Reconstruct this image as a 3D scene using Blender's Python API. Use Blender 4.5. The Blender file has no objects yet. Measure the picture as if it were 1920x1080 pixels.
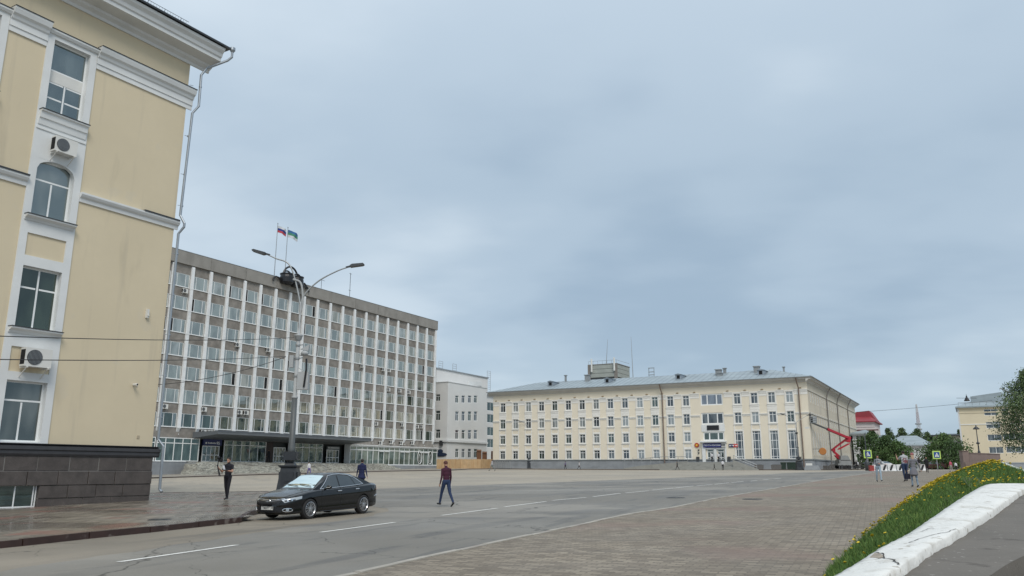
import bpy, bmesh, math, random
import numpy as np
from mathutils import Vector, Matrix
from mathutils.bvhtree import BVHTree
random.seed(7); rng = np.random.default_rng(7)
S = bpy.context.scene
COL = S.collection
PI = math.pi
R = math.radians

# ---------------------------------------------------------------- camera
CAMZ = 1.55; FPX = 1501.0; PITCH = R(12.741); ROLL = R(.188)
cF = Vector((0, math.cos(PITCH), math.sin(PITCH)))
_u = Vector((0, -math.sin(PITCH), math.cos(PITCH))); _r = Vector((1, 0, 0))
cR = math.cos(ROLL)*_r + math.sin(ROLL)*_u
cU = -math.sin(ROLL)*_r + math.cos(ROLL)*_u
cam = bpy.data.cameras.new('camera'); camo = bpy.data.objects.new('camera', cam); COL.objects.link(camo)
m = Matrix((cR, cU, -cF)).transposed().to_4x4(); m.translation = (0, 0, CAMZ); camo.matrix_world = m
cam.sensor_width = 36; cam.lens = FPX/1920*36; cam.clip_end = 5000; cam.clip_start = .1
S.camera = camo

# ---------------------------------------------------------------- sky, sun, exposure
SUN_EL, SUN_AZ = R(46), R(166)          # azimuth clockwise from +Y
w = bpy.data.worlds.new('World'); S.world = w; w.use_nodes = True
nt = w.node_tree; N = nt.nodes; L = nt.links; N.clear()
def nn(t, **k):
    n = N.new(t)
    for a, b in k.items(): setattr(n, a, b)
    return n
out = nn('ShaderNodeOutputWorld'); bg = nn('ShaderNodeBackground'); L.new(bg.outputs[0], out.inputs[0])
sky = nn('ShaderNodeTexSky'); sky.sky_type = 'NISHITA'; sky.sun_disc = False
sky.sun_elevation = SUN_EL; sky.sun_rotation = SUN_AZ
bg.inputs[1].default_value = .1
tc = nn('ShaderNodeTexCoord'); sep = nn('ShaderNodeSeparateXYZ'); L.new(tc.outputs['Generated'], sep.inputs[0])
# clouds live on a high flat layer: direction.xy / (direction.z + .18)
def mth(op, a, b=None, c=None):
    n = nn('ShaderNodeMath', operation=op)
    for i, q in enumerate((a, b, c)):
        if q is None: continue
        if isinstance(q, (int, float)): n.inputs[i].default_value = q
        else: L.new(q, n.inputs[i])
    return n.outputs[0]
den = mth('ADD', mth('MAXIMUM', sep.outputs[2], 0.0), .16)
cx = mth('DIVIDE', sep.outputs[0], den); cy = mth('DIVIDE', sep.outputs[1], den)
cmb = nn('ShaderNodeCombineXYZ'); L.new(cx, cmb.inputs[0]); L.new(cy, cmb.inputs[1])
def wnoise(scale, detail, off, rough=.5, stretch=(1, 1, 1)):
    mp = nn('ShaderNodeMapping'); mp.inputs['Location'].default_value = off; mp.inputs['Scale'].default_value = stretch
    mp.inputs['Rotation'].default_value = (0, 0, R(25))
    L.new(cmb.outputs[0], mp.inputs[0])
    n = nn('ShaderNodeTexNoise'); n.inputs['Scale'].default_value = scale; n.inputs['Detail'].default_value = detail
    n.inputs['Roughness'].default_value = rough; L.new(mp.outputs[0], n.inputs['Vector']); return n.outputs['Fac']
def wramp(fac, pts):
    r = nn('ShaderNodeValToRGB'); cr = r.color_ramp
    while len(cr.elements) > 1: cr.elements.remove(cr.elements[0])
    cr.elements[0].position = pts[0][0]; cr.elements[0].color = (*pts[0][1], 1)
    for p, c in pts[1:]:
        e = cr.elements.new(p); e.color = (*c, 1)
    cr.interpolation = 'EASE'
    L.new(fac, r.inputs[0]); return r.outputs[0]
n1 = wnoise(.9, 3, (3.1, 1.7, 0), .45, (1, .75, 1)); n2 = wnoise(3.0, 4, (1.2, 5.3, 0), .5, (.7, 1, 1))
mixn = mth('ADD', mth('MULTIPLY', n1, .80), mth('MULTIPLY', n2, .20))
mixn = mth('ADD', mixn, mth('ADD', mth('MULTIPLY', sep.outputs[0], -.15), mth('MULTIPLY', sep.outputs[2], .10)))
SKYM = 10.0     # background strength is .1, so the cloud colours are ten times their radiance
def sc(c): return tuple(v for v in c)
dark = (.290, .382, .480); mid = (.365, .458, .550); light = (.495, .580, .655)
cl = wramp(mixn, [(.34, dark), (.49, mid), (.67, light)])
# paler towards the horizon
hz = mth('SUBTRACT', 1.0, mth('MULTIPLY', mth('MAXIMUM', sep.outputs[2], 0.0), 5.5))
hz = mth('MULTIPLY', mth('MAXIMUM', hz, 0.0), .45)
mx = nn('ShaderNodeMixRGB'); L.new(hz, mx.inputs[0]); L.new(cl, mx.inputs[1]); mx.inputs[2].default_value = (.358, .458, .532, 1)
# brighter overhead
up = nn('ShaderNodeMixRGB', blend_type='ADD'); L.new(mth('MULTIPLY', mth('MAXIMUM', mth('SUBTRACT', sep.outputs[2], .34), 0.0), .42), up.inputs[0])
L.new(mx.outputs[0], up.inputs[1]); up.inputs[2].default_value = (1, 1, 1, 1)
mul = nn('ShaderNodeMixRGB', blend_type='MULTIPLY'); mul.inputs[0].default_value = 1
L.new(up.outputs[0], mul.inputs[1]); mul.inputs[2].default_value = (SKYM, SKYM, SKYM, 1)
mx2 = nn('ShaderNodeMixRGB'); mx2.inputs[0].default_value = .93
L.new(sky.outputs[0], mx2.inputs[1]); L.new(mul.outputs[0], mx2.inputs[2]); L.new(mx2.outputs[0], bg.inputs[0])
sl = bpy.data.lights.new('sun', 'SUN'); sl.energy = 1.5; sl.angle = R(25); sl.color = (1, .925, .83)
so = bpy.data.objects.new('sun', sl); COL.objects.link(so)
sd = Vector((math.sin(SUN_AZ)*math.cos(SUN_EL), math.cos(SUN_AZ)*math.cos(SUN_EL), math.sin(SUN_EL)))
so.rotation_euler = sd.to_track_quat('Z', 'Y').to_euler(); so.location = (0, 0, 60)
S.view_settings.view_transform = 'Standard'; S.view_settings.look = 'None'; S.view_settings.exposure = .33; S.view_settings.gamma = 1

# ---------------------------------------------------------------- terrain helpers
def gz(x, y):
    x = min(max(x, -70), 90); y = min(max(y, -10), 190)
    return .07 + .0239*x + .0066*y - .00013*x*y + .000014*y*y
def ray(px, py): return (px-960)*cR - (py-540)*cU + FPX*cF
CAM = Vector((0, 0, CAMZ))
def G(px, py, off=0.0):
    """ground point that lies behind a pixel of the photograph"""
    d = ray(px, py); d = d/d.y; s = 2.0
    while s < 400:
        X = CAM+d*s
        if X.z < gz(X.x, X.y)+off: break
        s += .5
    lo, hi = s-.5, s
    for _ in range(25):
        mi = (lo+hi)/2; X = CAM+d*mi
        if X.z < gz(X.x, X.y)+off: hi = mi
        else: lo = mi
    return CAM+d*hi
def AT(px, py, Y): d = ray(px, py); return CAM+d*(Y/d.y)
class Frame:
    """building frame: x along the facade, y into the building, z up"""
    def __init__(s, o, ang):
        s.o = Vector((o[0], o[1], 0)); s.a = ang
        s.x = Vector((math.cos(ang), math.sin(ang), 0)); s.y = Vector((-math.sin(ang), math.cos(ang), 0))
    def W(s, x, y, z=0): return s.o+s.x*x+s.y*y+Vector((0, 0, z))
    def loc(s, p): d = Vector(p)-s.o; return Vector((d.dot(s.x), d.dot(s.y), p[2]))
    def fy(s, px, py, y=0):      # pixel on the plane local y = const
        d = ray(px, py); t = (y-(CAM-s.o).dot(s.y))/d.dot(s.y); q = s.loc(CAM+d*t); return q
    def fx(s, px, py, x=0):
        d = ray(px, py); t = (x-(CAM-s.o).dot(s.x))/d.dot(s.x); q = s.loc(CAM+d*t); return q

# ---------------------------------------------------------------- materials
MATS = {}
def mat(name, base, rough=.8, var=.12, vs=1.5, bump=0., bs=30, metal=0., spec=.5, layers=(), coords='Object', alpha=None, stretch=(1, 1, 1), emit=None, coat=0, detail=6, randobj=0, rot=0, cracks=0):
    """procedural: base colour broken up by two scales of noise, optional stain layers (scale, threshold, softness, colour, strength[, stretch])"""
    if name in MATS: return MATS[name]
    M = bpy.data.materials.new(name); M.use_nodes = True; t = M.node_tree; n = t.nodes; l = t.links
    b = n['Principled BSDF']; b.inputs['Roughness'].default_value = rough; b.inputs['Metallic'].default_value = metal
    b.inputs['Specular IOR Level'].default_value = spec
    if coat: b.inputs['Coat Weight'].default_value = coat; b.inputs['Coat Roughness'].default_value = .03
    c = n.new('ShaderNodeTexCoord'); mp = n.new('ShaderNodeMapping'); mp.inputs['Scale'].default_value = stretch; mp.inputs['Rotation'].default_value = (0, 0, rot)
    l.new(c.outputs[coords], mp.inputs[0])
    def noise(sc_, d=detail, st=None, off=0):
        q = n.new('ShaderNodeTexNoise'); q.inputs['Scale'].default_value = sc_; q.inputs['Detail'].default_value = d
        if st or off:
            m2 = n.new('ShaderNodeMapping'); m2.inputs['Scale'].default_value = st or (1, 1, 1); m2.inputs['Location'].default_value = (off, off*.7, off*.3)
            l.new(mp.outputs[0], m2.inputs[0]); l.new(m2.outputs[0], q.inputs['Vector'])
        else: l.new(mp.outputs[0], q.inputs['Vector'])
        return q.outputs['Fac']
    def mixc(f, a, c2, bt='MIX'):
        q = n.new('ShaderNodeMixRGB'); q.blend_type = bt
        for i, z in ((0, f), (1, a), (2, c2)):
            if isinstance(z, (int, float)): q.inputs[i].default_value = z
            elif isinstance(z, tuple): q.inputs[i].default_value = (*z, 1)
            else: l.new(z, q.inputs[i])
        return q.outputs[0]
    def rng_(f, a0, a1, b0, b1):
        q = n.new('ShaderNodeMapRange'); l.new(f, q.inputs[0])
        for i, z in enumerate((a0, a1, b0, b1)): q.inputs[i+1].default_value = z
        return q.outputs[0]
    lo = tuple(v*(1-var) for v in base); hi = tuple(min(1, v*(1+var)) for v in base)
    col = mixc(rng_(noise(vs), .3, .7, 0, 1), lo, hi)
    if var: col = mixc(rng_(noise(vs*9, 4, off=3), .3, .7, 0, .5), col, tuple(v*(1-var*.8) for v in base))
    for i, ly in enumerate(layers):
        s_, th, soft, cc, stren = ly[:5]
        f = rng_(noise(s_, 5, ly[5] if len(ly) > 5 else None, off=11+i*5), th-soft, th+soft, 0, stren)
        col = mixc(f, col, cc)
    if cracks:
        for vs_, wd_ in ((.13, .0032), (.42, .0042)):
            ds = n.new('ShaderNodeTexNoise'); ds.inputs['Scale'].default_value = vs_*5; ds.inputs['Detail'].default_value = 6; l.new(mp.outputs[0], ds.inputs['Vector'])
            am = n.new('ShaderNodeVectorMath'); am.operation = 'SCALE'; l.new(ds.outputs['Color'], am.inputs[0]); am.inputs['Scale'].default_value = .55/vs_*.35
            av = n.new('ShaderNodeVectorMath'); av.operation = 'ADD'; l.new(mp.outputs[0], av.inputs[0]); l.new(am.outputs[0], av.inputs[1])
            vo = n.new('ShaderNodeTexVoronoi'); vo.feature = 'DISTANCE_TO_EDGE'; vo.inputs['Scale'].default_value = vs_; l.new(av.outputs[0], vo.inputs['Vector'])
            f1 = rng_(vo.outputs['Distance'], wd_*.4, wd_*1.6, 1, 0); f2 = rng_(noise(vs_*1.3, 3, off=41), .46, .56, 0, cracks)
            mm = n.new('ShaderNodeMath'); mm.operation = 'MULTIPLY'; l.new(f1, mm.inputs[0]); l.new(f2, mm.inputs[1]); col = mixc(mm.outputs[0], col, tuple(v*.30 for v in base))
    if randobj:
        oi = n.new('ShaderNodeObjectInfo'); h = n.new('ShaderNodeHueSaturation'); l.new(col, h.inputs['Color'])
        l.new(rng_(oi.outputs['Random'], 0, 1, 1-randobj, 1+randobj), h.inputs['Value']); col = h.outputs[0]
    l.new(col, b.inputs['Base Color'])
    if bump:
        bp = n.new('ShaderNodeBump'); bp.inputs['Strength'].default_value = bump; bp.inputs['Distance'].default_value = .02
        l.new(noise(bs, 6), bp.inputs['Height']); l.new(bp.outputs[0], b.inputs['Normal'])
    if emit: b.inputs['Emission Color'].default_value = (*emit, 1); b.inputs['Emission Strength'].default_value = 1
    M['_col'] = 0
    MATS[name] = M; return M
def glass(name, dark, refl=.4, tint=(.85, .95, 1), rough=.02, vary=.35, ior=1.5, curtain=None):
    """window pane seen from outside: dark room (or curtain) behind plus a mirror-like share"""
    if name in MATS: return MATS[name]
    M = bpy.data.materials.new(name); M.use_nodes = True; t = M.node_tree; n = t.nodes; l = t.links; n.clear()
    o = n.new('ShaderNodeOutputMaterial'); mx = n.new('ShaderNodeMixShader'); d = n.new('ShaderNodeBsdfDiffuse'); g = n.new('ShaderNodeBsdfGlossy')
    g.inputs['Roughness'].default_value = rough; g.inputs['Color'].default_value = (*tint, 1)
    fr = n.new('ShaderNodeFresnel'); fr.inputs[0].default_value = ior
    ad = n.new('ShaderNodeMath'); ad.operation = 'ADD'; ad.use_clamp = True; l.new(fr.outputs[0], ad.inputs[0]); ad.inputs[1].default_value = refl
    c = n.new('ShaderNodeTexCoord'); oi = n.new('ShaderNodeObjectInfo')
    vec = n.new('ShaderNodeVectorMath'); vec.operation = 'ADD'; l.new(c.outputs['Object'], vec.inputs[0])
    rr = n.new('ShaderNodeCombineXYZ'); ml = n.new('ShaderNodeMath'); ml.operation = 'MULTIPLY'; l.new(oi.outputs['Random'], ml.inputs[0]); ml.inputs[1].default_value = 40
    l.new(ml.outputs[0], rr.inputs[0]); l.new(ml.outputs[0], rr.inputs[2]); l.new(rr.outputs[0], vec.inputs[1])
    ns = n.new('ShaderNodeTexNoise'); ns.inputs['Scale'].default_value = .9; ns.inputs['Detail'].default_value = 2
    mp = n.new('ShaderNodeMapping'); mp.inputs['Scale'].default_value = (1, 1, .35); l.new(vec.outputs[0], mp.inputs[0]); l.new(mp.outputs[0], ns.inputs['Vector'])
    rp = n.new('ShaderNodeValToRGB'); rp.color_ramp.elements[0].position = .42; rp.color_ramp.elements[1].position = .6
    rp.color_ramp.elements[0].color = (*dark, 1); hi = curtain or tuple(v*(1+vary*3)+.01 for v in dark); rp.color_ramp.elements[1].color = (*hi, 1)
    l.new(ns.outputs['Fac'], rp.inputs[0]); l.new(rp.outputs[0], d.inputs[0])
    wv = n.new('ShaderNodeTexNoise'); wv.inputs['Scale'].default_value = 1.3; l.new(vec.outputs[0], wv.inputs['Vector'])
    bp = n.new('ShaderNodeBump'); bp.inputs['Strength'].default_value = .05; bp.inputs['Distance'].default_value = .05; l.new(wv.outputs['Fac'], bp.inputs['Height']); l.new(bp.outputs[0], g.inputs['Normal'])
    l.new(ad.outputs[0], mx.inputs[0]); l.new(d.outputs[0], mx.inputs[1]); l.new(g.outputs[0], mx.inputs[2]); l.new(mx.outputs[0], o.inputs[0])
    MATS[name] = M; return M

# ---------------------------------------------------------------- mesh builder
class MB:
    def __init__(s): s.v = []; s.f = []; s.m = []; s.cur = 0
    def add(s, vs, fs):
        k = len(s.v); s.v += [tuple(p) for p in vs]
        for f in fs: s.f.append(tuple(i+k for i in f)); s.m.append(s.cur)
        return s
    def box(s, x0, x1, y0, y1, z0, z1, M=None):
        vs = [(x, y, z) for z in (z0, z1) for x, y in ((x0, y0), (x1, y0), (x1, y1), (x0, y1))]
        if M is not None: vs = [M @ Vector(p) for p in vs]
        return s.add(vs, [(0, 3, 2, 1), (4, 5, 6, 7), (0, 1, 5, 4), (1, 2, 6, 5), (2, 3, 7, 6), (3, 0, 4, 7)])
    def prism(s, poly, a, b, axis='x', M=None):
        """polygon in the two other axes, extruded from a to b along axis"""
        n = len(poly)
        def P(q, t):
            p = {'x': (t, q[0], q[1]), 'y': (q[0], t, q[1]), 'z': (q[0], q[1], t)}[axis]
            return M @ Vector(p) if M is not None else p
        vs = [P(q, a) for q in poly]+[P(q, b) for q in poly]
        fs = [tuple(range(n))[::-1], tuple(range(n, 2*n))]+[(i, (i+1) % n, n+(i+1) % n, n+i) for i in range(n)]
        return s.add(vs, fs)
    def tube(s, pts, r, n=8, r1=None, caps=True):
        pts = [Vector(p) for p in pts]; k = len(s.v); m_ = len(pts)
        rs = r if isinstance(r, (list, tuple)) else [r+(0 if r1 is None else (r1-r)*i/(m_-1)) for i in range(m_)]
        up = None
        for i, p in enumerate(pts):
            d = (pts[min(i+1, m_-1)]-pts[max(i-1, 0)]).normalized()
            if up is None:
                up = Vector((0, 0, 1)) if abs(d.z) < .9 else Vector((1, 0, 0))
            a = d.cross(up).normalized(); b2 = a.cross(d).normalized(); up = b2
            for j in range(n):
                t = 2*PI*j/n; s.v.append(tuple(p+rs[i]*(math.cos(t)*a+math.sin(t)*b2)))
        for i in range(m_-1):
            for j in range(n):
                s.f.append((k+i*n+j, k+i*n+(j+1) % n, k+(i+1)*n+(j+1) % n, k+(i+1)*n+j)); s.m.append(s.cur)
        if caps:
            s.f.append(tuple(k+j for j in range(n))[::-1]); s.m.append(s.cur)
            s.f.append(tuple(k+(m_-1)*n+j for j in range(n))); s.m.append(s.cur)
        return s
    def bar(s, p, q, w, h=None):
        """rectangular bar between two points"""
        p = Vector(p); q = Vector(q); h = h or w; d = (q-p).normalized(); up = Vector((0, 0, 1)) if abs(d.z) < .95 else Vector((1, 0, 0))
        a = d.cross(up).normalized()*w/2; b = a.cross(d).normalized()*h/2
        vs = [p-a-b, p+a-b, p+a+b, p-a+b, q-a-b, q+a-b, q+a+b, q-a+b]
        return s.add(vs, [(0, 1, 2, 3), (7, 6, 5, 4), (0, 4, 5, 1), (1, 5, 6, 2), (2, 6, 7, 3), (3, 7, 4, 0)])
    def lathe(s, prof, n=16, c=(0, 0, 0), axis='z'):
        k = len(s.v); c = Vector(c)
        for r, z in prof:
            for j in range(n):
                t = 2*PI*j/n
                p = {'z': (r*math.cos(t), r*math.sin(t), z), 'y': (r*math.cos(t), z, -r*math.sin(t)), 'x': (z, r*math.cos(t), r*math.sin(t))}[axis]
                s.v.append(tuple(c+Vector(p)))
        for i in range(len(prof)-1):
            for j in range(n):
                s.f.append((k+i*n+j, k+i*n+(j+1) % n, k+(i+1)*n+(j+1) % n, k+(i+1)*n+j)); s.m.append(s.cur)
        s.f.append(tuple(k+j for j in range(n))[::-1]); s.m.append(s.cur)
        e = k+(len(prof)-1)*n; s.f.append(tuple(e+j for j in range(n))); s.m.append(s.cur)
        return s
    def ball(s, c, r, n=10, M=None):
        r = r if isinstance(r, (tuple, list)) else (r, r, r); k = len(s.v); h = n//2+1
        for i in range(h+1):
            a = PI*i/h
            for j in range(n):
                t = 2*PI*j/n; p = Vector((r[0]*math.sin(a)*math.cos(t), r[1]*math.sin(a)*math.sin(t), r[2]*math.cos(a)))
                if M is not None: p = M @ p
                s.v.append(tuple(Vector(c)+p))
        for i in range(h):
            for j in range(n):
                s.f.append((k+i*n+j, k+(i+1)*n+j, k+(i+1)*n+(j+1) % n, k+i*n+(j+1) % n)); s.m.append(s.cur)
        return s
    def mesh(s, name, mats, smooth=False):
        me = bpy.data.meshes.new(name); me.from_pydata(s.v, [], s.f)
        for q in (mats if isinstance(mats, (list, tuple)) else [mats]): me.materials.append(q)
        if any(s.m): me.polygons.foreach_set('material_index', s.m)
        if smooth: me.shade_smooth()
        me.update(); return me
    def build(s, name, mats, parent=None, smooth=False, loc=None, label=None):
        return link(name, s.mesh(name, mats, smooth), parent, loc, label)
def link(name, me, parent=None, loc=None, label=None, rz=None):
    o = bpy.data.objects.new(name, me); COL.objects.link(o); o.parent = parent
    if loc is not None: o.location = loc
    if rz is not None: o.rotation_euler.z = rz
    if label: o['label'] = label
    return o
def smooth_by_angle(me, deg=35):
    me.shade_smooth()
    bm = bmesh.new(); bm.from_mesh(me)
    for e in bm.edges:
        if len(e.link_faces) == 2 and e.calc_face_angle(0) > R(deg): e.smooth = False
    bm.to_mesh(me); bm.free(); return me
def thing(name, label, cat, loc=(0, 0, 0), rz=0, group=None):
    o = bpy.data.objects.new(name, None); COL.objects.link(o); o.location = loc; o.rotation_euler = (0, 0, rz)
    o.empty_display_size = .3; o['label'] = label; o['category'] = cat
    if group: o['group'] = group
    return o
def tag(o, label=None, cat=None, group=None, kind=None):
    for k_, v_ in (('label', label), ('category', cat), ('group', group), ('kind', kind)):
        if v_: o[k_] = v_
    return o
def kids(o): return [c for c in COL.objects if c.parent == o]
def dup(o, loc, rz=0, label=None, scale=None, group=None):
    tree = {}
    for c in list(COL.objects):
        if c.parent: tree.setdefault(c.parent, []).append(c)
    def cp(a, par):
        b = a.copy(); COL.objects.link(b); b.parent = par
        for ch in tree.get(a, []): cp(ch, b)
        return b
    n = cp(o, None); n.location = loc; n.rotation_euler.z = rz
    if scale: n.scale = (scale, scale, scale)
    if label: n['label'] = label
    if group: n['group'] = group
    return n
def text_mesh(txt, size, mt, name='lettering', depth=.01, ax='CENTER'):
    cu = bpy.data.curves.new('t', 'FONT'); cu.body = txt; cu.size = size; cu.extrude = depth; cu.align_x = ax; cu.align_y = 'CENTER'; cu.offset = size*.012
    o = bpy.data.objects.new('t', cu); COL.objects.link(o)
    dg = bpy.context.evaluated_depsgraph_get(); dg.update()
    me = bpy.data.meshes.new_from_object(o.evaluated_get(dg)); me.name = name
    bpy.data.objects.remove(o); bpy.data.curves.remove(cu)
    me.materials.clear(); me.materials.append(mt)
    me.transform(Matrix.Rotation(PI/2, 4, 'X')); return me     # stands up, reads from -y
def wallgrid(mb, x0, x1, z0, z1, holes, y=0, depth=.2, to=None):
    """front wall at local y with rectangular holes and their reveals; holes = (hx0,hx1,hz0,hz1)"""
    xs = sorted(set([x0, x1]+[h[0] for h in holes]+[h[1] for h in holes])); zs = sorted(set([z0, z1]+[h[2] for h in holes]+[h[3] for h in holes]))
    xs = [a for a in xs if x0 <= a <= x1]; zs = [a for a in zs if z0 <= a <= z1]
    T = to or (lambda x, y, z: (x, y, z))
    for i in range(len(xs)-1):
        run = None
        for j in range(len(zs)-1):
            cxm = (xs[i]+xs[i+1])/2; cz = (zs[j]+zs[j+1])/2
            solid = not any(h[0] < cxm < h[1] and h[2] < cz < h[3] for h in holes)
            if solid: run = [run[0] if run else zs[j], zs[j+1]]
            if (not solid or j == len(zs)-2) and run:
                mb.add([T(xs[i], y, run[0]), T(xs[i+1], y, run[0]), T(xs[i+1], y, run[1]), T(xs[i], y, run[1])], [(0, 1, 2, 3)]); run = None
    for a, b, c, d in holes:
        mb.add([T(a, y, c), T(b, y, c), T(b, y, d), T(a, y, d), T(a, y+depth, c), T(b, y+depth, c), T(b, y+depth, d), T(a, y+depth, d)],
               [(0, 1, 5, 4), (1, 2, 6, 5), (2, 3, 7, 6), (3, 0, 4, 7)])
def win_frame(mb, x0, x1, z0, z1, y, vb, hb, t=.07, d=.06):
    """frame in the plane y; vb = vertical bars [(x, z0, z1)], hb = horizontal bars [(z, x0, x1)]"""
    mb.box(x0, x0+t, y-d, y, z0, z1); mb.box(x1-t, x1, y-d, y, z0, z1)
    mb.box(x0+t, x1-t, y-d, y, z0, z0+t); mb.box(x0+t, x1-t, y-d, y, z1-t, z1)
    for x, a, b in vb: mb.box(x-t/2, x+t/2, y-d+.004, y, a+t, b-t)
    for z, a, b in hb: mb.box(a+t, b-t, y-d+.008, y, z-t/2, z+t/2)
def moulding(mb, prof, x0, x1, ends=(0, 0), to=None):
    """horizontal moulding along x: prof = [(out, z)...] with out measured towards -y"""
    mb.prism([(-o_, z) for o_, z in prof], x0, x1, 'x')

# ---------------------------------------------------------------- the palette
M_white = mat('white_paint', (.70, .72, .72), .7, .05, 1.2, .15, 25, layers=[(.5, .62, .12, (.5, .52, .52), .35)])
M_pvc = mat('white_window_frame', (.78, .8, .8), .35, .03)
M_cream = mat('cream_stucco', (.65, .565, .405), .9, .04, .35, .25, 60, layers=[(.25, .6, .2, (.58, .50, .35), .5), (1.2, .68, .06, (.46, .40, .29), .35, (1, 1, .25)), (2.2, .64, .05, (.50, .44, .33), .35, (1, 1, .07)), (.8, .66, .015, (.60, .54, .42), .35)])
M_post = mat('pale_cream_stucco', (.76, .695, .57), .9, .04, .3, layers=[(.3, .62, .15, (.66, .60, .47), .5, (1, 1, .3))])
M_postwhite = mat('whitewashed_trim', (.76, .75, .71), .85, .05, .8)
M_sidewall = mat('greyer_side_stucco', (.57, .525, .43), .9, .06, .3, layers=[(.35, .58, .15, (.42, .4, .35), .6, (1, 1, .25))])  # greyer and darker overall than the front stucco, with streaks
M_greybase = mat('grey_plinth_stone', (.27, .29, .31), .85, .15, .8, .2, 20, layers=[(.5, .6, .1, (.17, .18, .19), .6, (.6, .6, 2))])
M_granite = mat('dark_granite', (.082, .070, .064), .55, .28, 3, .2, 60, layers=[(40, .62, .05, (.2, .18, .17), .35)])
M_mortar = mat('pale_mortar', (.21, .205, .195), .9, .1)
M_darkcap = mat('dark_metal_flashing', (.05, .055, .06), .45, .1, metal=.3)
M_grey = mat('grey_paint', (.2, .22, .23), .6, .08)
M_pipe = mat('galvanised_pipe', (.34, .38, .42), .42, .1, 3, metal=.55)
M_roofm = mat('weathered_tin_roof', (.33, .385, .41), .5, .12, .5, metal=.15, layers=[(.6, .6, .1, (.22, .26, .28), .6, (.3, 1, 1))], stretch=(1, 1, 1))
M_peb = mat('pebble_dash_panel', (.26, .242, .218), .95, .28, 1.1, .5, 50, layers=[(.6, .6, .1, (.13, .115, .10), .6), (2.2, .66, .05, (.33, .27, .23), .5)], randobj=0)
M_conc = mat('parapet_concrete', (.28, .268, .245), .9, .14, .7, .3, 40, layers=[(.8, .6, .1, (.18, .17, .155), .5, (1, 1, .3))])
M_pil = mat('white_concrete_rib', (.76, .775, .78), .75, .07, 2, layers=[(1.5, .62, .08, (.5, .5, .5), .4, (1, 1, .3))])
M_black = mat('black_iron', (.012, .013, .016), .35, .2)
M_iron = mat('dark_cast_iron', (.028, .033, .040), .42, .2, 6, .3, 20)
M_steel = mat('grey_steel', (.36, .38, .39), .45, .12, 4, metal=.5)
M_dsteel = mat('dark_steel', (.07, .075, .08), .45, .12, 4, metal=.4)
M_ac = mat('white_casing', (.66, .66, .63), .5, .06)
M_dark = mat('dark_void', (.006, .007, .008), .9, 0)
G_sky = glass('pane_sky', (.085, .10, .09), .36, (.84, .83, .76))
G_sky2 = glass('pane_blind', (.13, .145, .13), .30, (.84, .84, .78), curtain=(.30, .33, .32))
G_curt = glass('pane_curtained', (.20, .21, .18), .20, (.84, .84, .78), curtain=(.34, .34, .30))
G_dark = glass('pane_dark', (.012, .022, .018), .10, (.8, .9, .88))
G_near = glass('pane_near', (.035, .045, .048), .20, (.75, .85, .85), curtain=(.10, .12, .12))
G_post = glass('pane_post', (.016, .02, .023), .07, (.8, .9, 1), curtain=(.13, .145, .145))
G_shop = glass('pane_shop', (.018, .032, .028), .09, (.75, .9, .86), curtain=(.07, .10, .09))
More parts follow.
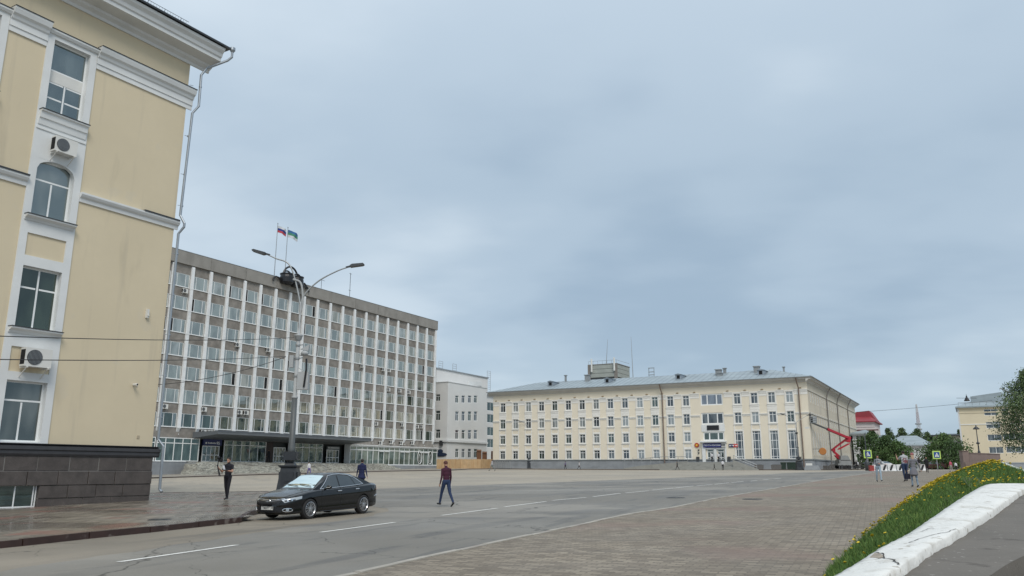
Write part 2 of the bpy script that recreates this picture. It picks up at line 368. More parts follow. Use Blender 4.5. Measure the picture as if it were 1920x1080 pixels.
# ---------------------------------------------------------------- ground, road, pavements
def paving(name, c1, c2, mortar, bw, bh, rot, rough=(.75, .85), red=None, redth=.62, msize=.012, bump=.4, wet=None, redscale=.25):
    M = bpy.data.materials.new(name); M.use_nodes = True; t = M.node_tree; n = t.nodes; l = t.links; b = n['Principled BSDF']
    c = n.new('ShaderNodeTexCoord'); mp = n.new('ShaderNodeMapping'); mp.inputs['Rotation'].default_value = (0, 0, rot); l.new(c.outputs['Object'], mp.inputs[0])
    br = n.new('ShaderNodeTexBrick'); br.inputs['Color1'].default_value = (*c1, 1); br.inputs['Color2'].default_value = (*c2, 1); br.inputs['Mortar'].default_value = (*mortar, 1)
    br.inputs['Scale'].default_value = 1; br.inputs['Brick Width'].default_value = bw; br.inputs['Row Height'].default_value = bh; br.inputs['Mortar Size'].default_value = msize
    br.inputs['Mortar Smooth'].default_value = .3; l.new(mp.outputs[0], br.inputs[0])
    def noise(s_, off=0, st=(1, 1, 1), d=5):
        m2 = n.new('ShaderNodeMapping'); m2.inputs['Location'].default_value = (off, off, 0); m2.inputs['Scale'].default_value = st; l.new(mp.outputs[0], m2.inputs[0])
        q = n.new('ShaderNodeTexNoise'); q.inputs['Scale'].default_value = s_; q.inputs['Detail'].default_value = d; l.new(m2.outputs[0], q.inputs[0]); return q.outputs['Fac']
    def rg(f, a, b_, c_, d_):
        q = n.new('ShaderNodeMapRange'); l.new(f, q.inputs[0])
        for i, z in enumerate((a, b_, c_, d_)): q.inputs[i+1].default_value = z
        return q.outputs[0]
    def mixc(f, a, c2_, bt='MIX'):
        q = n.new('ShaderNodeMixRGB'); q.blend_type = bt; l.new(f, q.inputs[0])
        for i, z in ((1, a), (2, c2_)):
            if isinstance(z, tuple): q.inputs[i].default_value = (*z, 1)
            else: l.new(z, q.inputs[i])
        return q.outputs[0]
    col = br.outputs['Color']
    # the same brick grid again, with per-brick random value for odd darker and lighter stones
    br2 = n.new('ShaderNodeTexBrick')
    for a in ('Scale', 'Brick Width', 'Row Height', 'Mortar Size'): br2.inputs[a].default_value = br.inputs[a].default_value
    br2.inputs['Color1'].default_value = (0, 0, 0, 1); br2.inputs['Color2'].default_value = (1, 1, 1, 1); br2.inputs['Mortar'].default_value = (.5, .5, .5, 1); l.new(mp.outputs[0], br2.inputs[0])
    mv = n.new('ShaderNodeMapRange'); l.new(br2.outputs['Color'], mv.inputs[0]); mv.inputs[3].default_value = .78; mv.inputs[4].default_value = 1.24
    hv = n.new('ShaderNodeHueSaturation'); l.new(mv.outputs[0], hv.inputs['Value']); l.new(col, hv.inputs['Color']); col = hv.outputs[0]
    if red:
        f = rg(noise(redscale, 4, d=4), redth-.03, redth+.05, 0, .75); col = mixc(f, col, red)
    col = mixc(rg(noise(.35, 9), .35, .7, .0, .45), col, tuple(v*.62 for v in c1))
    col = mixc(rg(noise(3.2, 2), .56, .74, 0, .5), col, tuple(v*.55 for v in c1))
    col = mixc(rg(noise(22, 6), .62, .72, 0, .55), col, tuple(min(1, v*1.6) for v in c1))
    col = mixc(rg(noise(6, 31), .66, .70, 0, .75), col, tuple(v*.3 for v in c1))
    l.new(col, b.inputs['Base Color'])
    rf = rg(noise(wet[0] if wet else .5, 17), .40, .62, rough[0], rough[1]); l.new(rf, b.inputs['Roughness'])
    bp = n.new('ShaderNodeBump'); bp.inputs['Strength'].default_value = bump; bp.inputs['Distance'].default_value = .01
    ad = n.new('ShaderNodeMath'); ad.operation = 'ADD'; l.new(br.outputs['Fac'], ad.inputs[0]); ad.inputs[1].default_value = 0
    sb = n.new('ShaderNodeMath'); sb.operation = 'SUBTRACT'; l.new(noise(9, 3), sb.inputs[0]); l.new(ad.outputs[0], sb.inputs[1]); l.new(sb.outputs[0], bp.inputs['Height']); l.new(bp.outputs[0], b.inputs['Normal'])
    return M

def clipcell(poly, x0, x1, y0, y1):
    def clip(p, ax, v, sgn):
        o = []
        for i in range(len(p)):
            a, b = p[i], p[(i+1) % len(p)]; da = (a[ax]-v)*sgn; db = (b[ax]-v)*sgn
            if da >= 0: o.append(a)
            if (da >= 0) != (db >= 0):
                t = da/(da-db); o.append((a[0]+(b[0]-a[0])*t, a[1]+(b[1]-a[1])*t))
        return o
    for ax, v, s_ in ((0, x0, 1), (0, x1, -1), (1, y0, 1), (1, y1, -1)):
        poly = clip(poly, ax, v, s_)
        if len(poly) < 3: return []
    return poly
def sheet(name, poly, off, mt, cell=2.0, zf=None, kind='structure'):
    """a sheet that follows the terrain, cut to the polygon"""
    zf = zf or (lambda x, y: gz(x, y)+off); mb = MB(); cache = {}
    poly = [(p[0], p[1]) for p in poly]
    xs = [p[0] for p in poly]; ys = [p[1] for p in poly]
    for i in range(math.floor(min(xs)/cell), math.ceil(max(xs)/cell)):
        for j in range(math.floor(min(ys)/cell), math.ceil(max(ys)/cell)):
            c = clipcell(poly, i*cell, (i+1)*cell, j*cell, (j+1)*cell)
            d = []
            for p in c:
                if not d or (abs(p[0]-d[-1][0])+abs(p[1]-d[-1][1])) > 1e-4: d.append(p)
            if len(d) > 1 and (abs(d[0][0]-d[-1][0])+abs(d[0][1]-d[-1][1])) < 1e-4: d.pop()
            if len(d) < 3: continue
            ar = sum(d[k][0]*d[(k+1) % len(d)][1]-d[(k+1) % len(d)][0]*d[k][1] for k in range(len(d)))
            if abs(ar) < 1e-4: continue
            if ar < 0: d = d[::-1]
            idx = []
            for p in d:
                k = (round(p[0], 3), round(p[1], 3))
                if k not in cache: cache[k] = len(mb.v); mb.v.append((p[0], p[1], zf(p[0], p[1])))
                if cache[k] not in idx: idx.append(cache[k])
            if len(idx) >= 3: mb.f.append(tuple(idx)); mb.m.append(0)
    o = mb.build(name, mt); o['kind'] = kind; return o
def smoothline(pts, n=6):
    """Catmull-Rom through points (x, y)"""
    P = [Vector((p[0], p[1])) for p in pts]; P = [2*P[0]-P[1]]+P+[2*P[-1]-P[-2]]; o = []
    for i in range(1, len(P)-2):
        for k in range(n):
            t = k/n; a, b, c, d = P[i-1:i+3]
            q = .5*((2*b)+(c-a)*t+(2*a-5*b+4*c-d)*t*t+(3*b-a-3*c+d)*t**3); o.append((q.x, q.y))
    o.append((P[-2].x, P[-2].y)); return o
def kerb(name, line, w, h, mt, base=0., seg=1.5, jitter=.012, sink=.1, gap=.01):
    """row of kerb stones along a ground line; the line is the road-side edge, the stones lie to its left"""
    mb = MB(); P = [Vector((p[0], p[1])) for p in line]; acc = [0]
    for i in range(1, len(P)): acc.append(acc[-1]+(P[i]-P[i-1]).length)
    def at(s_):
        s_ = min(max(s_, 0), acc[-1])
        for i in range(1, len(P)):
            if s_ <= acc[i]+1e-9: t = (s_-acc[i-1])/max(acc[i]-acc[i-1], 1e-9); return P[i-1].lerp(P[i], t)
        return P[-1]
    n = max(1, int(acc[-1]/seg)); rr = random.Random(3)
    for k in range(n):
        a = at(k*acc[-1]/n+gap); b = at((k+1)*acc[-1]/n-gap); d = (b-a).normalized(); nr = Vector((-d.y, d.x)); j = rr.uniform(-jitter, jitter)
        a = a+nr*j; b = b+nr*j*.6; hh = h+rr.uniform(-jitter, jitter)*.6
        vs = []
        for q, zz in ((a, 0), (b, 0), (b+nr*w, 0), (a+nr*w, 0)): vs.append((q.x, q.y, gz(q.x, q.y)+base-sink))
        ch = .015
        for q in (a+nr*ch+d*.004, b+nr*ch-d*.004, b+nr*w, a+nr*w): vs.append((q.x, q.y, gz(q.x, q.y)+base+hh))
        mb.add(vs, [(0, 3, 2, 1), (4, 5, 6, 7), (0, 1, 5, 4), (1, 2, 6, 5), (2, 3, 7, 6), (3, 0, 4, 7)])
    o = mb.build(name, mt); o['kind'] = 'structure'; return o

def asphalt(name, base, streak, dirn, patches):
    return mat(name, base, .78, .10, .25, .35, 45, layers=patches, stretch=(1, 1, 1), detail=8)
A_RD = R(62)
M_asph = mat('plaza_asphalt', (.375, .330, .262), .88, .10, .12, .3, 55, rot=R(-20), cracks=.7, layers=[
    (.09, .52, .1, (.30, .272, .228), .7, (1, 1, 1)), (.5, .60, .08, (.22, .205, .18), .45, (1.2, .22, 1)), (.35, .66, .05, (.40, .37, .32), .5, (.3, 1.5, 1)), (45, .6, .06, (.17, .16, .145), .35)])
M_road = mat('road_asphalt', (.192, .177, .150), .66, .12, .2, .35, 60, rot=R(-66), cracks=.9, layers=[
    (.30, .56, .08, (.135, .132, .125), .65, (.3, 1.6, 1)), (.9, .62, .04, (.085, .083, .08), .6, (.16, 1.3, 1)), (.16, .58, .1, (.28, .265, .235), .7, (1, .5, 1)), (50, .6, .06, (.11, .11, .11), .4), (60, .66, .04, (.38, .37, .35), .4), (.55, .63, .015, (.115, .112, .105), .55, (.35, 1.6, 1)), (.22, .60, .02, (.30, .275, .235), .5, (1, .5, 1))])
# the base ground as one sheet out to the horizon
xs = sorted(set([-1500, -700, -300, -150]+list(range(-90, 150, 6))+[200, 350, 700, 1500])); ys = sorted(set([-300, -100, -40]+list(range(-12, 240, 6))+[300, 450, 900, 2500]))
mb = MB(); nx = len(xs)
for y in ys:
    for x in xs: mb.v.append((x, y, gz(x, y)-.02))
for j in range(len(ys)-1):
    for i in range(nx-1): mb.f.append((j*nx+i, j*nx+i+1, (j+1)*nx+i+1, (j+1)*nx+i)); mb.m.append(0)
o = mb.build('ground', M_asph); o['kind'] = 'structure'

# right-hand kerb line of the road (also the edge of the brick promenade)
rk = [G(*p) for p in [(640, 1080), (775, 1050), (915, 1020), (1055, 991), (1174, 965.4), (1263, 951), (1339.5, 935.5), (1423, 921), (1500, 907.5), (1560, 897.5), (1617, 889.5)]]
rkl = [(-6.3, 5.0)]+[(-4.2, 8.6)]+[(p.x, p.y) for p in rk]+[(43, 96), (56, 112)]
rkl = smoothline(rkl, 5)
lk = [G(*p) for p in [(0, 1027), (147, 1011), (267, 999), (350, 990), (480, 975)]]
lkl = [(-16.5, 6), (-13.2, 11.8)]+[(p.x, p.y) for p in lk]+[(-8.0, 25.0), (-8.3, 27.0), (-8.5, 30), (-8.9, 33.5), (-9.2, 39), (-9.9, 44.4), (-12, 46.3), (-18, 47), (-30, 47)]
lkl = smoothline(lkl, 5)
# darker road surface between the promenade kerb and the plaza
lft = [G(*p) for p in [(560, 921), (760, 914), (1000, 905.5), (1250, 896), (1450, 889)]]
roadpoly = rkl+[(50, 118), (32, 96)]+[(p.x, p.y) for p in lft][::-1]+[(-9, 45), (-7.2, 38), (-5.6, 33), (-4.2, 28.5), (-4.3, 25.4), (-5.2, 22.2), (-6.3, 18.6), (-7.4, 15.2), (-8.2, 12), (-9.6, 8), (-11, 4), (-7.2, 3.4)]
rj = random.Random(12); rp2 = []
for i in range(len(roadpoly)):          # ragged edge of the newer asphalt on the plaza side
    a, b = roadpoly[i], roadpoly[(i+1) % len(roadpoly)]
    if i < len(rkl): rp2.append(a); continue
    nseg = max(1, int(math.hypot(b[0]-a[0], b[1]-a[1])/.5)); off = 0
    for k in range(nseg):
        t = k/nseg; off = off*.7+rj.uniform(-.14, .14); rp2.append((a[0]+(b[0]-a[0])*t+off, a[1]+(b[1]-a[1])*t+off*.4))
sheet('road', rp2, -.012, M_road, 2.0)
M_shd = mat('old_road_asphalt', (.235, .205, .160), .8, .10, .2, .35, 60, rot=R(-66), cracks=.9, layers=[(.30, .56, .08, (.165, .148, .12), .65, (.3, 1.6, 1)), (.9, .62, .04, (.12, .11, .095), .6, (.16, 1.3, 1)), (.16, .58, .1, (.33, .29, .235), .6, (1, .5, 1)), (50, .6, .06, (.12, .11, .10), .4)])
sh_ = [(-30, 4), (-9.6, 3.6)]+[(-8.2, 12), (-6.3, 18.6), (-4.2, 25.4), (-3.5, 30), (-5, 36), (-7, 44)]+[(-9.0, 46), (-9.2, 39), (-8.9, 33.5), (-8.3, 27), (-8.2, 23), (-10.8, 17), (-16, 8), (-30, 8)]
sheet('road_shoulder', sh_, -.016, M_shd, 2.0)
# promenade paved with small blocks
M_prom = paving('promenade_blocks', (.215, .180, .138), (.275, .236, .182), (.15, .127, .10), .24, .12, R(24), (.75, .9), red=(.235, .165, .135), redth=.56, redscale=.16, msize=.013)
prom = [(x+.13, y-.03) for x, y in rkl]+[(75, 128), (100, 128), (100, 60), (30, 12), (14, -6), (-7.5, -6)]
sheet('promenade', prom, .012, M_prom, 2.0)
M_kl = mat('pale_kerb_stone', (.38, .355, .31), .85, .2, 1.3, .2, 20, layers=[(.8, .6, .05, (.24, .20, .18), .8)])
kerb('promenade_kerb', rkl[::-1], .15, .03, M_kl, 0, 1.0, .012)
# wet pavement at the left, raised, with dark red granite kerb
M_pav = paving('wet_pavement_tiles', (.20, .172, .135), (.26, .225, .182), (.05, .038, .03), .62, .31, R(-60.67), (.16, .5), red=(.27, .10, .075), redth=.60, msize=.034, bump=.8, wet=(.35,), redscale=.42)
pav = [(x-.10, y+.02) for x, y in lkl]+[(-60, 62), (-60, 0), (-30, -5)]
sheet('pavement', pav, .115, M_pav, 1.5)
M_kd = mat('dark_red_granite_kerb', (.040, .020, .016), .55, .3, 3, .2, 40, layers=[(3, .64, .04, (.22, .19, .17), .5)])
kerb('pavement_kerb', lkl, .15, .125, M_kd, 0, 1.6, .012, gap=.012)
# painted markings
M_paint = mat('road_paint', (.74, .73, .69), .7, .06, 6, layers=[(9, .62, .06, (.36, .35, .33), .8)])
M_faint = mat('worn_road_paint', (.46, .43, .37), .8, .12, 3, layers=[(3, .52, .08, (.30, .27, .22), .85)])
def stripe(mb, a, b, wd, off=.0):
    a = Vector((a[0], a[1])); b = Vector((b[0], b[1])); d = (b-a); n_ = max(1, int(d.length/2)); nr = Vector((-d.y, d.x)).normalized()*wd/2
    for k in range(n_):
        p = a+d*k/n_; q = a+d*(k+1)/n_; vs = [p-nr, q-nr, q+nr, p+nr]; mb.add([(v_.x, v_.y, gz(v_.x, v_.y)+off) for v_ in vs], [(0, 1, 2, 3)])
mb = MB()
for a, b in [((222, 1053), (445, 1021)), ((601, 997.5), (740, 979)), ((827.5, 966), (932.5, 952.5)), ((946, 950), (1024, 940)), ((1036, 938), (1098.7, 932.4)), ((1112, 931), (1163, 924.7)), ((1173, 924), (1216, 920)),
             ((1223, 918.7), (1263, 915)), ((1266, 914.6), (1300, 911)), ((1306, 910.8), (1335, 908.3)), ((1340, 907.9), (1367, 905)), ((1371, 904.6), (1394, 902.5)), ((1407, 902.2), (1419, 900.8)), ((1431, 899.5), (1441, 898.5)), ((1452, 897.6), (1464, 896.5))]:
    stripe(mb, G(*a), G(*b), .13, -.004)
o = mb.build('lane_dashes', M_paint); o['kind'] = 'structure'
mb = MB()
for a, b, w_ in [((792, 914), (1055, 912), .12), ((1055, 912), (1236, 900.7), .14), ((1236, 900.7), (1440, 889.5), .16), ((722, 920), (812, 921), .12), ((300, 914.5), (350, 915), .13), ((362, 915), (520, 915.5), .13), ((300, 907), (520, 906.5), .12), ((620, 912), (780, 912.5), .12)]:
    stripe(mb, G(*a), G(*b), w_, -.004)
o = mb.build('worn_plaza_lines', M_faint); o['kind'] = 'structure'
# manhole covers (round iron lids, set flush)
def manhole(px, py, off, label, r=.33):
    p = G(px, py, off); mb = MB(); mb.lathe([(r, -.03), (r, .006), (r*.9, .012), (r*.9, .006), (r*.2, .006), (r*.18, .012)], 24)
    for k in range(-3, 4): mb.box(-math.sqrt(max(.01, (r*.82)**2-(k*.08)**2)), math.sqrt(max(.01, (r*.82)**2-(k*.08)**2)), k*.08-.012, k*.08+.012, .004, .012)
    o = mb.build('manhole_cover', M_dsteel, None, loc=(p.x, p.y, gz(p.x, p.y)+off)); tag(o, label, 'manhole cover')
manhole(300, 974.5, .115, 'round iron manhole cover set in the wet pavement near the dark kerb')
manhole(1412, 936, .012, 'round iron manhole cover in the brick promenade beyond the road kerb', .4)
manhole(1268, 933.5, -.012, 'dark round manhole cover in the road surface near the promenade kerb', .4)
# ================================================================ LEFT CREAM BUILDING
AL = R(90-31.0); L0 = AT(281, 877, 36.8)
FL = Frame((L0.x, L0.y), AL)
def bld(name, label, fr, z=0): return thing(name, label, 'building', (fr.o.x, fr.o.y, z), fr.a)
lb = bld('cream_building', 'tall cream stucco building with white trim and a dark granite plinth at the left edge', FL)
cen = [-5.84-3.76*i for i in range(7)]
XW = -30.0
holes = []
for c in cen:
    holes += [(c-.80, c+.80, 16.15, 19.42), (c-.79, c+.79, 6.97, 9.47), (c-.79, c+.79, 2.52, 4.88), (c-.79, c+.79, 11.58, 14.05)]
mb = MB(); wallgrid(mb, XW, 0, 2.40, 21.35, [(a-.02, b+.02, c_-.02, d_+.02) for a, b, c_, d_ in holes], 0, .32)
mb.add([(0, 0, 0), (0, 14, 0), (0, 14, 21.35), (0, 0, 21.35)], [(0, 1, 2, 3)])
mb.add([(XW, 14, 0), (XW, 0, 0), (XW, 0, 21.35), (XW, 14, 21.35)], [(0, 1, 2, 3)])
mb.add([(0, 14, 0), (XW, 14, 0), (XW, 14, 21.35), (0, 14, 21.35)], [(0, 1, 2, 3)])
mb.build('wall', M_cream, lb)
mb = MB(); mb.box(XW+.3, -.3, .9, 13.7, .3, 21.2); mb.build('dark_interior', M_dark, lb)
# white vertical surrounds with cream inset panels
for c in cen:
    mb = MB()
    sh = [(c-.80, c+.80, 16.15, 19.42), (c-.79, c+.79, 6.97, 9.47), (c-.79, c+.79, 2.52, 4.88), (c-.79, c+.79, 11.58, 14.05), (c-.8, c+.8, 9.9, 10.83), (c-.8, c+.8, 5.22, 6.2)]
    wallgrid(mb, c-1.10, c+1.10, 2.45, 19.72, sh, -.06, .058)
    for h_ in sh[:4]:
        a_, b_, c_, d_ = h_; mb.add([(a_, -.003, c_), (b_, -.003, c_), (b_, -.003, d_), (a_, -.003, d_), (a_, .30, c_), (b_, .30, c_), (b_, .30, d_), (a_, .30, d_)], [(0, 1, 5, 4), (1, 2, 6, 5), (2, 3, 7, 6), (3, 0, 4, 7)])
    mb.add([(c-1.10, 0, 2.45), (c-1.10, -.06, 2.45), (c-1.10, -.06, 19.72), (c-1.10, 0, 19.72)], [(0, 1, 2, 3)])
    mb.add([(c+1.10, -.06, 2.45), (c+1.10, 0, 2.45), (c+1.10, 0, 19.72), (c+1.10, -.06, 19.72)], [(0, 1, 2, 3)])
    # arched head filling the corners of the third-storey window
    n_ = 10; R_ = 1.15; h0 = 13.55
    for side in (-1, 1):
        pts = [(c+side*.79, 14.05)]
        arc = [(c+side*.79*(1-k/n_), 13.60+.45*math.sqrt(max(0, 1-(1-k/n_)**2))) for k in range(n_+1)]
        poly = pts+arc if side < 0 else pts+arc
        mb.prism([(x, z) for x, z in poly][:: (1 if side > 0 else -1)], -.055, .14, 'y')
    # sills: layered mouldings
    for z, hh in ((16.10, .62), (11.55, .22), (6.94, .22)):
        moulding(mb, [(0.05, z-hh), (.10, z-hh), (.14, z-hh*.6), (.19, z-hh*.55), (.22, z-.10), (.30, z-.06), (.30, z), (.05, z)], c-1.02, c+1.02)
    moulding(mb, [(.055, 15.28), (.10, 15.28), (.10, 15.36), (.055, 15.36)], c-1.06, c+1.06)
    moulding(mb, [(.05, 19.62), (.13, 19.62), (.2, 19.72), (.2, 19.80), (.05, 19.80)], c-1.12, c+1.12)
    so_ = mb.build('window_surround', M_white, lb)
    for z in (16.1, 11.55, 6.94): mb = MB(); mb.box(c-1.04, c+1.04, -.335, -.02, z+.002, z+.03); mb.build('sill_flashing', M_darkcap, so_)
    mb = MB(); mb.box(c-1.12, c+1.12, -.23, -.02, 19.802, 19.83); mb.build('head_flashing', M_darkcap, so_)
# entablatures and string courses between the window columns
spans = [(cen[0]+1.11, .0)]+[(cen[i+1]+1.11, cen[i]-1.11) for i in range(len(cen)-1)]
for i_, (a, b) in enumerate(spans):
    e = .28 if b == 0 else 0; mb = MB()
    moulding(mb, [(0, 18.95), (.06, 18.95), (.06, 19.16), (.10, 19.18), (.10, 19.44), (.16, 19.50), (.20, 19.62), (.30, 19.70), (.36, 19.88), (.36, 19.96), (0, 19.96)], a, b+e)
    ent = mb.build('entablature', M_white, lb); mf = MB(); mf.box(a-.01, b+e+.01, -.40, 0.0, 19.962, 19.985); mf.build('flashing', M_darkcap, ent); mb = MB()
    moulding(mb, [(0, 12.70), (.06, 12.70), (.08, 12.86), (.16, 12.92), (.22, 13.02), (.22, 13.10), (0, 13.10)], a, b+e*.6); sc_ = mb.build('string_course', M_white, lb)
    if i_ < 2: mf = MB(); mf.box(-1.75 if i_ == 0 else a, .12 if i_ == 0 else b, -.26, 0, 13.102, 13.16); mf.build('flashing', M_darkcap, sc_)
# main cornice
prof = [(0, 21.30), (.08, 21.30), (.12, 21.42), (.30, 21.52), (.34, 21.62), (.95, 21.72), (.95, 21.90), (1.02, 21.94), (1.06, 22.10), (1.2, 22.24), (1.24, 22.36), (0, 22.40)]
mb = MB(); moulding(mb, prof, XW, 1.05); mb.build('cornice', M_white, lb)
mb = MB(); mb.prism([(-1.34, 22.41), (-1.34, 22.50), (-1.15, 22.56), (6.5, 24.8), (14, 22.5), (14, 22.42)], XW-.2, 1.30, 'x'); mb.build('roof', M_darkcap, lb)
mb = MB()
for x in np.arange(XW, -.6, .9): mb.tube([(x, -.55, 22.6), (x, -.62, 23.12)], .014, 5)
for z in (22.82, 22.97, 23.12): mb.tube([(XW, -.585-(z-22.8)*.1, z), (-.75, -.585-(z-22.8)*.1, z)], .012, 5)
for x in np.arange(XW, -.75, .15): mb.tube([(x, -.58, 22.8), (x, -.62, 23.12)], .006, 3)
mb.build('snow_guard', M_dsteel, lb)
# windows: frames and panes, each its own part
def window(parent, x0, x1, z0, z1, y, vb, hb, pane, t=.07, arch=False, name='window', shared=None, d=.06, dd=.035, frame_mat=None):
    mb = MB(); wd = x1-x0; hh = z1-z0
    win_frame(mb, 0, wd, 0, hh, 0, vb, hb, t, d); o = mb.build(name, frame_mat or M_pvc, parent, loc=(x0, y, z0))
    pb = MB(); pb.box(.01, wd-.01, -.012-dd, -dd, .01, hh-.01); pb.build('pane', pane, o); return o
for i, c in enumerate(cen):
    w4 = window(lb, c-.80, c+.80, 16.15, 19.42, .24, [(.8, 0, 1.98)], [(1.98, 0, 1.6), (1.42, 0, .8), (1.42, .8, 1.6), (.72, 0, .8), (.72, .8, 1.6)], G_near)
    mb = MB(); mb.box(.07, 1.53, -.062, -.055, 1.46, 1.95); mb.build('white_panel', M_ac, w4)
    window(lb, c-.79, c+.79, 11.58, 14.05, .24, [(.79, 0, 1.62)], [(1.62, 0, 1.58)], glass('pane_curtain', (.09, .11, .11), .16, (.8, .9, .9), curtain=(.20, .225, .22)))
    window(lb, c-.79, c+.79, 6.97, 9.47, .24, [(.79, 0, 2.5)], [(1.66, 0, .79), (1.66, .79, 1.58)], glass('pane_plants', (.010, .016, .012), .07, (.8, .9, .85), curtain=(.035, .05, .035)))
    window(lb, c-.79, c+.79, 2.52, 4.88, .24, [(.79, 0, 1.6)], [(1.6, 0, 1.58)], glass('pane_drapes', (.03, .035, .034), .10, (.8, .9, .9), curtain=(.11, .12, .115)))
# curtains seen inside two of the windows: gathered cloth sheets
M_cur = mat('curtain_cloth', (.30, .33, .33), .9, .06)
# plinth of rusticated granite blocks
mb = MB(); mj = MB()
gl = lambda x: (gz(*FL.W(x, -.2)[:2])+.115)
courses = [(1.42, 1.99, -.14), (.86, 1.40, -.20), (.36, .84, -.18), (-1.0, .34, -.16)]
rr = random.Random(5)
bwin = [(c-.95 if False else c-.92, c+.94, -.05, .92) for c in cen]
for ci, (z0, z1, y0) in enumerate(courses):
    x = -.02+(-.55 if ci % 2 else 0)
    xs_ = [.02]
    while x > XW: x -= 1.22+rr.uniform(-.08, .08); xs_.append(x)
    for a, b in zip(xs_[1:], xs_[:-1]):
        a += .012; b -= .012
        segs = [(a, b)]
        if ci >= 2:
            for h in bwin:
                ns = []
                for s0, s1 in segs:
                    if s1 <= h[0] or s0 >= h[1]: ns.append((s0, s1)); continue
                    if s0 < h[0]: ns.append((s0, h[0]))
                    if s1 > h[1]: ns.append((h[1], s1))
                segs = ns
        for s0, s1 in segs:
            if s1-s0 < .05: continue
            bz = .015; yy = y0+rr.uniform(-.008, .008)
            mb.add([(s0, 0, z0), (s1, 0, z0), (s1, 0, z1), (s0, 0, z1), (s0, yy+bz, z0), (s1, yy+bz, z0), (s1, yy+bz, z1), (s0, yy+bz, z1), (s0+bz, yy, z0+bz), (s1-bz, yy, z0+bz), (s1-bz, yy, z1-bz), (s0+bz, yy, z1-bz)],
                   [(8, 9, 10, 11), (4, 5, 9, 8), (5, 6, 10, 9), (6, 7, 11, 10), (7, 4, 8, 11), (0, 1, 5, 4), (1, 2, 6, 5), (2, 3, 7, 6), (3, 0, 4, 7)])
wallgrid(mj, XW, 0, -1.0, 2.40, [(h[0], h[1], h[2]+.02, h[3]) for h in bwin], -.125, .4)
mj.add([(0.005, -.125, -1), (.005, 14, -1), (.005, 14, 2.4), (.005, -.125, 2.4)], [(0, 1, 2, 3)])
pl = mb.build('granite_plinth', M_granite, lb); mj.build('plinth_joints', M_mortar, pl)
mb = MB(); moulding(mb, [(0.0, 2.0), (.18, 2.0), (.22, 2.08), (.22, 2.2), (.27, 2.24), (.27, 2.36), (.12, 2.45), (0, 2.45)], XW, .27); mb.box(XW, .24, -.28, -.02, 2.452, 2.475); mb.build('plinth_cap', mat('dark_plinth_cap', (.052, .053, .058), .45, .15, 3), lb)
for h in bwin:
    o = window(lb, h[0]+.06, h[1]-.02, h[2]+.08, h[3]-.02, .04, [(.95, 0, .9), (1.66, 0, .9)], [], G_dark, t=.05, name='basement_window')
mb = MB()
for h in bwin: mb.box(h[0], h[1], -.24, -.0, h[2]-.0, h[2]+.035)
mb.build('basement_sill', M_dsteel, lb)
# downpipe
mb = MB(); r_ = .062
pts = [(1.42, -1.30, 22.38), (1.42, -1.30, 22.05), (1.30, -1.15, 21.85), (.62, -.45, 21.28), (.42, -.36, 20.85), (.42, -.40, 19.15), (.20, -.26, 18.72), (.16, -.16, 13.42), (.30, -.34, 13.02), (.30, -.34, 12.85), (.16, -.16, 12.50), (.16, -.16, 2.82), (.32, -.36, 2.50), (.34, -.36, .62), (.36, -.50, .50)]
mb.tube(pts, r_, 10); mb.lathe([(.06, 22.3), (.14, 22.42), (.14, 22.56), (.13, 22.56)], 12, (1.42, -1.30, 0))
for z in (20.2, 17.5, 15.5, 13.9, 11.5, 9.5, 7.6, 5.7, 3.8): mb.lathe([(.072, z-.03), (.072, z+.03)], 10, (.18 if z < 18.5 else .42, -.17 if z < 18.5 else -.38, 0)); mb.tube([(.0, -.1, z), (.17, -.17, z)], .012, 5)
mb.build('downpipe', M_pipe, lb)
# small fittings on the wall
mb = MB(); mb.box(-1.02, -.92, -.14, 0, 8.22, 8.62); mb.box(-1.0, -.94, -.2, -.1, 8.3, 8.36)
tag(mb.build('wall_light', M_ac, None, loc=(FL.o.x, FL.o.y, 0)), 'small white box lamp high on the cream wall near the downpipe', 'wall light').rotation_euler.z = AL
ct = thing('security_camera', 'small white security camera on the cream wall between the windows and the downpipe', 'camera', FL.W(-1.26, 0, 5.15), AL)
mb = MB(); mb.lathe([(.05, 0), (.055, -.02), (.055, -.26), (.045, -.28)], 12, (0, -.04, 0), 'y'); mb.build('body', M_ac, ct); mb = MB(); mb.lathe([(.04, -.281), (.03, -.30)], 12, (0, -.04, 0), 'y'); mb.build('lens', M_black, ct)
mb = MB(); mb.tube([(0.05, 0, 0.02), (.16, -.05, 0)], .02, 6); mb.box(.12, .2, -.04, 0, -.05, .05); mb.build('bracket', M_ac, ct)
mb = MB(); mb.box(-.06, .06, -.02, 0, -.07, .07); o = mb.build('survey_plate', mat('beige_plate', (.42, .36, .26), .7, .05), None, loc=FL.W(-.74, 0, 2.88)); o.rotation_euler.z = AL; tag(o, 'small square metal plate low on the cream wall above the plinth', 'plate')

# air conditioners ------------------------------------------------
def ac_unit(big=True):
    t = thing('air_conditioner', 'x', 'air conditioner')
    mb = MB(); mb.box(-.43, .43, -.40, -.10, 0, .60)
    mb.build('casing', M_ac, t)
    fb = MB(); fb.lathe([(.245, -.401), (.245, -.415), (.21, -.415)], 24, (-.13, 0, .30), 'y'); g = fb.build('fan_grille', M_dsteel, t)
    f2 = MB()
    for k in range(-5, 6): wv_ = math.sqrt(.235**2-(k*.04)**2); f2.box(-.13+k*.04-.004, -.13+k*.04+.004, -.425, -.418, .30-wv_, .30+wv_)
    f2.build('grille_bars', M_steel, g)
    vb_ = MB(); vb_.box(-.433, -.431, -.38, -.12, .06, .54); vb_.build('side_vent', M_dark, t)
    br = MB()
    for x in (-.34, .34): br.box(x-.02, x+.02, -.45, 0, -.05, -.004); br.bar((x, -.40, -.03), (x, -.01, -.33), .025)
    br.build('bracket', M_ac, t)
    return t
AC0 = ac_unit()
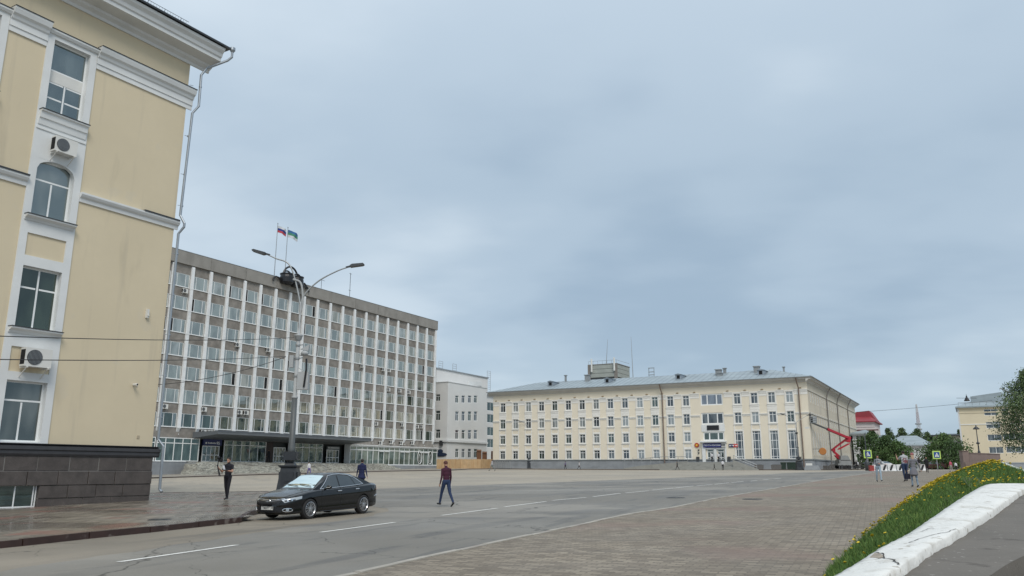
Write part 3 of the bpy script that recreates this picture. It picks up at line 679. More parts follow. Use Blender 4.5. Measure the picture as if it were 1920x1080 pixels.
def place_ac(loc, rz, label, scale=1, first=[True]):
    if first[0]: first[0] = False; AC0.location = loc; AC0.rotation_euler.z = rz; AC0['label'] = label; AC0.scale = (scale,)*3; return AC0
    return dup(AC0, loc, rz, label, scale)
place_ac(FL.W(-5.80, 0-.06, 5.42), AL, 'large white air conditioner in the lower cream panel of the cream building', 1.22)
place_ac(FL.W(-5.80, 0-.06, 14.42), AL, 'white air conditioner high on the cream building between the arched window and the top window', 1.10)
# ================================================================ GREY OFFICE BLOCK WITH WHITE RIBS
P0 = AT(326, 493, 112.0); AG = R(90-29.33); FG = Frame((P0.x, P0.y), AG)
BAY = 3.308; NB0, NB1 = -3, 20
gov = bld('office_block', 'long eight-storey grey panelled office block with tall white vertical ribs', FG)
GX0, GX1 = NB0*BAY-.3, NB1*BAY+.35
rows = [(7.20+3.345*k, 9.14+3.345*k) for k in range(7)]
holes = []
for k in range(NB0, NB1):
    for z0, z1 in rows: holes.append((k*BAY+.32, (k+1)*BAY-.32, z0, z1))
mb = MB(); wallgrid(mb, GX0, GX1, 5.72, 30.6, holes, 0, .16)
mb.add([(GX1, 0, 1), (GX1, 16, 1), (GX1, 16, 30.6), (GX1, 0, 30.6)], [(0, 1, 2, 3)])
mb.add([(GX0, 16, 1), (GX0, 0, 1), (GX0, 0, 30.6), (GX0, 16, 30.6)], [(0, 1, 2, 3)])
mb.add([(GX1, 16, 0), (GX0, 16, 0), (GX0, 16, 30.6), (GX1, 16, 30.6)], [(0, 1, 2, 3)])
mb.build('panel_wall', M_peb, gov)
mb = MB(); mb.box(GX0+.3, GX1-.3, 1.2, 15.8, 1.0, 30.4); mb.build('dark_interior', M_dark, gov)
mb = MB(); x = GX0
edges = [GX0]+[BAY*q for q in (1.9, 3.97, 5.97, 7.95, 9.98, 11.97, 13.98, 15.98, 17.97)]+[GX1+.15]
for a, b in zip(edges[:-1], edges[1:]): mb.box(a+.03, b-.03, -.34, 0.2, 30.62, 32.5)
mb.box(GX0+.1, GX1, -.28, 16, 30.64, 32.42)
mb.build('parapet', M_conc, gov)
mb = MB(); mb.box(GX0, GX1+.17, -.38, .3, 32.503, 32.56); mb.build('parapet_flashing', M_steel, gov)
# ribs, one mesh shared
rb = MB(); wr = .245
rb.prism([(0, 6.55), (-.27, 7.10), (-.27, 30.34), (-.20, 30.52), (0, 30.55)], -wr, wr, 'x')
for z0, z1 in rows: rb.box(-wr-.03, wr+.03, -.295, -.2, z0-.16, z0+.02); rb.lathe([(.07, -.27), (.07, -.31)], 8, (0, 0, z0-1.0), 'y')
ribm = rb.mesh('rib', M_pil)
for k in range(NB0, NB1+1): link('rib', ribm, gov, (k*BAY, 0, 0))
# windows: narrow casement, wide light, casement
WW = BAY-.64; WH = 1.94
def govframe(open_=0):
    mb = MB(); a = WW*.20; b = WW*.74
    win_frame(mb, 0, WW, 0, WH, 0, [(a, 0, WH), (b, 0, WH)], [], .075, .07); mb.box(-.04, WW+.04, -.20, -.02, -.07, 0.0)
    if open_ == 2: mb.box(a+.05, a+.09, -.45, -.07, .1, WH-.1)
    return mb.mesh('window', M_pvc)
fmesh = govframe()
def govpane(mats, gap=0):
    mb = MB(); a = WW*.20; b = WW*.74
    mb.cur = 1 if gap != 1 else 2; mb.box(.02, a, -.05, -.03, .02, WH-.02)
    mb.cur = 0; mb.box(a, b, -.052, -.03, .02, WH-.02)
    mb.cur = 1 if gap != 3 else 2; mb.box(b, WW-.02, -.05, -.03, .02, WH-.02)
    return mb.mesh('pane', mats)
pm = {}
for nm, A_, B_ in (('s', G_sky, G_sky2), ('b', G_sky2, G_sky), ('d', G_dark, G_near), ('c', G_curt, G_sky2)):
    for gp in (0, 1, 3): pm[nm, gp] = govpane([A_, B_, M_dark], gp)
gaps = {(6, 3): 1, (6, 4): 1, (6, 5): 1, (5, 1): 1, (4, 0): 1, (6, 8): 3, (3, 6): 1, (3, 7): 1, (2, 6): 3, (2, 12): 1, (4, 9): 1, (3, 10): 1, (0, 15): 1, (1, 14): 3, (0, 18): 3, (5, 8): 1}
rr = random.Random(11); rest = []
for k in range(NB0, NB1):
    for r_i, (z0, z1) in enumerate(rows):
        dk = r_i == 0 and k < 9 or (r_i == 0 and rr.random() < .4)  # lowest row: dark pane colour stands in for the reflection of trees
        nm = 'd' if dk else ('b' if rr.random() < .25 else 's')
        if not dk and r_i in (1, 2) and k > 10 and rr.random() < .5: nm = 'd' if rr.random() < .35 else 'b'
        if not dk and rr.random() < .10: nm = 'c'
        me = pm[nm, gaps.get((r_i, k), 0 if rr.random() > .05 else 3)]
        if 0 <= k < 14 or (k == 14 and r_i > 4):
            o = link('window', fmesh, gov, (k*BAY+.32, .10, z0)); link('pane', me, o, (0, 0, 0))
        else: rest.append((me, (k*BAY+.32, .10, z0)))
def merged(name, items, parent, mats=None):
    """many small copies as ONE object"""
    mb = MB(); mm = []
    for me, lc in items:
        off = [mm.index(q) if q in mm else (mm.append(q) or len(mm)-1) for q in me.materials]; k0 = len(mb.v)
        mb.v += [(v.co.x+lc[0], v.co.y+lc[1], v.co.z+lc[2]) for v in me.vertices]
        for p in me.polygons: mb.f.append(tuple(i+k0 for i in p.vertices)); mb.m.append(off[p.material_index])
    return mb.build(name, mm, parent)
o = merged('windows', [(fmesh, l_) for _, l_ in rest], gov); o['kind'] = 'stuff'
o2 = merged('panes', rest, o); o2['kind'] = 'stuff'
# ground-floor shop front
zf0, zf1 = 2.46, 5.70
def shopfront(x0, x1, n, y=0, zt=zf1, door=None, name='shop_window', pane=G_shop, z0=zf0, trans=4.95):
    mb = MB(); wd = x1-x0
    win_frame(mb, 0, wd, 0, zt-z0, 0, [(wd*i/n, 0, zt-z0) for i in range(1, n)], [(trans-z0, 0, wd)], .11, .12)
    o = mb.build(name, M_pvc, gov, loc=(x0, y, z0)); pb = MB(); pb.box(.02, wd-.02, -.06, -.04, .02, zt-z0-.02); pb.build('pane', pane, o); return o
def doors(x0, x1, y, z0, z1, n=4):
    mb = MB(); wd = x1-x0; hh = z1-z0
    win_frame(mb, 0, wd, 0, hh, 0, [(wd*i/n, 0, hh) for i in range(1, n)], [(hh*.42, 0, wd)], .12, .1)
    o = mb.build('entrance_door', M_pvc, gov, loc=(x0, y, z0)); pb = MB(); pb.box(.02, wd-.02, -.05, -.03, .02, hh-.02); pb.build('pane', G_dark, o)
    hb = MB()
    for i in range(1, n, 2): hb.box(wd*i/n-.16, wd*i/n-.12, -.2, -.1, hh*.38, hh*.55)
    hb.build('handle', M_steel, o); return o
def sx(px, py, y=0): return FG.fy(px, py, y).x
xa = sx(360, 840); 
shopfront(GX0, -.2, 4, -.05); shopfront(0, 2.0+BAY*1.55, 5, -.05)
xe0, xe1 = sx(380, 860), sx(412, 860)
shopfront(2.0+BAY*1.55+.15, xe0-.6, 1, .3, trans=4.9)
doors(xe0, xe1, .35, zf0, 4.75)
sg = MB(); sg.box(xe0-.15, xe1+.15, -.02, .30, 4.80, 5.68); s_ = sg.build('entrance_sign', mat('navy_sign', (.012, .022, .11), .5, .05), gov)
link('lettering', text_mesh('95', .62, M_pvc, depth=.01), s_, (xe1-.55, -.04, 5.12)); 
tb = MB(); tb.box(xe0+.25, xe0+.5, -.04, -.025, 5.0, 5.25)
for q in range(9): tb.box(xe0+.7+q*.17, xe0+.82+q*.17, -.04, -.025, 5.04, 5.04+(.16 if q % 3 else .22))
tb.build('small_print', M_pvc, s_)
shopfront(xe1+.8, sx(500, 860)-.1, 5, .3)
xm0, xm1 = sx(515, 860), sx(537, 860); doors(xm0, xm1, .45, zf0, 4.85)
shopfront(xm1+.5, sx(608, 860)-.3, 5, .3, pane=G_shop)
xd0, xd1 = sx(614, 860), sx(637, 860); doors(xd0, xd1, .35, zf0, 4.75)
sg = MB(); sg.box(xd0, xd1, .1, .3, 4.82, 5.3); s2 = sg.build('door_sign', M_grey, gov)
sb = MB()
for q in range(8): sb.box(xd0+.75+q*.27, xd0+.93+q*.27, .085, .099, 5.0, 5.16)
sb.box(xd0+.25, xd0+.45, .085, .099, 4.95, 5.2); sb.build('small_print', M_pvc, s2)
mb = MB(); mb.box(xe0-2.6, xd1+1.6, 1.0, 1.05, 2.4, 5.75); mb.box(xe0-2.6, xd1+2, .0, 1.0, 5.62, 5.72); mb.build('recess_wall', mat('dark_recess_cladding', (.045, .055, .055), .6, .15), gov)
mb = MB(); mb.box(xm0-2.3, xm0-.15, .32, .9, 2.46, 5.6); mb.box(xm0-2.0, xm0-.6, .22, .318, 3.4, 5.0); mb.build('notice_board', mat('dark_brown_board', (.03, .018, .016), .5, .1), gov)
# glazed pavilion at the right end
PV = G_shop
xs0 = sx(655, 870, -1.2)
pan = glass('pane_pavilion', (.07, .10, .09), .12, (.85, .95, .92), curtain=(.18, .23, .21))
mb = MB(); x1_ = GX1-.5; n = 17
for i in range(n+1):
    xx = xs0+(x1_-xs0)*i/n; mb.box(xx-.06, xx+.06, -1.30, -1.16, 2.2, 5.52)
mb.box(xs0-.1, x1_+.1, -1.34, -1.14, 5.40, 5.62); mb.box(xs0-.1, x1_+.1, -1.32, -1.15, 4.78, 4.94); mb.box(xs0-.1, x1_+.1, -1.34, -1.14, 2.16, 2.34); mb.box(xs0-.1, x1_+.1, -1.6, 0, 5.624, 5.76)
mb.box(xs0-.1, xs0, -1.2, 0, 2.2, 5.6)
o = mb.build('glazed_pavilion', M_pvc, gov); pb = MB(); pb.box(xs0, x1_, -1.24, -1.20, 2.25, 5.5); pb.build('pane', pan, o)
aw = MB()
for i in (5, 6, 9, 10, 13, 14):
    xx = xs0+(x1_-xs0)*(i+.5)/n; aw.box(xx-.62, xx+.62, -1.55, -1.345, 4.62, 4.86)
aw.build('roller_blind_box', M_white, o)
xo = sx(786, 860, -1.3); ob = MB()
for xx in (xo, xo+3.6):
    ob.lathe([(.78, -1.40), (.78, -1.36)], 20, (xx, 0, 3.75), 'y'); ob.lathe([(.60, -1.405), (.60, -1.36)], 20, (xx, 0, 3.75), 'y')
oo = MB()
for xx in (xo, xo+3.6): oo.ball((xx, -1.37, 3.75), (.62, .06, 1.15), 20)
oo.build('oval_window', G_dark, o)
of = MB()
for xx in (xo, xo+3.6):
    ps = [(xx+.70*math.cos(t), -1.42, 3.75+1.25*math.sin(t)) for t in np.linspace(0, 2*PI, 28)]; of.tube(ps, .07, 6)
    ps = [(xx+.28*math.cos(t), -1.42, 3.65+.7*math.sin(t)) for t in np.linspace(0, 2*PI, 28)]; of.tube(ps, .035, 6)
of.build('oval_frame', M_pvc, o)
# canopy
c0 = sx(360.5, 824); cy_ = 5.2
c1 = FG.fy(696, 832, -cy_).x
mb = MB(); mb.prism([(0.0, 5.74), (-cy_, 6.24), (-cy_, 6.70), (0, 6.60)], c0, c1, 'x'); mb.build('canopy', mat('slate_grey_canopy', (.125, .138, .15), .5, .1, .6), gov)
mb = MB(); mb.box(c0+.05, c1-.05, -cy_-.03, -cy_-.003, 6.56, 6.76); mb.build('canopy_edge', mat('slate_edge', (.10, .115, .13), .5, .1), gov)
# podium and rubble steps
zb = lambda x, y: gz(*FG.W(x, y)[:2])
M_slab = mat('rough_stone_steps', (.46, .455, .40), .9, .38, 3.5, 1., 9, layers=[(1.8, .55, .04, (.17, .165, .15), .8, (1, 1, 5)), (3, .62, .03, (.56, .56, .52), .8, (1, 1, 5)), (.4, .6, .08, (.22, .20, .17), .6)])
mb = MB(); sx0 = sx(350, 868); sx1 = sx(700, 878); rr = random.Random(4)
nst = 13
for k in range(nst):
    z1_ = 2.42-k*.155; d0 = 2.6+k*.40
    xx = sx0-k*.42
    if k < 2 or True:
        x = sx0-k*.40
        while x < sx1+k*.5:
            wd = rr.uniform(.7, 2.4); zz = z1_+rr.uniform(-.035, .035); dd = d0+rr.uniform(-.12, .12)
            mb.box(x+.012, min(x+wd, sx1+k*.5)-.012, -dd, -max(.1, dd-2.7) if k else .9, zz-.17 if k else .6, zz); x += wd
o = mb.build('stone_steps', M_slab, gov)
mb = MB(); mb.box(sx0-.5, sx1, -2.4, .9, .2, 2.3); mb.build('podium_core', M_greybase, gov)
mb = MB(); mb.box(GX0, sx0-.4, -.30, 0, -.5, 2.40); mb.build('base_wall', M_greybase, gov); mb = MB(); mb.box(sx1+.2, GX1, -1.55, 0, -.2, 2.14); mb.build('base_wall', M_greybase, gov)
mb = MB(); mb.box(GX0, sx0-.38, -.36, 0, 2.402, 2.47); mb.build('base_cap', M_white, gov)
mb = MB()
for xx in (sx(588, 880, -4), sx(600, 880, -5.5)):
    mb.tube([(xx, -4.2, 1.2), (xx, -4.2, 2.7), (xx+.3, -6.4, 1.9), (xx+.3, -6.4, .6)], .03, 6)
mb.build('step_handrail', M_steel, gov)
# roof gear
def rooftower(px, pyt, y, h, parent=gov):
    q = FG.fy(px, pyt, y); return q
mb = MB(); q = FG.fy(657.5, 512, 2.5)
mb.tube([(q.x, 2.5, 32), (q.x, 2.5, q.z)], .05, 5); mb.tube([(q.x-.35, 2.5, q.z-.15), (q.x+.35, 2.5, q.z-.15)], .03, 4); mb.tube([(q.x-.4, 2.5, q.z-3.4), (q.x+.3, 2.5, q.z-3.4)], .03, 4)
q = FG.fy(603, 525, 2.5); mb.tube([(q.x, 2.5, 32), (q.x, 2.5, q.z)], .04, 5); mb.tube([(q.x, 2.5, q.z), (q.x+.9, 2.5, q.z)], .03, 4); mb.box(q.x-.25, q.x+.25, 2.3, 2.7, 32.4, 33.0)
mb.build('roof_antenna', M_dsteel, gov)
# flags on the roof
def flag(px, pt, pb, label, stripes, fw, fh, rz):
    top = FG.fy(px, pt, 1.2); t = thing('flag_on_pole', label, 'flag', FG.W(top.x, 1.2, 31.2), AG)
    zt = top.z-31.2; mb = MB(); mb.tube([(0, 0, 0), (0, 0, zt)], [.075, .05], 8); mb.ball((0, 0, zt+.05), .1, 8); mb.build('flagpole', M_steel, t)
    n, m_ = 16, 12; f = MB()
    for s_ in (0, 1):
        for j in range(m_+1):
            for i in range(n+1):
                u_ = i/n; yy = .18*math.sin(u_*7+j*.15)*u_+.06*math.sin(u_*15+j*.4)*u_+s_*.012; zz = zt-.35-fh*j/m_-.14*u_*u_*fh+.05*math.sin(u_*5)
                f.v.append((.06+u_*fw, yy, zz))
    K = (n+1)*(m_+1)
    for j in range(m_):
        for i in range(n):
            a = j*(n+1)+i; f.f.append((a, a+n+1, a+n+2, a+1)); f.m.append(j*3//m_); f.f.append((K+a, K+a+1, K+a+n+2, K+a+n+1)); f.m.append(j*3//m_)
    f.build('flag_cloth', stripes, t, True); return t
fm = lambda n_, c: mat(n_, c, .8, .06)
flag(521, 419.5, 0, 'white, blue and red striped flag on the left one of two roof poles', [fm('flag_white', (.62, .64, .66)), fm('flag_navy', (.03, .05, .22)), fm('flag_red', (.50, .06, .08))], 2.1, 1.15, 0)
flag(540, 427, 0, 'blue, green and white striped flag on the right one of two roof poles', [fm('flag_blue', (.05, .15, .34)), fm('flag_green', (.07, .25, .16)), fm('flag_white', (.62, .64, .66))], 2.5, 1.3, 0)
# black iron emblem over the parapet
em = thing('roof_emblem', 'black iron emblem of two barrels with arched handles mounted on the parapet', 'emblem', FG.W(0, 0, 0), AG)
def ez(px, py, y=-.9): return FG.fy(px, py, y)
def barrel(a, b, c, d):
    p = ez(a, b); q = ez(c, d); xc = (p.x+q.x)/2; r0 = abs(q.x-p.x)/2; mb = MB()
    mb.lathe([(r0*.80, q.z-.1), (r0*.97, q.z+.15), (r0*.99, q.z+1.0), (r0*.92, p.z-.12), (r0*1.02, p.z-.05), (r0*1.02, p.z+.1)], 24, (xc, -.9, 0))
    mb.build('barrel', M_black, em)
    h = MB(); ps = [(xc+r0*.75*math.cos(t), -.9, p.z-.15+.75*math.sin(t)) for t in np.linspace(.1, PI-.1, 12)]; h.tube(ps, .14, 7); h.build('handle', M_black, em); return xc, p.z
b1 = barrel(529, 512, 547, 534); b2 = barrel(548.5, 518, 565, 540)
h = MB(); xm = (b1[0]+b2[0])/2; ps = [(xm+1.75*math.cos(t), -.5, b1[1]-.5+2.1*math.sin(t)) for t in np.linspace(.25, PI-.35, 16)]; h.tube(ps, .17, 7); h.build('large_arch', M_black, em)
h = MB()
for xx, s_ in ((b1[0]-1.6, -1), (b2[0]+1.5, 1), (b2[0]+2.1, 1)):
    zz = b1[1]-.9 if s_ < 0 else b2[1]-.7-(xx-b2[0]-1.5)*.8
    h.tube([(xx-s_*.5, -.6, zz-.3), (xx, -.6, zz+.1), (xx+s_*.6, -.6, zz+.15), (xx+s_*1.1, -.6, zz-.25), (xx+s_*1.15, -.6, zz-.7)], .14, 7)
h.tube([(b1[0], -.3, 32.4), (b2[0], -.3, 32.4)], .12, 6); h.build('side_scroll', M_black, em)
# air conditioners on this block
ords = ['top', 'second', 'third', 'fourth', 'fifth', 'sixth', 'lowest']
nth = ['first', 'second', 'third', 'fourth', 'fifth', 'sixth', 'seventh', 'eighth', 'ninth', 'tenth', 'eleventh', 'twelfth', 'thirteenth', 'fourteenth', 'fifteenth', 'sixteenth', 'seventeenth', 'eighteenth', 'nineteenth', 'last']
seen = {}
for px, py in [(346.6, 545.5), (445, 646.5), (502.5, 656), (308.6, 762), (381.8, 767.5), (448.7, 773), (460.8, 774), (380.6, 810), (393.9, 811), (476, 815), (678, 686), (717.8, 692.6), (728.9, 694.5), (728, 730.6), (748.9, 732.6), (766, 735.3), (705, 794.5), (753.6, 796.4), (782, 800), (790, 800), (713, 830.6), (733, 829), (751.7, 831), (772.5, 830.6)]:
    q = FG.fy(px, py, -.25); k = min(19, max(0, int(q.x/BAY))); row = min(6, max(0, int(round((27.27-q.z)/3.345-.25))))
    key = (k, row); seen[key] = seen.get(key, 0)+1
    base = 'white air conditioner below the %s window of the %s bay from the left' % (ords[row], nth[k])
    if seen[key] > 1: base = 'right-hand ' + base
    u_ = place_ac(FG.W(q.x, .0, q.z-.3), AG, base, 1.05); u_['group'] = 'air conditioners on the grey office block'

# ================================================================ PALE GREY ANNEX BEHIND
Z7 = lambda x, y: (800+x/3.6, 620+y/3.6)
Z8 = lambda x, y: (1080+x/3.6, 620+y/3.6)
Z9 = lambda x, y: (1340+x/3.6, 620+y/3.6)
an0 = AT(837.5, 850, 176.0); FA = Frame((an0.x, an0.y), AG)
an = bld('annex_building', 'pale blue-grey four-storey building with small windows between the office block and the post office', FA)
M_annex = mat('pale_grey_render', (.68, .685, .67), .85, .04, .3, layers=[(.3, .6, .15, (.58, .60, .60), .5)])
M_annex2 = mat('pale_grey_render_upper', (.70, .70, .69), .85, .04, .3)
aT = FA.fy(*Z7(140, 345)).z; aR = FA.fy(*Z7(408, 400)).x; zg = gz(an0.x, an0.y)
hol = []
for cx_ in (205, 248, 291, 331):
    for a, b in ((438, 486), (545, 608), (670, 731), (797, 858)):
        q = FA.fy(*Z7(cx_, a)); q2 = FA.fy(*Z7(cx_-12, b)); q3 = FA.fy(*Z7(cx_+11, b)); hol.append((q2.x, q3.x, q2.z, q.z))
mb = MB(); wallgrid(mb, 0, aR, zg-.5, aT, hol, 0, .3)
hol2 = []
for a, b in ((430, 476), (540, 606), (667, 727)):
    q = FA.fx(*Z7(60, a)); q2 = FA.fx(*Z7(90, b)); hol2.append((-q.y, -q2.y, q2.z, q.z))
wallgrid(mb, -26, 0, zg-.5, aT, hol2, 0, .3, to=lambda x, y, z: (y, -x, z))
mb.box(.1, aR, .4, 26, aT-.3, aT-.02); mb.add([(aR, 0, 0), (aR, 26, 0), (aR, 26, aT), (aR, 0, aT)], [(0, 1, 2, 3)])
mb.build('wall', M_annex, an)
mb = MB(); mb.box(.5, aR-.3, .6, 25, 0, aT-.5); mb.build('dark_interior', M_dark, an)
for i, h in enumerate(hol):
    window(an, h[0], h[1], h[2], h[3], .2, [((h[1]-h[0])*.5, 0, (h[3]-h[2])*.72)], [((h[3]-h[2])*.72, 0, h[1]-h[0])], G_post if i % 3 else G_dark, t=.09)
for i, h in enumerate(hol2):
    o = window(an, 0, h[1]-h[0], 0, h[3]-h[2], 0, [((h[1]-h[0])*.5, 0, (h[3]-h[2])*.72)], [((h[3]-h[2])*.72, 0, h[1]-h[0])], G_dark, t=.11); o.location = (.2, -h[0], h[2]); o.rotation_euler.z = -PI/2
zc = FA.fy(*Z7(140, 742)).z
mb = MB(); mb.box(-.35, aR+.1, -.35, -.003, zc-.25, zc+.2); mb.box(-.35, -.003, -.003, 26, zc-.25, zc+.2); mb.build('string_course', M_white, an)
mb = MB(); mb.box(-.12, aR, -.12, -.003, zg-.5, zg+1.0); mb.box(-.12, -.003, -.003, 26, zg-.5, zg+1.0); mb.build('base', M_greybase, an)
mb = MB(); mb.box(-.12, aR, -.12, 0, aT+.002, aT+.12); mb.box(-.12, 0, 0, 26, aT+.002, aT+.12); mb.build('coping', M_white, an)
u0 = FA.fx(*Z7(95, 265), 3.5); uz = u0.z; uR = FA.fy(*Z7(412, 330), 4).x
mb = MB(); mb.box(1.2, uR, 4, 26, aT-.3, uz); mb.build('upper_storey', M_annex2, an)
mb = MB(); mb.box(1.0, uR+.2, 3.8, 26, uz+.002, uz+.25); mb.build('upper_edge', M_steel, an)
mb = MB()
for cx_ in range(285, 372, 9): q = FA.fy(*Z7(cx_, 360), 3.9); mb.box(q.x-.25, q.x+.25, 3.8, 3.98, q.z-.5, q.z+.6)
mb.build('roof_vent', M_white, an)
mb = MB()
for cx_ in (95, 188, 420):
    q = FA.fy(*Z7(cx_, 250), 4.6)
    for dx in (-.8, .8): mb.tube([(q.x+dx, 4.6, uz-3), (q.x+dx, 4.6, uz+2.0)], .05, 4)
    for z in np.arange(uz-3, uz+2.1, .5): mb.tube([(q.x-.8, 4.6, z), (q.x+.8, 4.6, z)], .035, 4)
mb.build('roof_ladder', M_steel, an)
q = FA.fx(*Z7(95, 828)); mb = MB(); mb.ball((-.16, q.y, q.z-.25), (.07, 1.75, .42), 16); mb.ball((-.17, q.y, q.z+.45), (.07, .7, .45), 14)
tag(mb.build('oval_sign', mat('navy_board', (.02, .035, .07), .5, .05), None, loc=(FA.o.x, FA.o.y, 0)), 'dark blue oval sign on the pale annex wall above the wooden fence', 'sign').rotation_euler.z = AG
mb = MB(); q = FA.fx(*Z7(103, 758)); mb.box(-.5, -.1, q.y-.35, q.y+.35, q.z-.5, q.z+.5); mb.build('vent_box', M_dsteel, an)
# further wing behind the annex, seen in the gap before the post office
q0 = AT(905, 860, 205); FW = Frame((q0.x, q0.y), AG)
wb = bld('rear_wing_building', 'narrow grey four-storey block in the gap between the pale annex and the post office', FW)
zt = FW.fy(*Z7(432, 440)).z; hol3 = []
for cy in (513, 593, 680, 760):
    q = FW.fy(*Z7(432, cy)); hol3.append((q.x-1.7, q.x+1.7, q.z-1.1, q.z+1.1))
mb = MB(); wallgrid(mb, -3, 40, -1, zt, hol3, 0, .3); mb.add([(-3, 0, -1), (-3, 14, -1), (-3, 14, zt), (-3, 0, zt)][::-1], [(0, 1, 2, 3)]); mb.box(-2.9, 40, .5, 14, zt-.4, zt-.02)
mb.build('wall', M_annex, wb)
for h in hol3: window(wb, h[0], h[1], h[2], h[3], .2, [(1.7, 0, 2.2)], [], G_dark, t=.12)
mb = MB(); mb.box(-3.2, 40.2, -.5, 14, zt, zt+.35); mb.build('roof_edge', M_pipe, wb)
# pole in front of the annex
q = G(*Z7(366, 912)); t_ = FA.fy(*Z7(377, 305), -3)
mb = MB(); H = AT(*Z7(377, 305), q.y).z-gz(q.x, q.y); mb.lathe([(.22, 0), (.22, .4), (.14, .42), (.10, H*.6), (.07, H)], 10); mb.ball((0, 0, H+.08), .12, 8)
tag(mb.build('flagpole', M_steel, None, True, loc=(q.x, q.y, gz(q.x, q.y))), 'tall bare grey pole in front of the pale annex beside the wooden fence', 'pole')
# wooden site fence
M_wood = mat('new_timber', (.50, .345, .19), .75, .16, 1.5, .2, 20, layers=[(1.1, .6, .06, (.40, .22, .09), .6, (3, 3, .3))])
def line_fence(name, label, pts, ht, mt, board=.14, gap=.006, cat='fence', top=None):
    a = pts[0]; t = thing(name, label, cat, (a[0], a[1], 0)); mb = MB(); pb = MB()
    for p, q in zip(pts[:-1], pts[1:]):
        p = Vector((p[0]-a[0], p[1]-a[1])); q = Vector((q[0]-a[0], q[1]-a[1])); n = max(1, int((q-p).length/board)); d = (q-p)/n; ang = math.atan2(d.y, d.x)
        for k in range(n):
            c = p+d*(k+.5); zz = gz(c.x+a[0], c.y+a[1]); h_ = ht+random.uniform(-.03, .03)
            M = Matrix.Translation((c.x, c.y, zz)) @ Matrix.Rotation(ang, 4, 'Z'); mb.box(-d.length/2+gap, d.length/2-gap, -.02, .0+random.uniform(-.008, .008), .05, h_, M)
            if k % 16 == 0: pb.box(-.05, .05, .01, .11, 0, ht-.1, M)
    mb.build('boards', mt, t); pb.build('post', mt, t); return t
f0 = G(820, 876); f0 = AT(819, 870, 158); f1 = AT(864, 870, 164); f2 = AT(901, 870, 166); f3 = AT(926, 870, 172)
line_fence('timber_fence', 'long yellowish timber board fence in front of the pale annex', [f0[:2], f1[:2], f2[:2], f3[:2]], 1.95, M_wood, .22)
# dark wooden boxes behind the fence
mb = MB(); q = AT(912, 865, 176)
for dx, h_ in ((-1.6, 3.6), (-.4, 3.2), (1.5, 3.3)): mb.box(dx-.5, dx+.5, -.4, .4, 0, h_); mb.prism([(-.6, h_), (.6, h_), (0, h_+.35)], dx-.5, dx+.5, 'x')
tag(mb.build('timber_stack', mat('brown_timber', (.17, .08, .04), .8, .2), None, loc=(q.x, q.y, gz(q.x, q.y))), 'brown timber posts and boxes behind the right end of the board fence', 'timber stack')

# ================================================================ POST OFFICE
S0 = AT(1514, 739, 140.0); FP = Frame((S0.x, S0.y), R(-29.33))
po = bld('post_office', 'long pale yellow four-storey post office with white trim and a grey tin roof', FP)
PL, PD, PWING = -63.55, 67.0, 15.0
PB = 3.30
colsL = [-61.18+3.035*i for i in range(14)]; colsR = [-12.22, -9.17, -6.13, -3.08]
RW = [(3.52, 5.18), (6.58, 8.30), (9.72, 11.64), (13.15, 15.06)]; ww = .60
holes = []
for c in colsL:
    for a, b in RW: holes.append((c-ww, c+ww, a, b))
for c in colsR:
    for a, b in RW[2:]: holes.append((c-ww, c+ww, a, b))
    holes.append((c-.68, c+.68, 3.42, 8.31))
holes += [(-18.95, -14.82, 13.1, 15.2), (-18.95, -14.82, 9.65, 11.75), (-18.75, -14.9, 6.70, 8.3), (-18.15, -16.95, 2.86, 5.2), (-16.25, -15.05, 2.86, 5.2)]
mb = MB(); wallgrid(mb, PL, 0, PB, 16.75, holes, 0, .25)
# side facade, small windows in 4 rows
scols = [2.2+2.62*i for i in range(25)]; sh = []
for i, c in enumerate(scols):
    sh += [(c-.5, c+.5, 13.2, 15.0), (c-.5, c+.5, 9.8, 11.5)]
    if i < 12: sh.append((c-.5, c+.5, 4.2, 8.2))
    else: sh += [(c-.5, c+.5, 6.7, 8.2), (c-.5, c+.5, 3.6, 5.1)]
mb.build('wall', M_post, po)
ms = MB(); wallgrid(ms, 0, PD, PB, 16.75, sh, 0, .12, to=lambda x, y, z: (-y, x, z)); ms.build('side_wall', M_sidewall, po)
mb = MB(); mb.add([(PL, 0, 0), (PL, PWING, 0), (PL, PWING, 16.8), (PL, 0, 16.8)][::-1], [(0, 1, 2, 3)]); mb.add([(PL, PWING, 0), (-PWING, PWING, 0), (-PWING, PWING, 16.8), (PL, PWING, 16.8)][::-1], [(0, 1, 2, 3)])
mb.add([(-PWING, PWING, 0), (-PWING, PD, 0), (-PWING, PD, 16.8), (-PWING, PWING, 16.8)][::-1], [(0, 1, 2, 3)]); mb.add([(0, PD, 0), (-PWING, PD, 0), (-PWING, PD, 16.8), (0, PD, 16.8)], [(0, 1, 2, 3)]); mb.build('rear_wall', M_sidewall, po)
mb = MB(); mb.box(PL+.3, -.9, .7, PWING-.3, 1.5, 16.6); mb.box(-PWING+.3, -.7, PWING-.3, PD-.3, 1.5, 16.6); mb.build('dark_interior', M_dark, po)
# plinth
mb = MB(); mb.box(PL-.12, .12, -.12, PWING, -.3, PB-.14); mb.box(-PWING, .121, PWING, PD, -.3, PB-.14)
mb.build('plinth', M_greybase, po)
mb = MB(); moulding(mb, [(0, PB-.138), (.16, PB-.138), (.24, PB-.05), (.24, PB+.05), (.1, PB+.12), (0, PB+.12)], PL-.2, .2)
mb.box(.003, .24, 0.01, PD, PB-.138, PB+.09); mb.build('plinth_cap', M_grey, po)
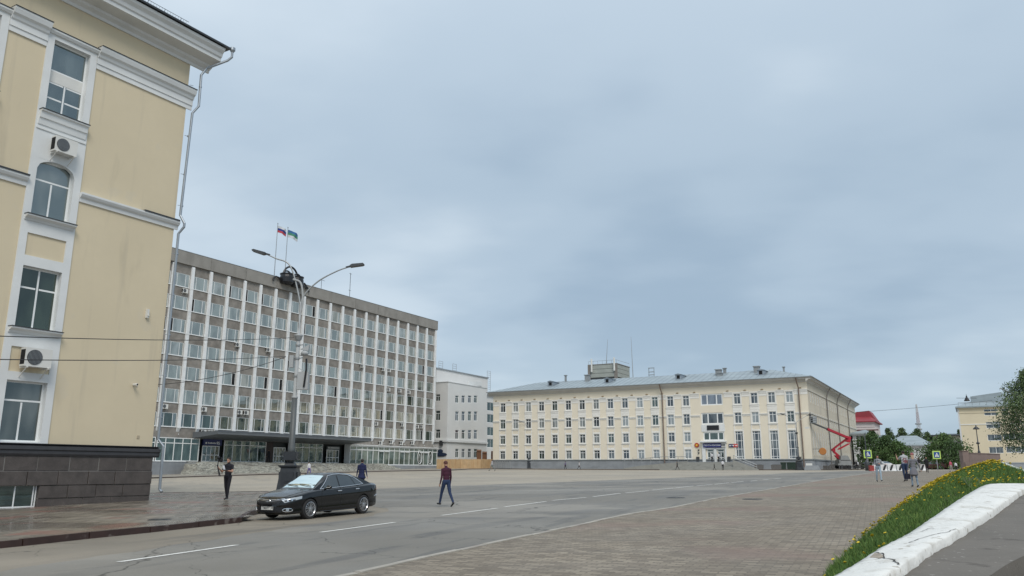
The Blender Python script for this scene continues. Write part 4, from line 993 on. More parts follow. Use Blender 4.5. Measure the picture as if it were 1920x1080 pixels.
# trim: surrounds, sills, panels
def trim(c, z0, z1, w_=ww):
    mb.box(c-w_-.20, c-w_, -.07, 0, z0-.12, z1+.22); mb.box(c+w_, c+w_+.20, -.07, 0, z0-.12, z1+.22); mb.box(c-w_, c+w_, -.07, 0, z1, z1+.22)
    mb.box(c-w_-.24, c+w_+.24, -.16, 0, z0-.22, z0-.12 if False else z0-.10)
for c in colsL+colsR:
    mb = MB()
    for i, (a, b) in enumerate(RW):
        if c in colsR and i < 2: continue
        trim(c, a, b)
    # top panel between the two upper rows
    mb.box(c-.86, c+.86, -.05, -.001, 12.02, 12.85); mb.box(c-.80, c+.80, -.10, -.051, 12.62, 12.82); mb.box(c-.9, c+.9, -.12, -.001, 12.86, 12.97)
    for z0, z1 in (((8.62, 9.4), (5.55, 6.25)) if c in colsL else ((8.62, 9.4),)):
        mb.box(c-.80, c-.68, -.05, -.001, z0, z1); mb.box(c+.68, c+.80, -.05, -.001, z0, z1); mb.box(c-.68, c+.68, -.05, -.001, z1-.1, z1)
    if c in colsR: trim(c, 3.42, 8.31, .68)
    hs_ = [(c-ww, c+ww, a, b) for a, b in RW] if c in colsL else [(c-ww, c+ww, a, b) for a, b in RW[2:]]+[(c-.68, c+.68, 3.42, 8.31)]
    hs_ += [(c-.66, c+.66, 8.62, 9.35)]+([(c-.66, c+.66, 5.60, 6.2)] if c in colsL else [])
    wallgrid(mb, c-.84, c+.84, PB+.13, 15.3, hs_, -.03, .028)
    mb.build('window_trim', M_postwhite, po)
al = colsL+[-18.0, -15.8]+colsR
bounds = [PL]+[(colsL[i]+colsL[i+1])/2 for i in range(13)]
gaps_ = [(PL, colsL[0]-.85)]+[(colsL[i]+.85, colsL[i+1]-.85) for i in range(13)]+[(colsL[-1]+.85, -19.15), (-14.6, colsR[0]-.85)]+[(colsR[i]+.85, colsR[i+1]-.85) for i in range(3)]+[(colsR[-1]+.85, .0)]
for a, b in gaps_:
    mb = MB(); moulding(mb, [(0, 14.45), (.05, 14.45), (.05, 14.85), (.10, 14.9), (.14, 15.1), (.22, 15.25), (.22, 15.38), (0, 15.38)], a, b); mb.build('entablature', M_postwhite, po); mb = MB()
    moulding(mb, [(0, 11.0), (.06, 11.0), (.06, 11.1), (.12, 11.16), (.18, 11.28), (.18, 11.38), (0, 11.38)], a, b); mb.build('string_course', M_postwhite, po)
for a, b in gaps_: c = (a+b)/2; mb = MB(); mb.box(c-.16, c+.16, -.2, -.001, 15.50, 15.66); mb.box(c-.3, c-.18, -.12, -.001, 15.52, 15.6); mb.build('floodlight', mat('tan_fitting', (.33, .24, .13), .7, .1), po)
# side trim
mb = MB(); mb.box(.003, .16, .01, PD, 15.15, 15.38); mb.box(.003, .14, .01, PD, 11.1, 11.35)
for i, c in enumerate(scols):
    mb.box(.003, .09, c-.62, c-.5, 9.6, 11.7); mb.box(.003, .09, c+.5, c+.62, 9.6, 11.7); mb.box(.003, .09, c-.62, c-.5, 13.0, 15.1); mb.box(.003, .09, c+.5, c+.62, 13.0, 15.1)
    mb.box(.003, .1, c-.62, c-.5, 3.9, 8.4); mb.box(.003, .1, c+.5, c+.62, 3.9, 8.4)
mb.build('side_trim', mat('grey_white_side_trim', (.55, .53, .47), .9, .06), po)  # greyer white than the front trim
# cornice
cp = [(0, 16.55), (.10, 16.55), (.16, 16.72), (.36, 16.80), (.40, 16.95), (.80, 17.02), (.84, 17.18), (.96, 17.26), (.98, 17.38), (0, 17.40)]
mb = MB(); moulding(mb, cp, PL-.98, .0)
mb.prism([(o_, z) for o_, z in cp], -.98, PD+.98, 'y'); mb.prism([(-o_ + PL, z) for o_, z in cp], 0, PWING, 'y')
mb.box(PL+.01, -.01, 0, PWING, 16.9, 17.30)
mb.build('cornice', mat('greyish_cornice', (.54, .53, .50), .85, .08, .6), po)
# roof
e = 1.08; z0 = 17.41; zr = 19.85
A_, B_, C_, D_, E_, F_ = (PL-e, -e), (e, -e), (e, PD+e), (-PWING, PD+e), (-PWING, PWING), (PL-e, PWING)
R1, R2, R3 = (PL+7, 7.2), (-7.2, 7.2), (-7.2, PD-7)
mb = MB(); V_ = [(*A_, z0), (*B_, z0), (*C_, z0), (*D_, z0), (*E_, z0), (*F_, z0), (*R1, zr), (*R2, zr), (*R3, zr)]
mb.add(V_, [(0, 1, 7, 6), (1, 2, 8, 7), (2, 3, 8), (3, 4, 7, 8), (4, 5, 6, 7), (5, 0, 6)])
mb.add([(*A_, z0-.004), (*B_, z0-.004), (*C_, z0-.004), (*D_, z0-.004), (*E_, z0-.004), (*F_, z0-.004)], [(5, 4, 3, 2, 1, 0)])
rf = mb.build('roof', M_roofm, po)
sm = MB()
for x in np.arange(PL, -1, 1.1):      # standing seams
    t1 = min(1, (x-(PL-e))/8.1, (e-x)/8.3); sm.bar((x, -e, z0+.02), (x, -e+8.28*t1, z0+(zr-z0)*t1+.02), .03, .05)
for y in np.arange(1, PD, 1.1): t1 = min(1, (y+e)/8.3); sm.bar((e, y, z0+.02), (e-8.28*t1, y, z0+(zr-z0)*t1+.02), .03, .05)
sm.build('roof_seam', M_pipe, rf)
mb = MB(); mb.box(PL-e-.06, e+.06, -e-.06, -e+.05, z0-.1, z0+.03); mb.box(e-.04, e+.06, -e+.051, PD+e, z0-.1, z0+.03); mb.build('gutter', M_grey, po)
def roofz(y): return z0+(zr-z0)*min(1, (y+e)/8.28)
for cx_, cy_p, F_z in ((848, 372, Z7), (222, 348, Z8), (700, 322, Z8), (318, 295, Z9)):
    q = FP.fy(*F_z(cx_, cy_p), 3.2); x = q.x; d = MB(); zz = roofz(2.6)
    d.box(x-.6, x+.6, 2.3, 5.2, zz-.3, zz+.85); d.prism([(x-.75, zz+.85), (x+.75, zz+.85), (x, zz+1.08)], 2.1, 5.6, 'y'); o = d.build('dormer', M_pipe, po)
    d = MB(); d.box(x-.3, x+.3, 2.28, 2.298, zz+.05, zz+.7); d.build('opening', M_dark, o)
for x0p, yp, F_z, y_, hh, wd in ((77, 298, Z8, 6, 2.0, .9), (962, 262, Z8, 5, 2.4, 1.0), (1003, 252, Z8, 6.5, 2.2, .5), (970, 285, Z8, 4, 1.6, .9), (283, 240, Z9, 5.5, 2.4, 1.0), (938, 300, Z7, 6.8, 1.8, .35), (465, 243, Z9, 8, 2.2, .3)):
    q = FP.fy(*F_z(x0p, yp), y_); d = MB(); zb_ = roofz(y_)-.4; d.box(q.x-wd/2, q.x+wd/2, y_-wd/2, y_+wd/2, zb_, q.z-.15); d.box(q.x-wd/2-.12, q.x+wd/2+.12, y_-wd/2-.12, y_+wd/2+.12, q.z-.15, q.z); d.build('chimney', mat('grey_chimney', (.27, .29, .30), .8, .15), po)
q = FP.fy(*Z9(470, 262), 16); mb = MB(); mb.ball((-12.5, 15, 18.2), (5.5, 5.5, q.z-18.2), 20); mb.build('roof_dome', M_roofm, po)
mb = MB(); mb.box(-9, -3, 24, 36, 18.5, 20.3); mb.build('roof_hatch', M_roofm, po)
# plant room tower behind the ridge
yb_ = 22.0; a = FP.fy(*Z8(85, 235), yb_); b = FP.fy(*Z8(275, 310), yb_)
mb = MB(); mb.box(a.x, b.x, yb_, yb_+8, 14, b.z-.2); 
for k in range(3): mb.box(a.x-.05, b.x+.05, yb_-.08, yb_+8.05, b.z+(a.z-b.z)*(k/3)+.04, b.z+(a.z-b.z)*((k+1)/3)-.03)
pr = mb.build('plant_room', mat('greenish_grey_cladding', (.34, .36, .33), .85, .12, .6), po)
mb = MB(); mb.box(a.x-.02, b.x+.02, yb_-.05, yb_, b.z-.75, b.z-.1)
mb.build('louvre', M_dsteel, pr)
mb = MB(); mb.box(a.x-.15, a.x+.5, yb_-.2, yb_+.2, 15, a.z+.1); mb.box(b.x-.5, b.x+.15, yb_-.2, yb_+.2, 15, a.z+.1); mb.box(a.x-.15, b.x+.15, yb_-.15, yb_+8.1, a.z+.0, a.z+.15); mb.build('corner_pier', mat('brownish_pier', (.22, .20, .18), .9, .1), pr)
mb = MB()
for x in np.linspace(a.x, b.x, 7): mb.tube([(x, yb_, a.z), (x, yb_, a.z+.9)], .035, 4)
mb.tube([(a.x, yb_, a.z+.9), (b.x, yb_, a.z+.9), (b.x, yb_+8, a.z+.9)], .035, 4); mb.build('roof_railing', M_steel, pr)
mb = MB()
for px in (105, 258): q = FP.fy(*Z8(px, 240), yb_-.4); mb.tube([(q.x, yb_-.4, a.z-1.6), (q.x, yb_-.4, a.z+1.4)], .22, 8)
mb.build('cell_antenna', M_ac, pr)
mb = MB()
q = FP.fy(*Z8(197, 60), yb_+1); mb.tube([(FP.fy(*Z8(204, 225), yb_+1).x, yb_+1, a.z), (q.x+.6, yb_+1, q.z)], [.09, .03], 6); mb.build('roof_mast', M_steel, po); mb = MB()
q = FP.fy(*Z8(371, 40), 12); mb.tube([(q.x+.3, 12, 18.8), (q.x+.2, 12, q.z-9), (q.x, 12, q.z)], [.14, .1, .03], 6); mb.build('roof_mast', M_steel, po); mb = MB()
q = FP.fy(*Z8(508, 250), 9)
for dx in (-.55, .55): mb.tube([(q.x+dx, 9, 19), (q.x+dx, 9, q.z)], .07, 5)
for dz in (0, .8, 1.4, 2.0): mb.box(q.x-.6, q.x+.6, 8.8, 9.2, q.z-dz-.12, q.z-dz)
mb.build('roof_ladder', M_steel, po)
# windows
def pwin(c, a, b, w_, pane, y=.17, transom=.72, name='window', par=None):
    wd = 2*w_; hh = b-a; return window(par or po, c-w_, c+w_, a, b, y, [(w_, 0, hh)], [(hh*transom, 0, wd)], pane, t=.085, name=name, d=.07)
pf = MB(); win_frame(pf, 0, 1.2, 0, 1.72, 0, [(.6, 0, 1.72)], [(1.25, 0, 1.2)], .085, .07)
rr = random.Random(21); cnt = 0
for c in colsL+colsR:
    for i, (a, b) in enumerate(RW):
        if c in colsR and i < 2: continue
        x_ = rr.random(); p_ = G_post if x_ < .55 else (G_dark if x_ < .75 else glass('pane_pale_blind', (.16, .18, .18), .16, (.85, .9, .95), curtain=(.28, .3, .29)))
        if i == 3 and c in colsL[:3]: p_ = MATS.get('pane_pale_blind', p_)
        pwin(c, a, b, ww, p_)
for c in colsR:
    hh = 8.31-3.42
    window(po, c-.68, c+.68, 3.42, 8.31, .17, [(.36, 0, hh), (1.0, 0, hh)], [(.45, 0, 1.36), (1.75, 0, 1.36), (3.2, 0, 1.36), (4.45, 0, 1.36)], G_post, t=.085, name='tall_window')
for (x0, x1, a, b), pn in zip([(-18.95, -14.82, 13.1, 15.2), (-18.95, -14.82, 9.65, 11.75), (-18.75, -14.9, 6.70, 8.3)], (glass('pane_slate', (.07, .085, .10), .16, (.8, .85, .95)), G_post, G_dark)):
    wd = x1-x0; window(po, x0, x1, a, b, .17, [(wd*.3, 0, b-a), (wd*.72, 0, b-a)], [], pn, t=.22, name='stair_window')
for x0, x1 in ((-18.15, -16.95), (-16.25, -15.05)):
    o = window(po, x0, x1, 2.86, 5.2, .1, [(.6, 0, 1.85)], [(1.85, 0, 1.2), (.8, 0, 1.2)], G_dark, t=.13, name='entrance_door')
    hb = MB(); hb.box(.48, .52, -.14, -.06, .9, 1.3); hb.box(.68, .72, -.14, -.06, .9, 1.3); hb.build('handle', M_steel, o)
# side windows: the nearest as parts, the rest as one
def swin(h): return ((h[0], h[1], h[2], h[3]))
cnt = 0; rest = []
wcache = {}
def side_mesh(hh):
    if hh not in wcache:
        m1 = MB(); win_frame(m1, 0, 1.0, 0, hh, 0, [(.5, 0, hh)], [(hh*.7, 0, 1)], .09, .07); m2 = MB(); m2.box(.02, .98, -.05, -.03, .02, hh-.02)
        wcache[hh] = (m1.mesh('window', M_pvc), m2.mesh('pane', G_post))
    return wcache[hh]
for h in sorted(sh, key=lambda q: q[0]):
    f_, p_ = side_mesh(round(h[3]-h[2], 3))
    if cnt < 32:
        o = link('window', f_, po, (-.06, h[0], h[2]), rz=PI/2); link('pane', p_, o, (0, 0, 0))
    else: rest.append((f_, p_, h))
    cnt += 1
def rot90(me):
    k = me.name+'r'
    if k not in wcache: m_ = me.copy(); m_.transform(Matrix.Rotation(PI/2, 4, 'Z')); wcache[k] = m_
    return wcache[k]
o = merged('side_windows', [(rot90(f_), (-.06, h[0], h[2])) for f_, p_, h in rest], po); o['kind'] = 'stuff'
o2 = merged('side_panes', [(rot90(p_), (-.06, h[0], h[2])) for f_, p_, h in rest], o); o2['kind'] = 'stuff'
# display board, canopy, sign, small signs
mb = MB(); mb.box(-19.0, -14.7, -.06, 0, 8.32, 9.62); dpan = mb.build('centre_panel', M_white, po)
mb = MB(); mb.box(-17.95, -15.75, -.16, -.061, 8.6, 9.45); mb.build('led_display', M_black, po)
mb = MB(); moulding(mb, [(0, 6.3), (.7, 6.3), (.9, 6.42), (.9, 6.58), (.2, 6.69), (0, 6.69)], -19.2, -14.45); mb.box(-19.0, -18.4, -.3, 0, 2.9, 6.3); mb.box(-14.9+.05, -14.6, -.3, 0, 2.9, 6.3); mb.box(-16.95+.14, -16.25-.14, -.3, 0, 2.9, 5.35); mb.box(-18.4, -14.85, -.3, -.001, 5.2, 5.42)
mb.build('portal', M_white, po)
sgn = thing('shop_sign', 'long dark blue sign with white lettering over the post office doors', 'sign', FP.W(-16.95, -.34, 5.85), FP.a)
mb = MB(); mb.box(-1.75, 1.55, -.14, 0, -.36, .36); mb.build('sign_board', mat('royal_blue_board', (.012, .018, .15), .4, .03), sgn)
link('lettering', text_mesh('ПОЧТА РОССИИ', .375, M_pvc), sgn, (-.10, -.155, 0))
mb = MB(); mb.box(1.57, 2.30, -.14, 0, -.36, .36); o = mb.build('grey_panel', M_ac, sgn); mb = MB()
for q in range(3): mb.box(1.62+q*.23, 1.76+q*.23, -.155, -.141, -.2, .24)
mb.build('emblem_marks', M_dsteel, o)
q = FP.fy(*Z8(1050, 776)); s2 = thing('bank_sign', 'short blue and red sign with a white bird-like mark right of the post office doors', 'sign', FP.W(-13.35, -.05, q.z), FP.a); s2.scale = (.8, 1, .9)
mb = MB(); mb.box(-1.0, .05, -.1, 0, -.32, .32); mb.build('blue_part', mat('navy_board2', (.015, .02, .10), .4, .03), s2); mb = MB(); mb.box(.052, 1.0, -.1, 0, -.32, .32); mb.build('red_part', fm('sign_red', (.50, .03, .03)), s2)
mb = MB(); mb.prism([(-.3, .16), (0, -.16), (.35, .16), (.1, .08), (0, .14), (-.1, .08)], -.13, -.101, 'y')
for k in range(3): mb.box(-.9+k*.18, -.78+k*.18, -.13, -.101, -.12, .12); mb.box(.45+k*.16, .56+k*.16, -.13, -.101, -.12, .12)
mb.build('white_mark', M_pvc, s2)
q = FP.fy(*Z8(816, 773)); s3 = thing('round_sign', 'round orange-red sign on the wall left of the post office doors', 'sign', FP.W(q.x, -.05, q.z), FP.a)
mb = MB(); mb.lathe([(.42, 0), (.42, -.1)], 20, (0, 0, 0), 'y'); mb.build('disc', fm('sign_orange_red', (.42, .05, .02)), s3); mb = MB(); mb.lathe([(.2, -.101), (.2, -.12)], 14, (0, 0, 0), 'y'); mb.build('centre', fm('sign_yellow', (.7, .45, .05)), s3)
mb = MB(); 
for x_, z_, w_, h_ in ((-19.9, 3.1, .55, .75), (-14.2, 3.1, .55, .75), (-19.7, 4.4, .2, .25), (-19.7, 4.9, .2, .25)): mb.box(x_-w_/2, x_+w_/2, -.25, -.001, z_, z_+h_)
mb.build('notice_box', M_dsteel, po)
# entrance stairs and side ramp walls
M_step = mat('grey_concrete_steps', (.30, .30, .275), .85, .1, 1.5, layers=[(1, .62, .08, (.2, .2, .18), .5)])
st = thing('entrance_steps', 'wide grey concrete steps climbing to the post office doors', 'steps', FP.W(-16.6, 0, 0), FP.a)
mb = MB(); zt_ = 2.84
mb.box(-4.6, 4.2, -3.0, -.31, .5, zt_)
for k in range(1, 9): mb.box(-4.6-k*.5, 4.2+k*.25, -3.0-k*.40, -3.0+.3-(k-1)*.40-.3, .5, zt_-k*.145)
mb.build('stair_flight', M_step, st)
mb = MB(); mb.prism([(4.3, zt_+.35), (8.6, 1.62), (8.6, 1.3), (8.3, 1.0), (4.3, .9)], -5.2, -4.95, 'y'); mb.build('side_wall', M_step, st); mb = MB(); mb.prism([(-4.7, zt_+.2), (-4.7, 1.0), (-17, 1.0), (-17, 1.75), (-14, 2.2)], -2.0, -1.7, 'y'); mb.build('side_wall', M_step, st)
mb = MB(); mb.tube([(4.4, -5.05, zt_+.75), (8.3, -5.05, 2.0)], .05, 5); mb.tube([(4.4, -5.05, zt_+1.15), (8.3, -5.05, 2.4)], .05, 5)
for x in np.linspace(4.4, 8.3, 5): z_ = zt_+1.15-(x-4.4)/3.9*(zt_-1.25); mb.tube([(x, -5.05, z_-1.0), (x, -5.05, z_)], .04, 5)
mb.build('handrail', M_steel, st); mb = MB(); mb.tube([(-4.7, -1.85, zt_+1.0), (-9.5, -1.85, zt_+1.0), (-17, -1.85, zt_+.4)], .05, 5)
for x in np.linspace(-17, -4.7, 8): mb.tube([(x, -1.85, 1.5), (x, -1.85, zt_+.9)], .04, 5)
mb.build('handrail', M_steel, st)
# downpipes of the post office
def pdown(px0, x, top=16.9, out=0, name='downpipe'):
    mb = MB(); mb.tube([(x-.2, -1.1, 17.3), (x-.15, -.8, 16.6), (x, -.26, 15.6), (x, -.26, 14.3), (x+.0, -.22, 3.4), (x, -.3, 2.0)], .11, 7); mb.build(name, mat('rusty_brown_pipe', (.17, .125, .10), .6, .2, 3), po)
pdown(0, FP.fy(1244, 790).x); pdown(0, FP.fy(1502, 790).x)
for px, yy in ((1553, 790), (1572, 790), (1592, 800)):
    q = FP.fx(px, yy, .2); mb = MB(); mb.tube([(1.1, q.y, 17.2), (.5, q.y, 16.3), (.22, q.y, 15.2), (.22, q.y, 2.2)], .12, 7); mb.build('side_downpipe', mat('grey_brown_pipe', (.20, .19, .18), .6, .15, 3), po)
# round orange clock-like sign sticking out of the side wall
q = FP.fx(1523, 845, .8); s4 = thing('projecting_sign', 'orange round sign on a bracket sticking out at the corner of the post office', 'sign', FP.W(1.6, 1.0, q.z), FP.a)
mb = MB(); mb.lathe([(.55, -.12), (.62, 0), (.55, .12)], 18, (0, 0, 0), 'y'); mb.build('disc', fm('amber', (.45, .18, .05)), s4); mb = MB(); mb.tube([(-1.6, 0, .4), (0, 0, .4)], .04, 5); mb.box(-.7, -.5, -.05, .05, -.1, .1); mb.build('bracket', M_dsteel, s4)
mb = MB(); q = FP.fx(1513, 802, .3); mb.box(.0, .7, q.y-.15, q.y+.15, q.z-.15, q.z+.15); o = mb.build('wall_camera', M_ac, None, loc=(FP.o.x, FP.o.y, 0)); o.rotation_euler.z = FP.a; tag(o, 'white security camera on the side wall of the post office below the lift basket', 'camera')
# ================================================================ SQUARE-SIDE PAVEMENTS OF THE OFFICE BLOCK AND POST OFFICE
M_fpav = mat('far_pavement', (.29, .265, .225), .9, .12, .4, layers=[(.3, .6, .1, (.22, .19, .16), .5)])
kl = [G(*q) for q in [(294, 896.7), (400, 893.3), (521, 889.7), (620, 887), (726, 884), (850, 881.8)]]
kl2 = [(-58, 76)]+[(p.x, p.y) for p in kl]+[(-8, 162), (2, 166)]
sheet('far_pavement', kl2+[(-4, 172), (-16, 176), (-80, 90)], .10, M_fpav, 4)
kerb('far_kerb', kl2[::-1][::-1], .3, .11, mat('dark_kerb', (.09, .07, .06), .8, .2), 0, 3.0, .01)
pk = [FP.W(x, -5.2) for x in (-62, -40, -20, -2)]+[FP.W(4, -5.2), FP.W(6, 0), FP.W(6, 66)]
pk = [(p.x, p.y) for p in pk]
sheet('post_pavement', pk+[FP.W(0, 66)[:2], FP.W(0, 0)[:2], FP.W(-62, 0)[:2]], .10, M_fpav, 4)
kerb('post_kerb', pk, .3, .11, MATS['dark_kerb'], 0, 3.0, .01)
# ================================================================ STREET LAMPS
def prof_pole(H):
    return [(.17, 0), (.19, .05), (.19, .18), (.15, .22), (.16, .3)]
def lamp(name, label, loc, H=9.6, arms=None, rz=0, ped=1.35, decor=True, light=None, col=None):
    """square cast pedestal, round shaft, two curved arms with flat lamp heads"""
    t = thing('street_lamp', label, 'street lamp', loc, rz); col = col or M_iron; light = light or mat('light_grey_pole', (.38, .40, .41), .55, .08, 3)
    mb = MB(); b = .50; c_ = .36
    mb.box(-b-.06, b+.06, -b-.06, b+.06, -.1, .14)
    def fr(z0, w0, z1, w1): mb.add([(-w0, -w0, z0), (w0, -w0, z0), (w0, w0, z0), (-w0, w0, z0), (-w1, -w1, z1), (w1, -w1, z1), (w1, w1, z1), (-w1, w1, z1)], [(0, 3, 2, 1), (4, 5, 6, 7), (0, 1, 5, 4), (1, 2, 6, 5), (2, 3, 7, 6), (3, 0, 4, 7)])
    fr(.14, b, ped-.1, c_); fr(ped-.1, c_+.02, ped-.04, c_+.09); fr(ped-.04, c_+.11, ped+.02, c_+.11); fr(ped+.02, .24, ped+.16, .18)
    # raised panels and small scrolls on the faces
    for a in range(4):
        M = Matrix.Rotation(a*PI/2, 4, 'Z')
        mb.box(-.28, .28, -.463, -.40, .30, ped-.3, M)
        for s_ in (-1, 1):
            pts = [M @ Vector((s_*(.05+.09*math.cos(q)), -.475, .62+.09*math.sin(q))) for q in np.linspace(0, 5, 9)]; mb.tube(pts, .014, 5)
    mb.build('pedestal', col, t)
    mb = MB(); z = ped+.16
    mb.lathe([(.15, z), (.20, z+.05), (.20, z+.12), (.14, z+.18), (.13, z+.5), (.16, z+.55), (.15, z+.62), (.135, H*.42)], 14)
    mb.build('lower_shaft', mat('dark_grey_paint', (.10, .11, .115), .5, .1), t, True)
    mb = MB(); mb.lathe([(.135, H*.42), (.16, H*.42+.03), (.16, H*.42+.09), (.10, H*.42+.12), (.085, H*.68)], 14)
    mb.build('shaft', light, t, True)
    mb = MB(); z2 = H*.68
    mb.lathe([(.09, z2), (.16, z2+.05), (.20, z2+.22), (.23, z2+.25), (.21, z2+.29), (.07, z2+.33), (.05, z2+.7), (.045, H*.86)], 12); mb.build('collar', light, t, True)
    mb = MB(); mb.box(-.30, .30, -.28, .28, ped+.30, ped+.66) if decor else None
    if decor:
        for s_ in (-1, 1):
            for s2_ in (-1, 1):
                mb.bar((s_*.34, s2_*.34, ped+.26), (s_*.34, s2_*.34, ped+.72), .04)
        mb.box(-.36, .36, -.36, .36, ped+.26, ped+.30)
        mb.build('fuse_box', col, t)
    for (dx, dz, up) in arms or ((-1.9, 1.0, .5), (2.6, .7, .45)):
        a = MB(); s_ = 1 if dx > 0 else -1; zb_ = H*.80
        P_ = [Vector((0, 0, zb_)), Vector((s_*.10, 0, zb_+.9)), Vector((dx*.33, 0, H+dz-abs(dx)*.33)), Vector((dx*.72, 0, H+dz-.25)), Vector((dx, 0, H+dz))]
        pp = smooth3(P_, 6); a.tube(pp, [.046-.015*i/len(pp) for i in range(len(pp))], 8); arm = a.build('arm', M_steel, t, True)
        d = (pp[-1]-pp[-3]).normalized(); hM = Matrix.Translation(pp[-1]) @ Vector((1, 0, 0)).rotation_difference(Vector((d.x, 0, d.z*.55)).normalized()).to_matrix().to_4x4()
        h = MB(); h.prism([(-.02, -.05), (.62, -.07), (.70, -.02), (.66, .04), (.10, .09), (-.02, .04)], -.15, .15, 'y', hM); h.prism([(-.25, -.03), (0, -.04), (0, .05), (-.25, .03)], -.05, .05, 'y', hM)
        h.build('lamp_head', M_dsteel, arm)
    return t
def smooth3(P, n=6):
    P = [2*P[0]-P[1]]+P+[2*P[-1]-P[-2]]; o = []
    for i in range(1, len(P)-2):
        for k in range(n):
            t = k/n; a, b, c, d = P[i-1:i+3]; o.append(.5*((2*b)+(c-a)*t+(2*a-5*b+4*c-d)*t*t+(3*b-a-3*c+d)*t**3))
    o.append(P[-2]); return o
lp = G(541, 930, .1); LY = lp.y; lz = gz(lp.x, lp.y)+.1
hl = AT(481, 475.5, LY); hr = AT(676, 499.5, LY); ct = AT(566, 590, LY); base = Vector((lp.x, lp.y, lz))
print('lamp', lp, 'heads', hl-base, hr-base, ct-base)
H_ = (ct-base).z/.80
la = lamp('street_lamp', 'tall pale street lamp on a dark square iron pedestal behind the parked black car', base, H_, [(hl.x-lp.x+.45, hl.z-lz-H_+.0, .5), (hr.x-lp.x-.5, hr.z-lz-H_, .5)], 0, AT(541, 873, LY).z-lz)
# third small upright arm end, brackets, speaker, sign box
mb = MB(); zz = AT(550, 524, LY).z-lz; mb.tube(smooth3([Vector((0, 0, H_*.80)), Vector((.10, .0, zz-1.1)), Vector((-.05, -.0, zz-.2)), Vector((-.45, -.05, zz))], 5), .05, 7); mb.build('short_arm', MATS['light_grey_pole'], la)
zb_ = AT(562, 663, LY).z-lz
mb = MB(); mb.ball((.38, -.1, zb_), (.2, .2, .13), 12); mb.bar((0, 0, zb_-.1), (.4, -.1, zb_-.1), .05); mb.prism([(.15, zb_+.2), (.6, zb_+.45), (.55, zb_+.12)], -.12, .02, 'y'); mb.build('dome_camera', MATS['light_grey_pole'], la)
mb = MB(); mb.box(-.35, -.15, -.15, .1, zb_-.7, zb_-.1); mb.bar((-.3, 0, zb_-.2), (.1, 0, zb_-.2), .04); mb.build('junction_box', MATS['light_grey_pole'], la)
zb_ = AT(565, 715, LY).z-lz
mb = MB(); mb.box(.12, .66, -.22, .05, zb_-.42, zb_+.45); mb.bar((0, 0, zb_+.2), (.3, 0, zb_+.2), .05); mb.bar((0, 0, zb_+.75), (.4, 0, zb_+.45), .03); bx_ = mb.build('cabinet', MATS['light_grey_pole'], la)
mb = MB(); mb.tube([(.48, -.25, zb_-.3), (.55, -.25, zb_+.55), (.52, -.2, zb_+1.1)], .05, 6); mb.build('antenna_rod', M_black, bx_)
mb = MB()
for f_ in (.52, .6, .66): mb.lathe([(.13, H_*f_-.04), (.13, H_*f_+.04)], 12); mb.bar((.1, 0, H_*f_), (.28, 0, H_*f_+.03), .05)
mb.build('clamp', M_steel, la)
# three lamps on the far side of the square, one on the right
def farlamp(px, pb, pt, label, dark_=True):
    p = G(px, pb); H = (AT(px, pt, p.y).z-gz(p.x, p.y))
    t = lamp('street_lamp', label, (p.x, p.y, gz(p.x, p.y)), H/1.06, [(-1.9, H*.05, .5), (2.3, H*.045, .5)], 0, 1.5, light=M_dsteel); t['group'] = 'street lamps along the far side of the square'; return t
farlamp(993, 879.3, 789, 'dark twin-armed street lamp in front of the left part of the post office')
farlamp(1230, 880.0, 787, 'dark twin-armed street lamp in front of the middle of the post office')
farlamp(1499, 881.5, 777, 'dark twin-armed street lamp at the right front corner of the post office')
# overhead cables from the near lamp pole
M_wire = mat('black_cable', (.02, .02, .022), .6, 0)
def cable(name, label, a, b, sag, r=.012, kink=None):
    a = Vector(a); b = Vector(b); pts = []
    for i in range(33):
        t = i/32; p = a.lerp(b, t); p.z -= sag*4*t*(1-t)
        if kink: p.z += kink(t)
        pts.append(p)
    mb = MB(); mb.tube(pts, r, 5); return tag(mb.build(name, M_wire), label, 'cable')
cable('overhead_cable', 'upper thin black cable running from the tall lamp pole across the cream building', AT(551, 633, LY), AT(-60, 628, 17), .12, .012)
cable('overhead_cable', 'middle thin black cable running low across the cream building to the lamp pole', AT(536, 668, LY), AT(-60, 673, 17), .10, .012)
cable('overhead_cable', 'lower slanting black cable from the lamp pole to the corner of the cream building', AT(536, 669, LY), AT(285, 722, 38), .25, .014)
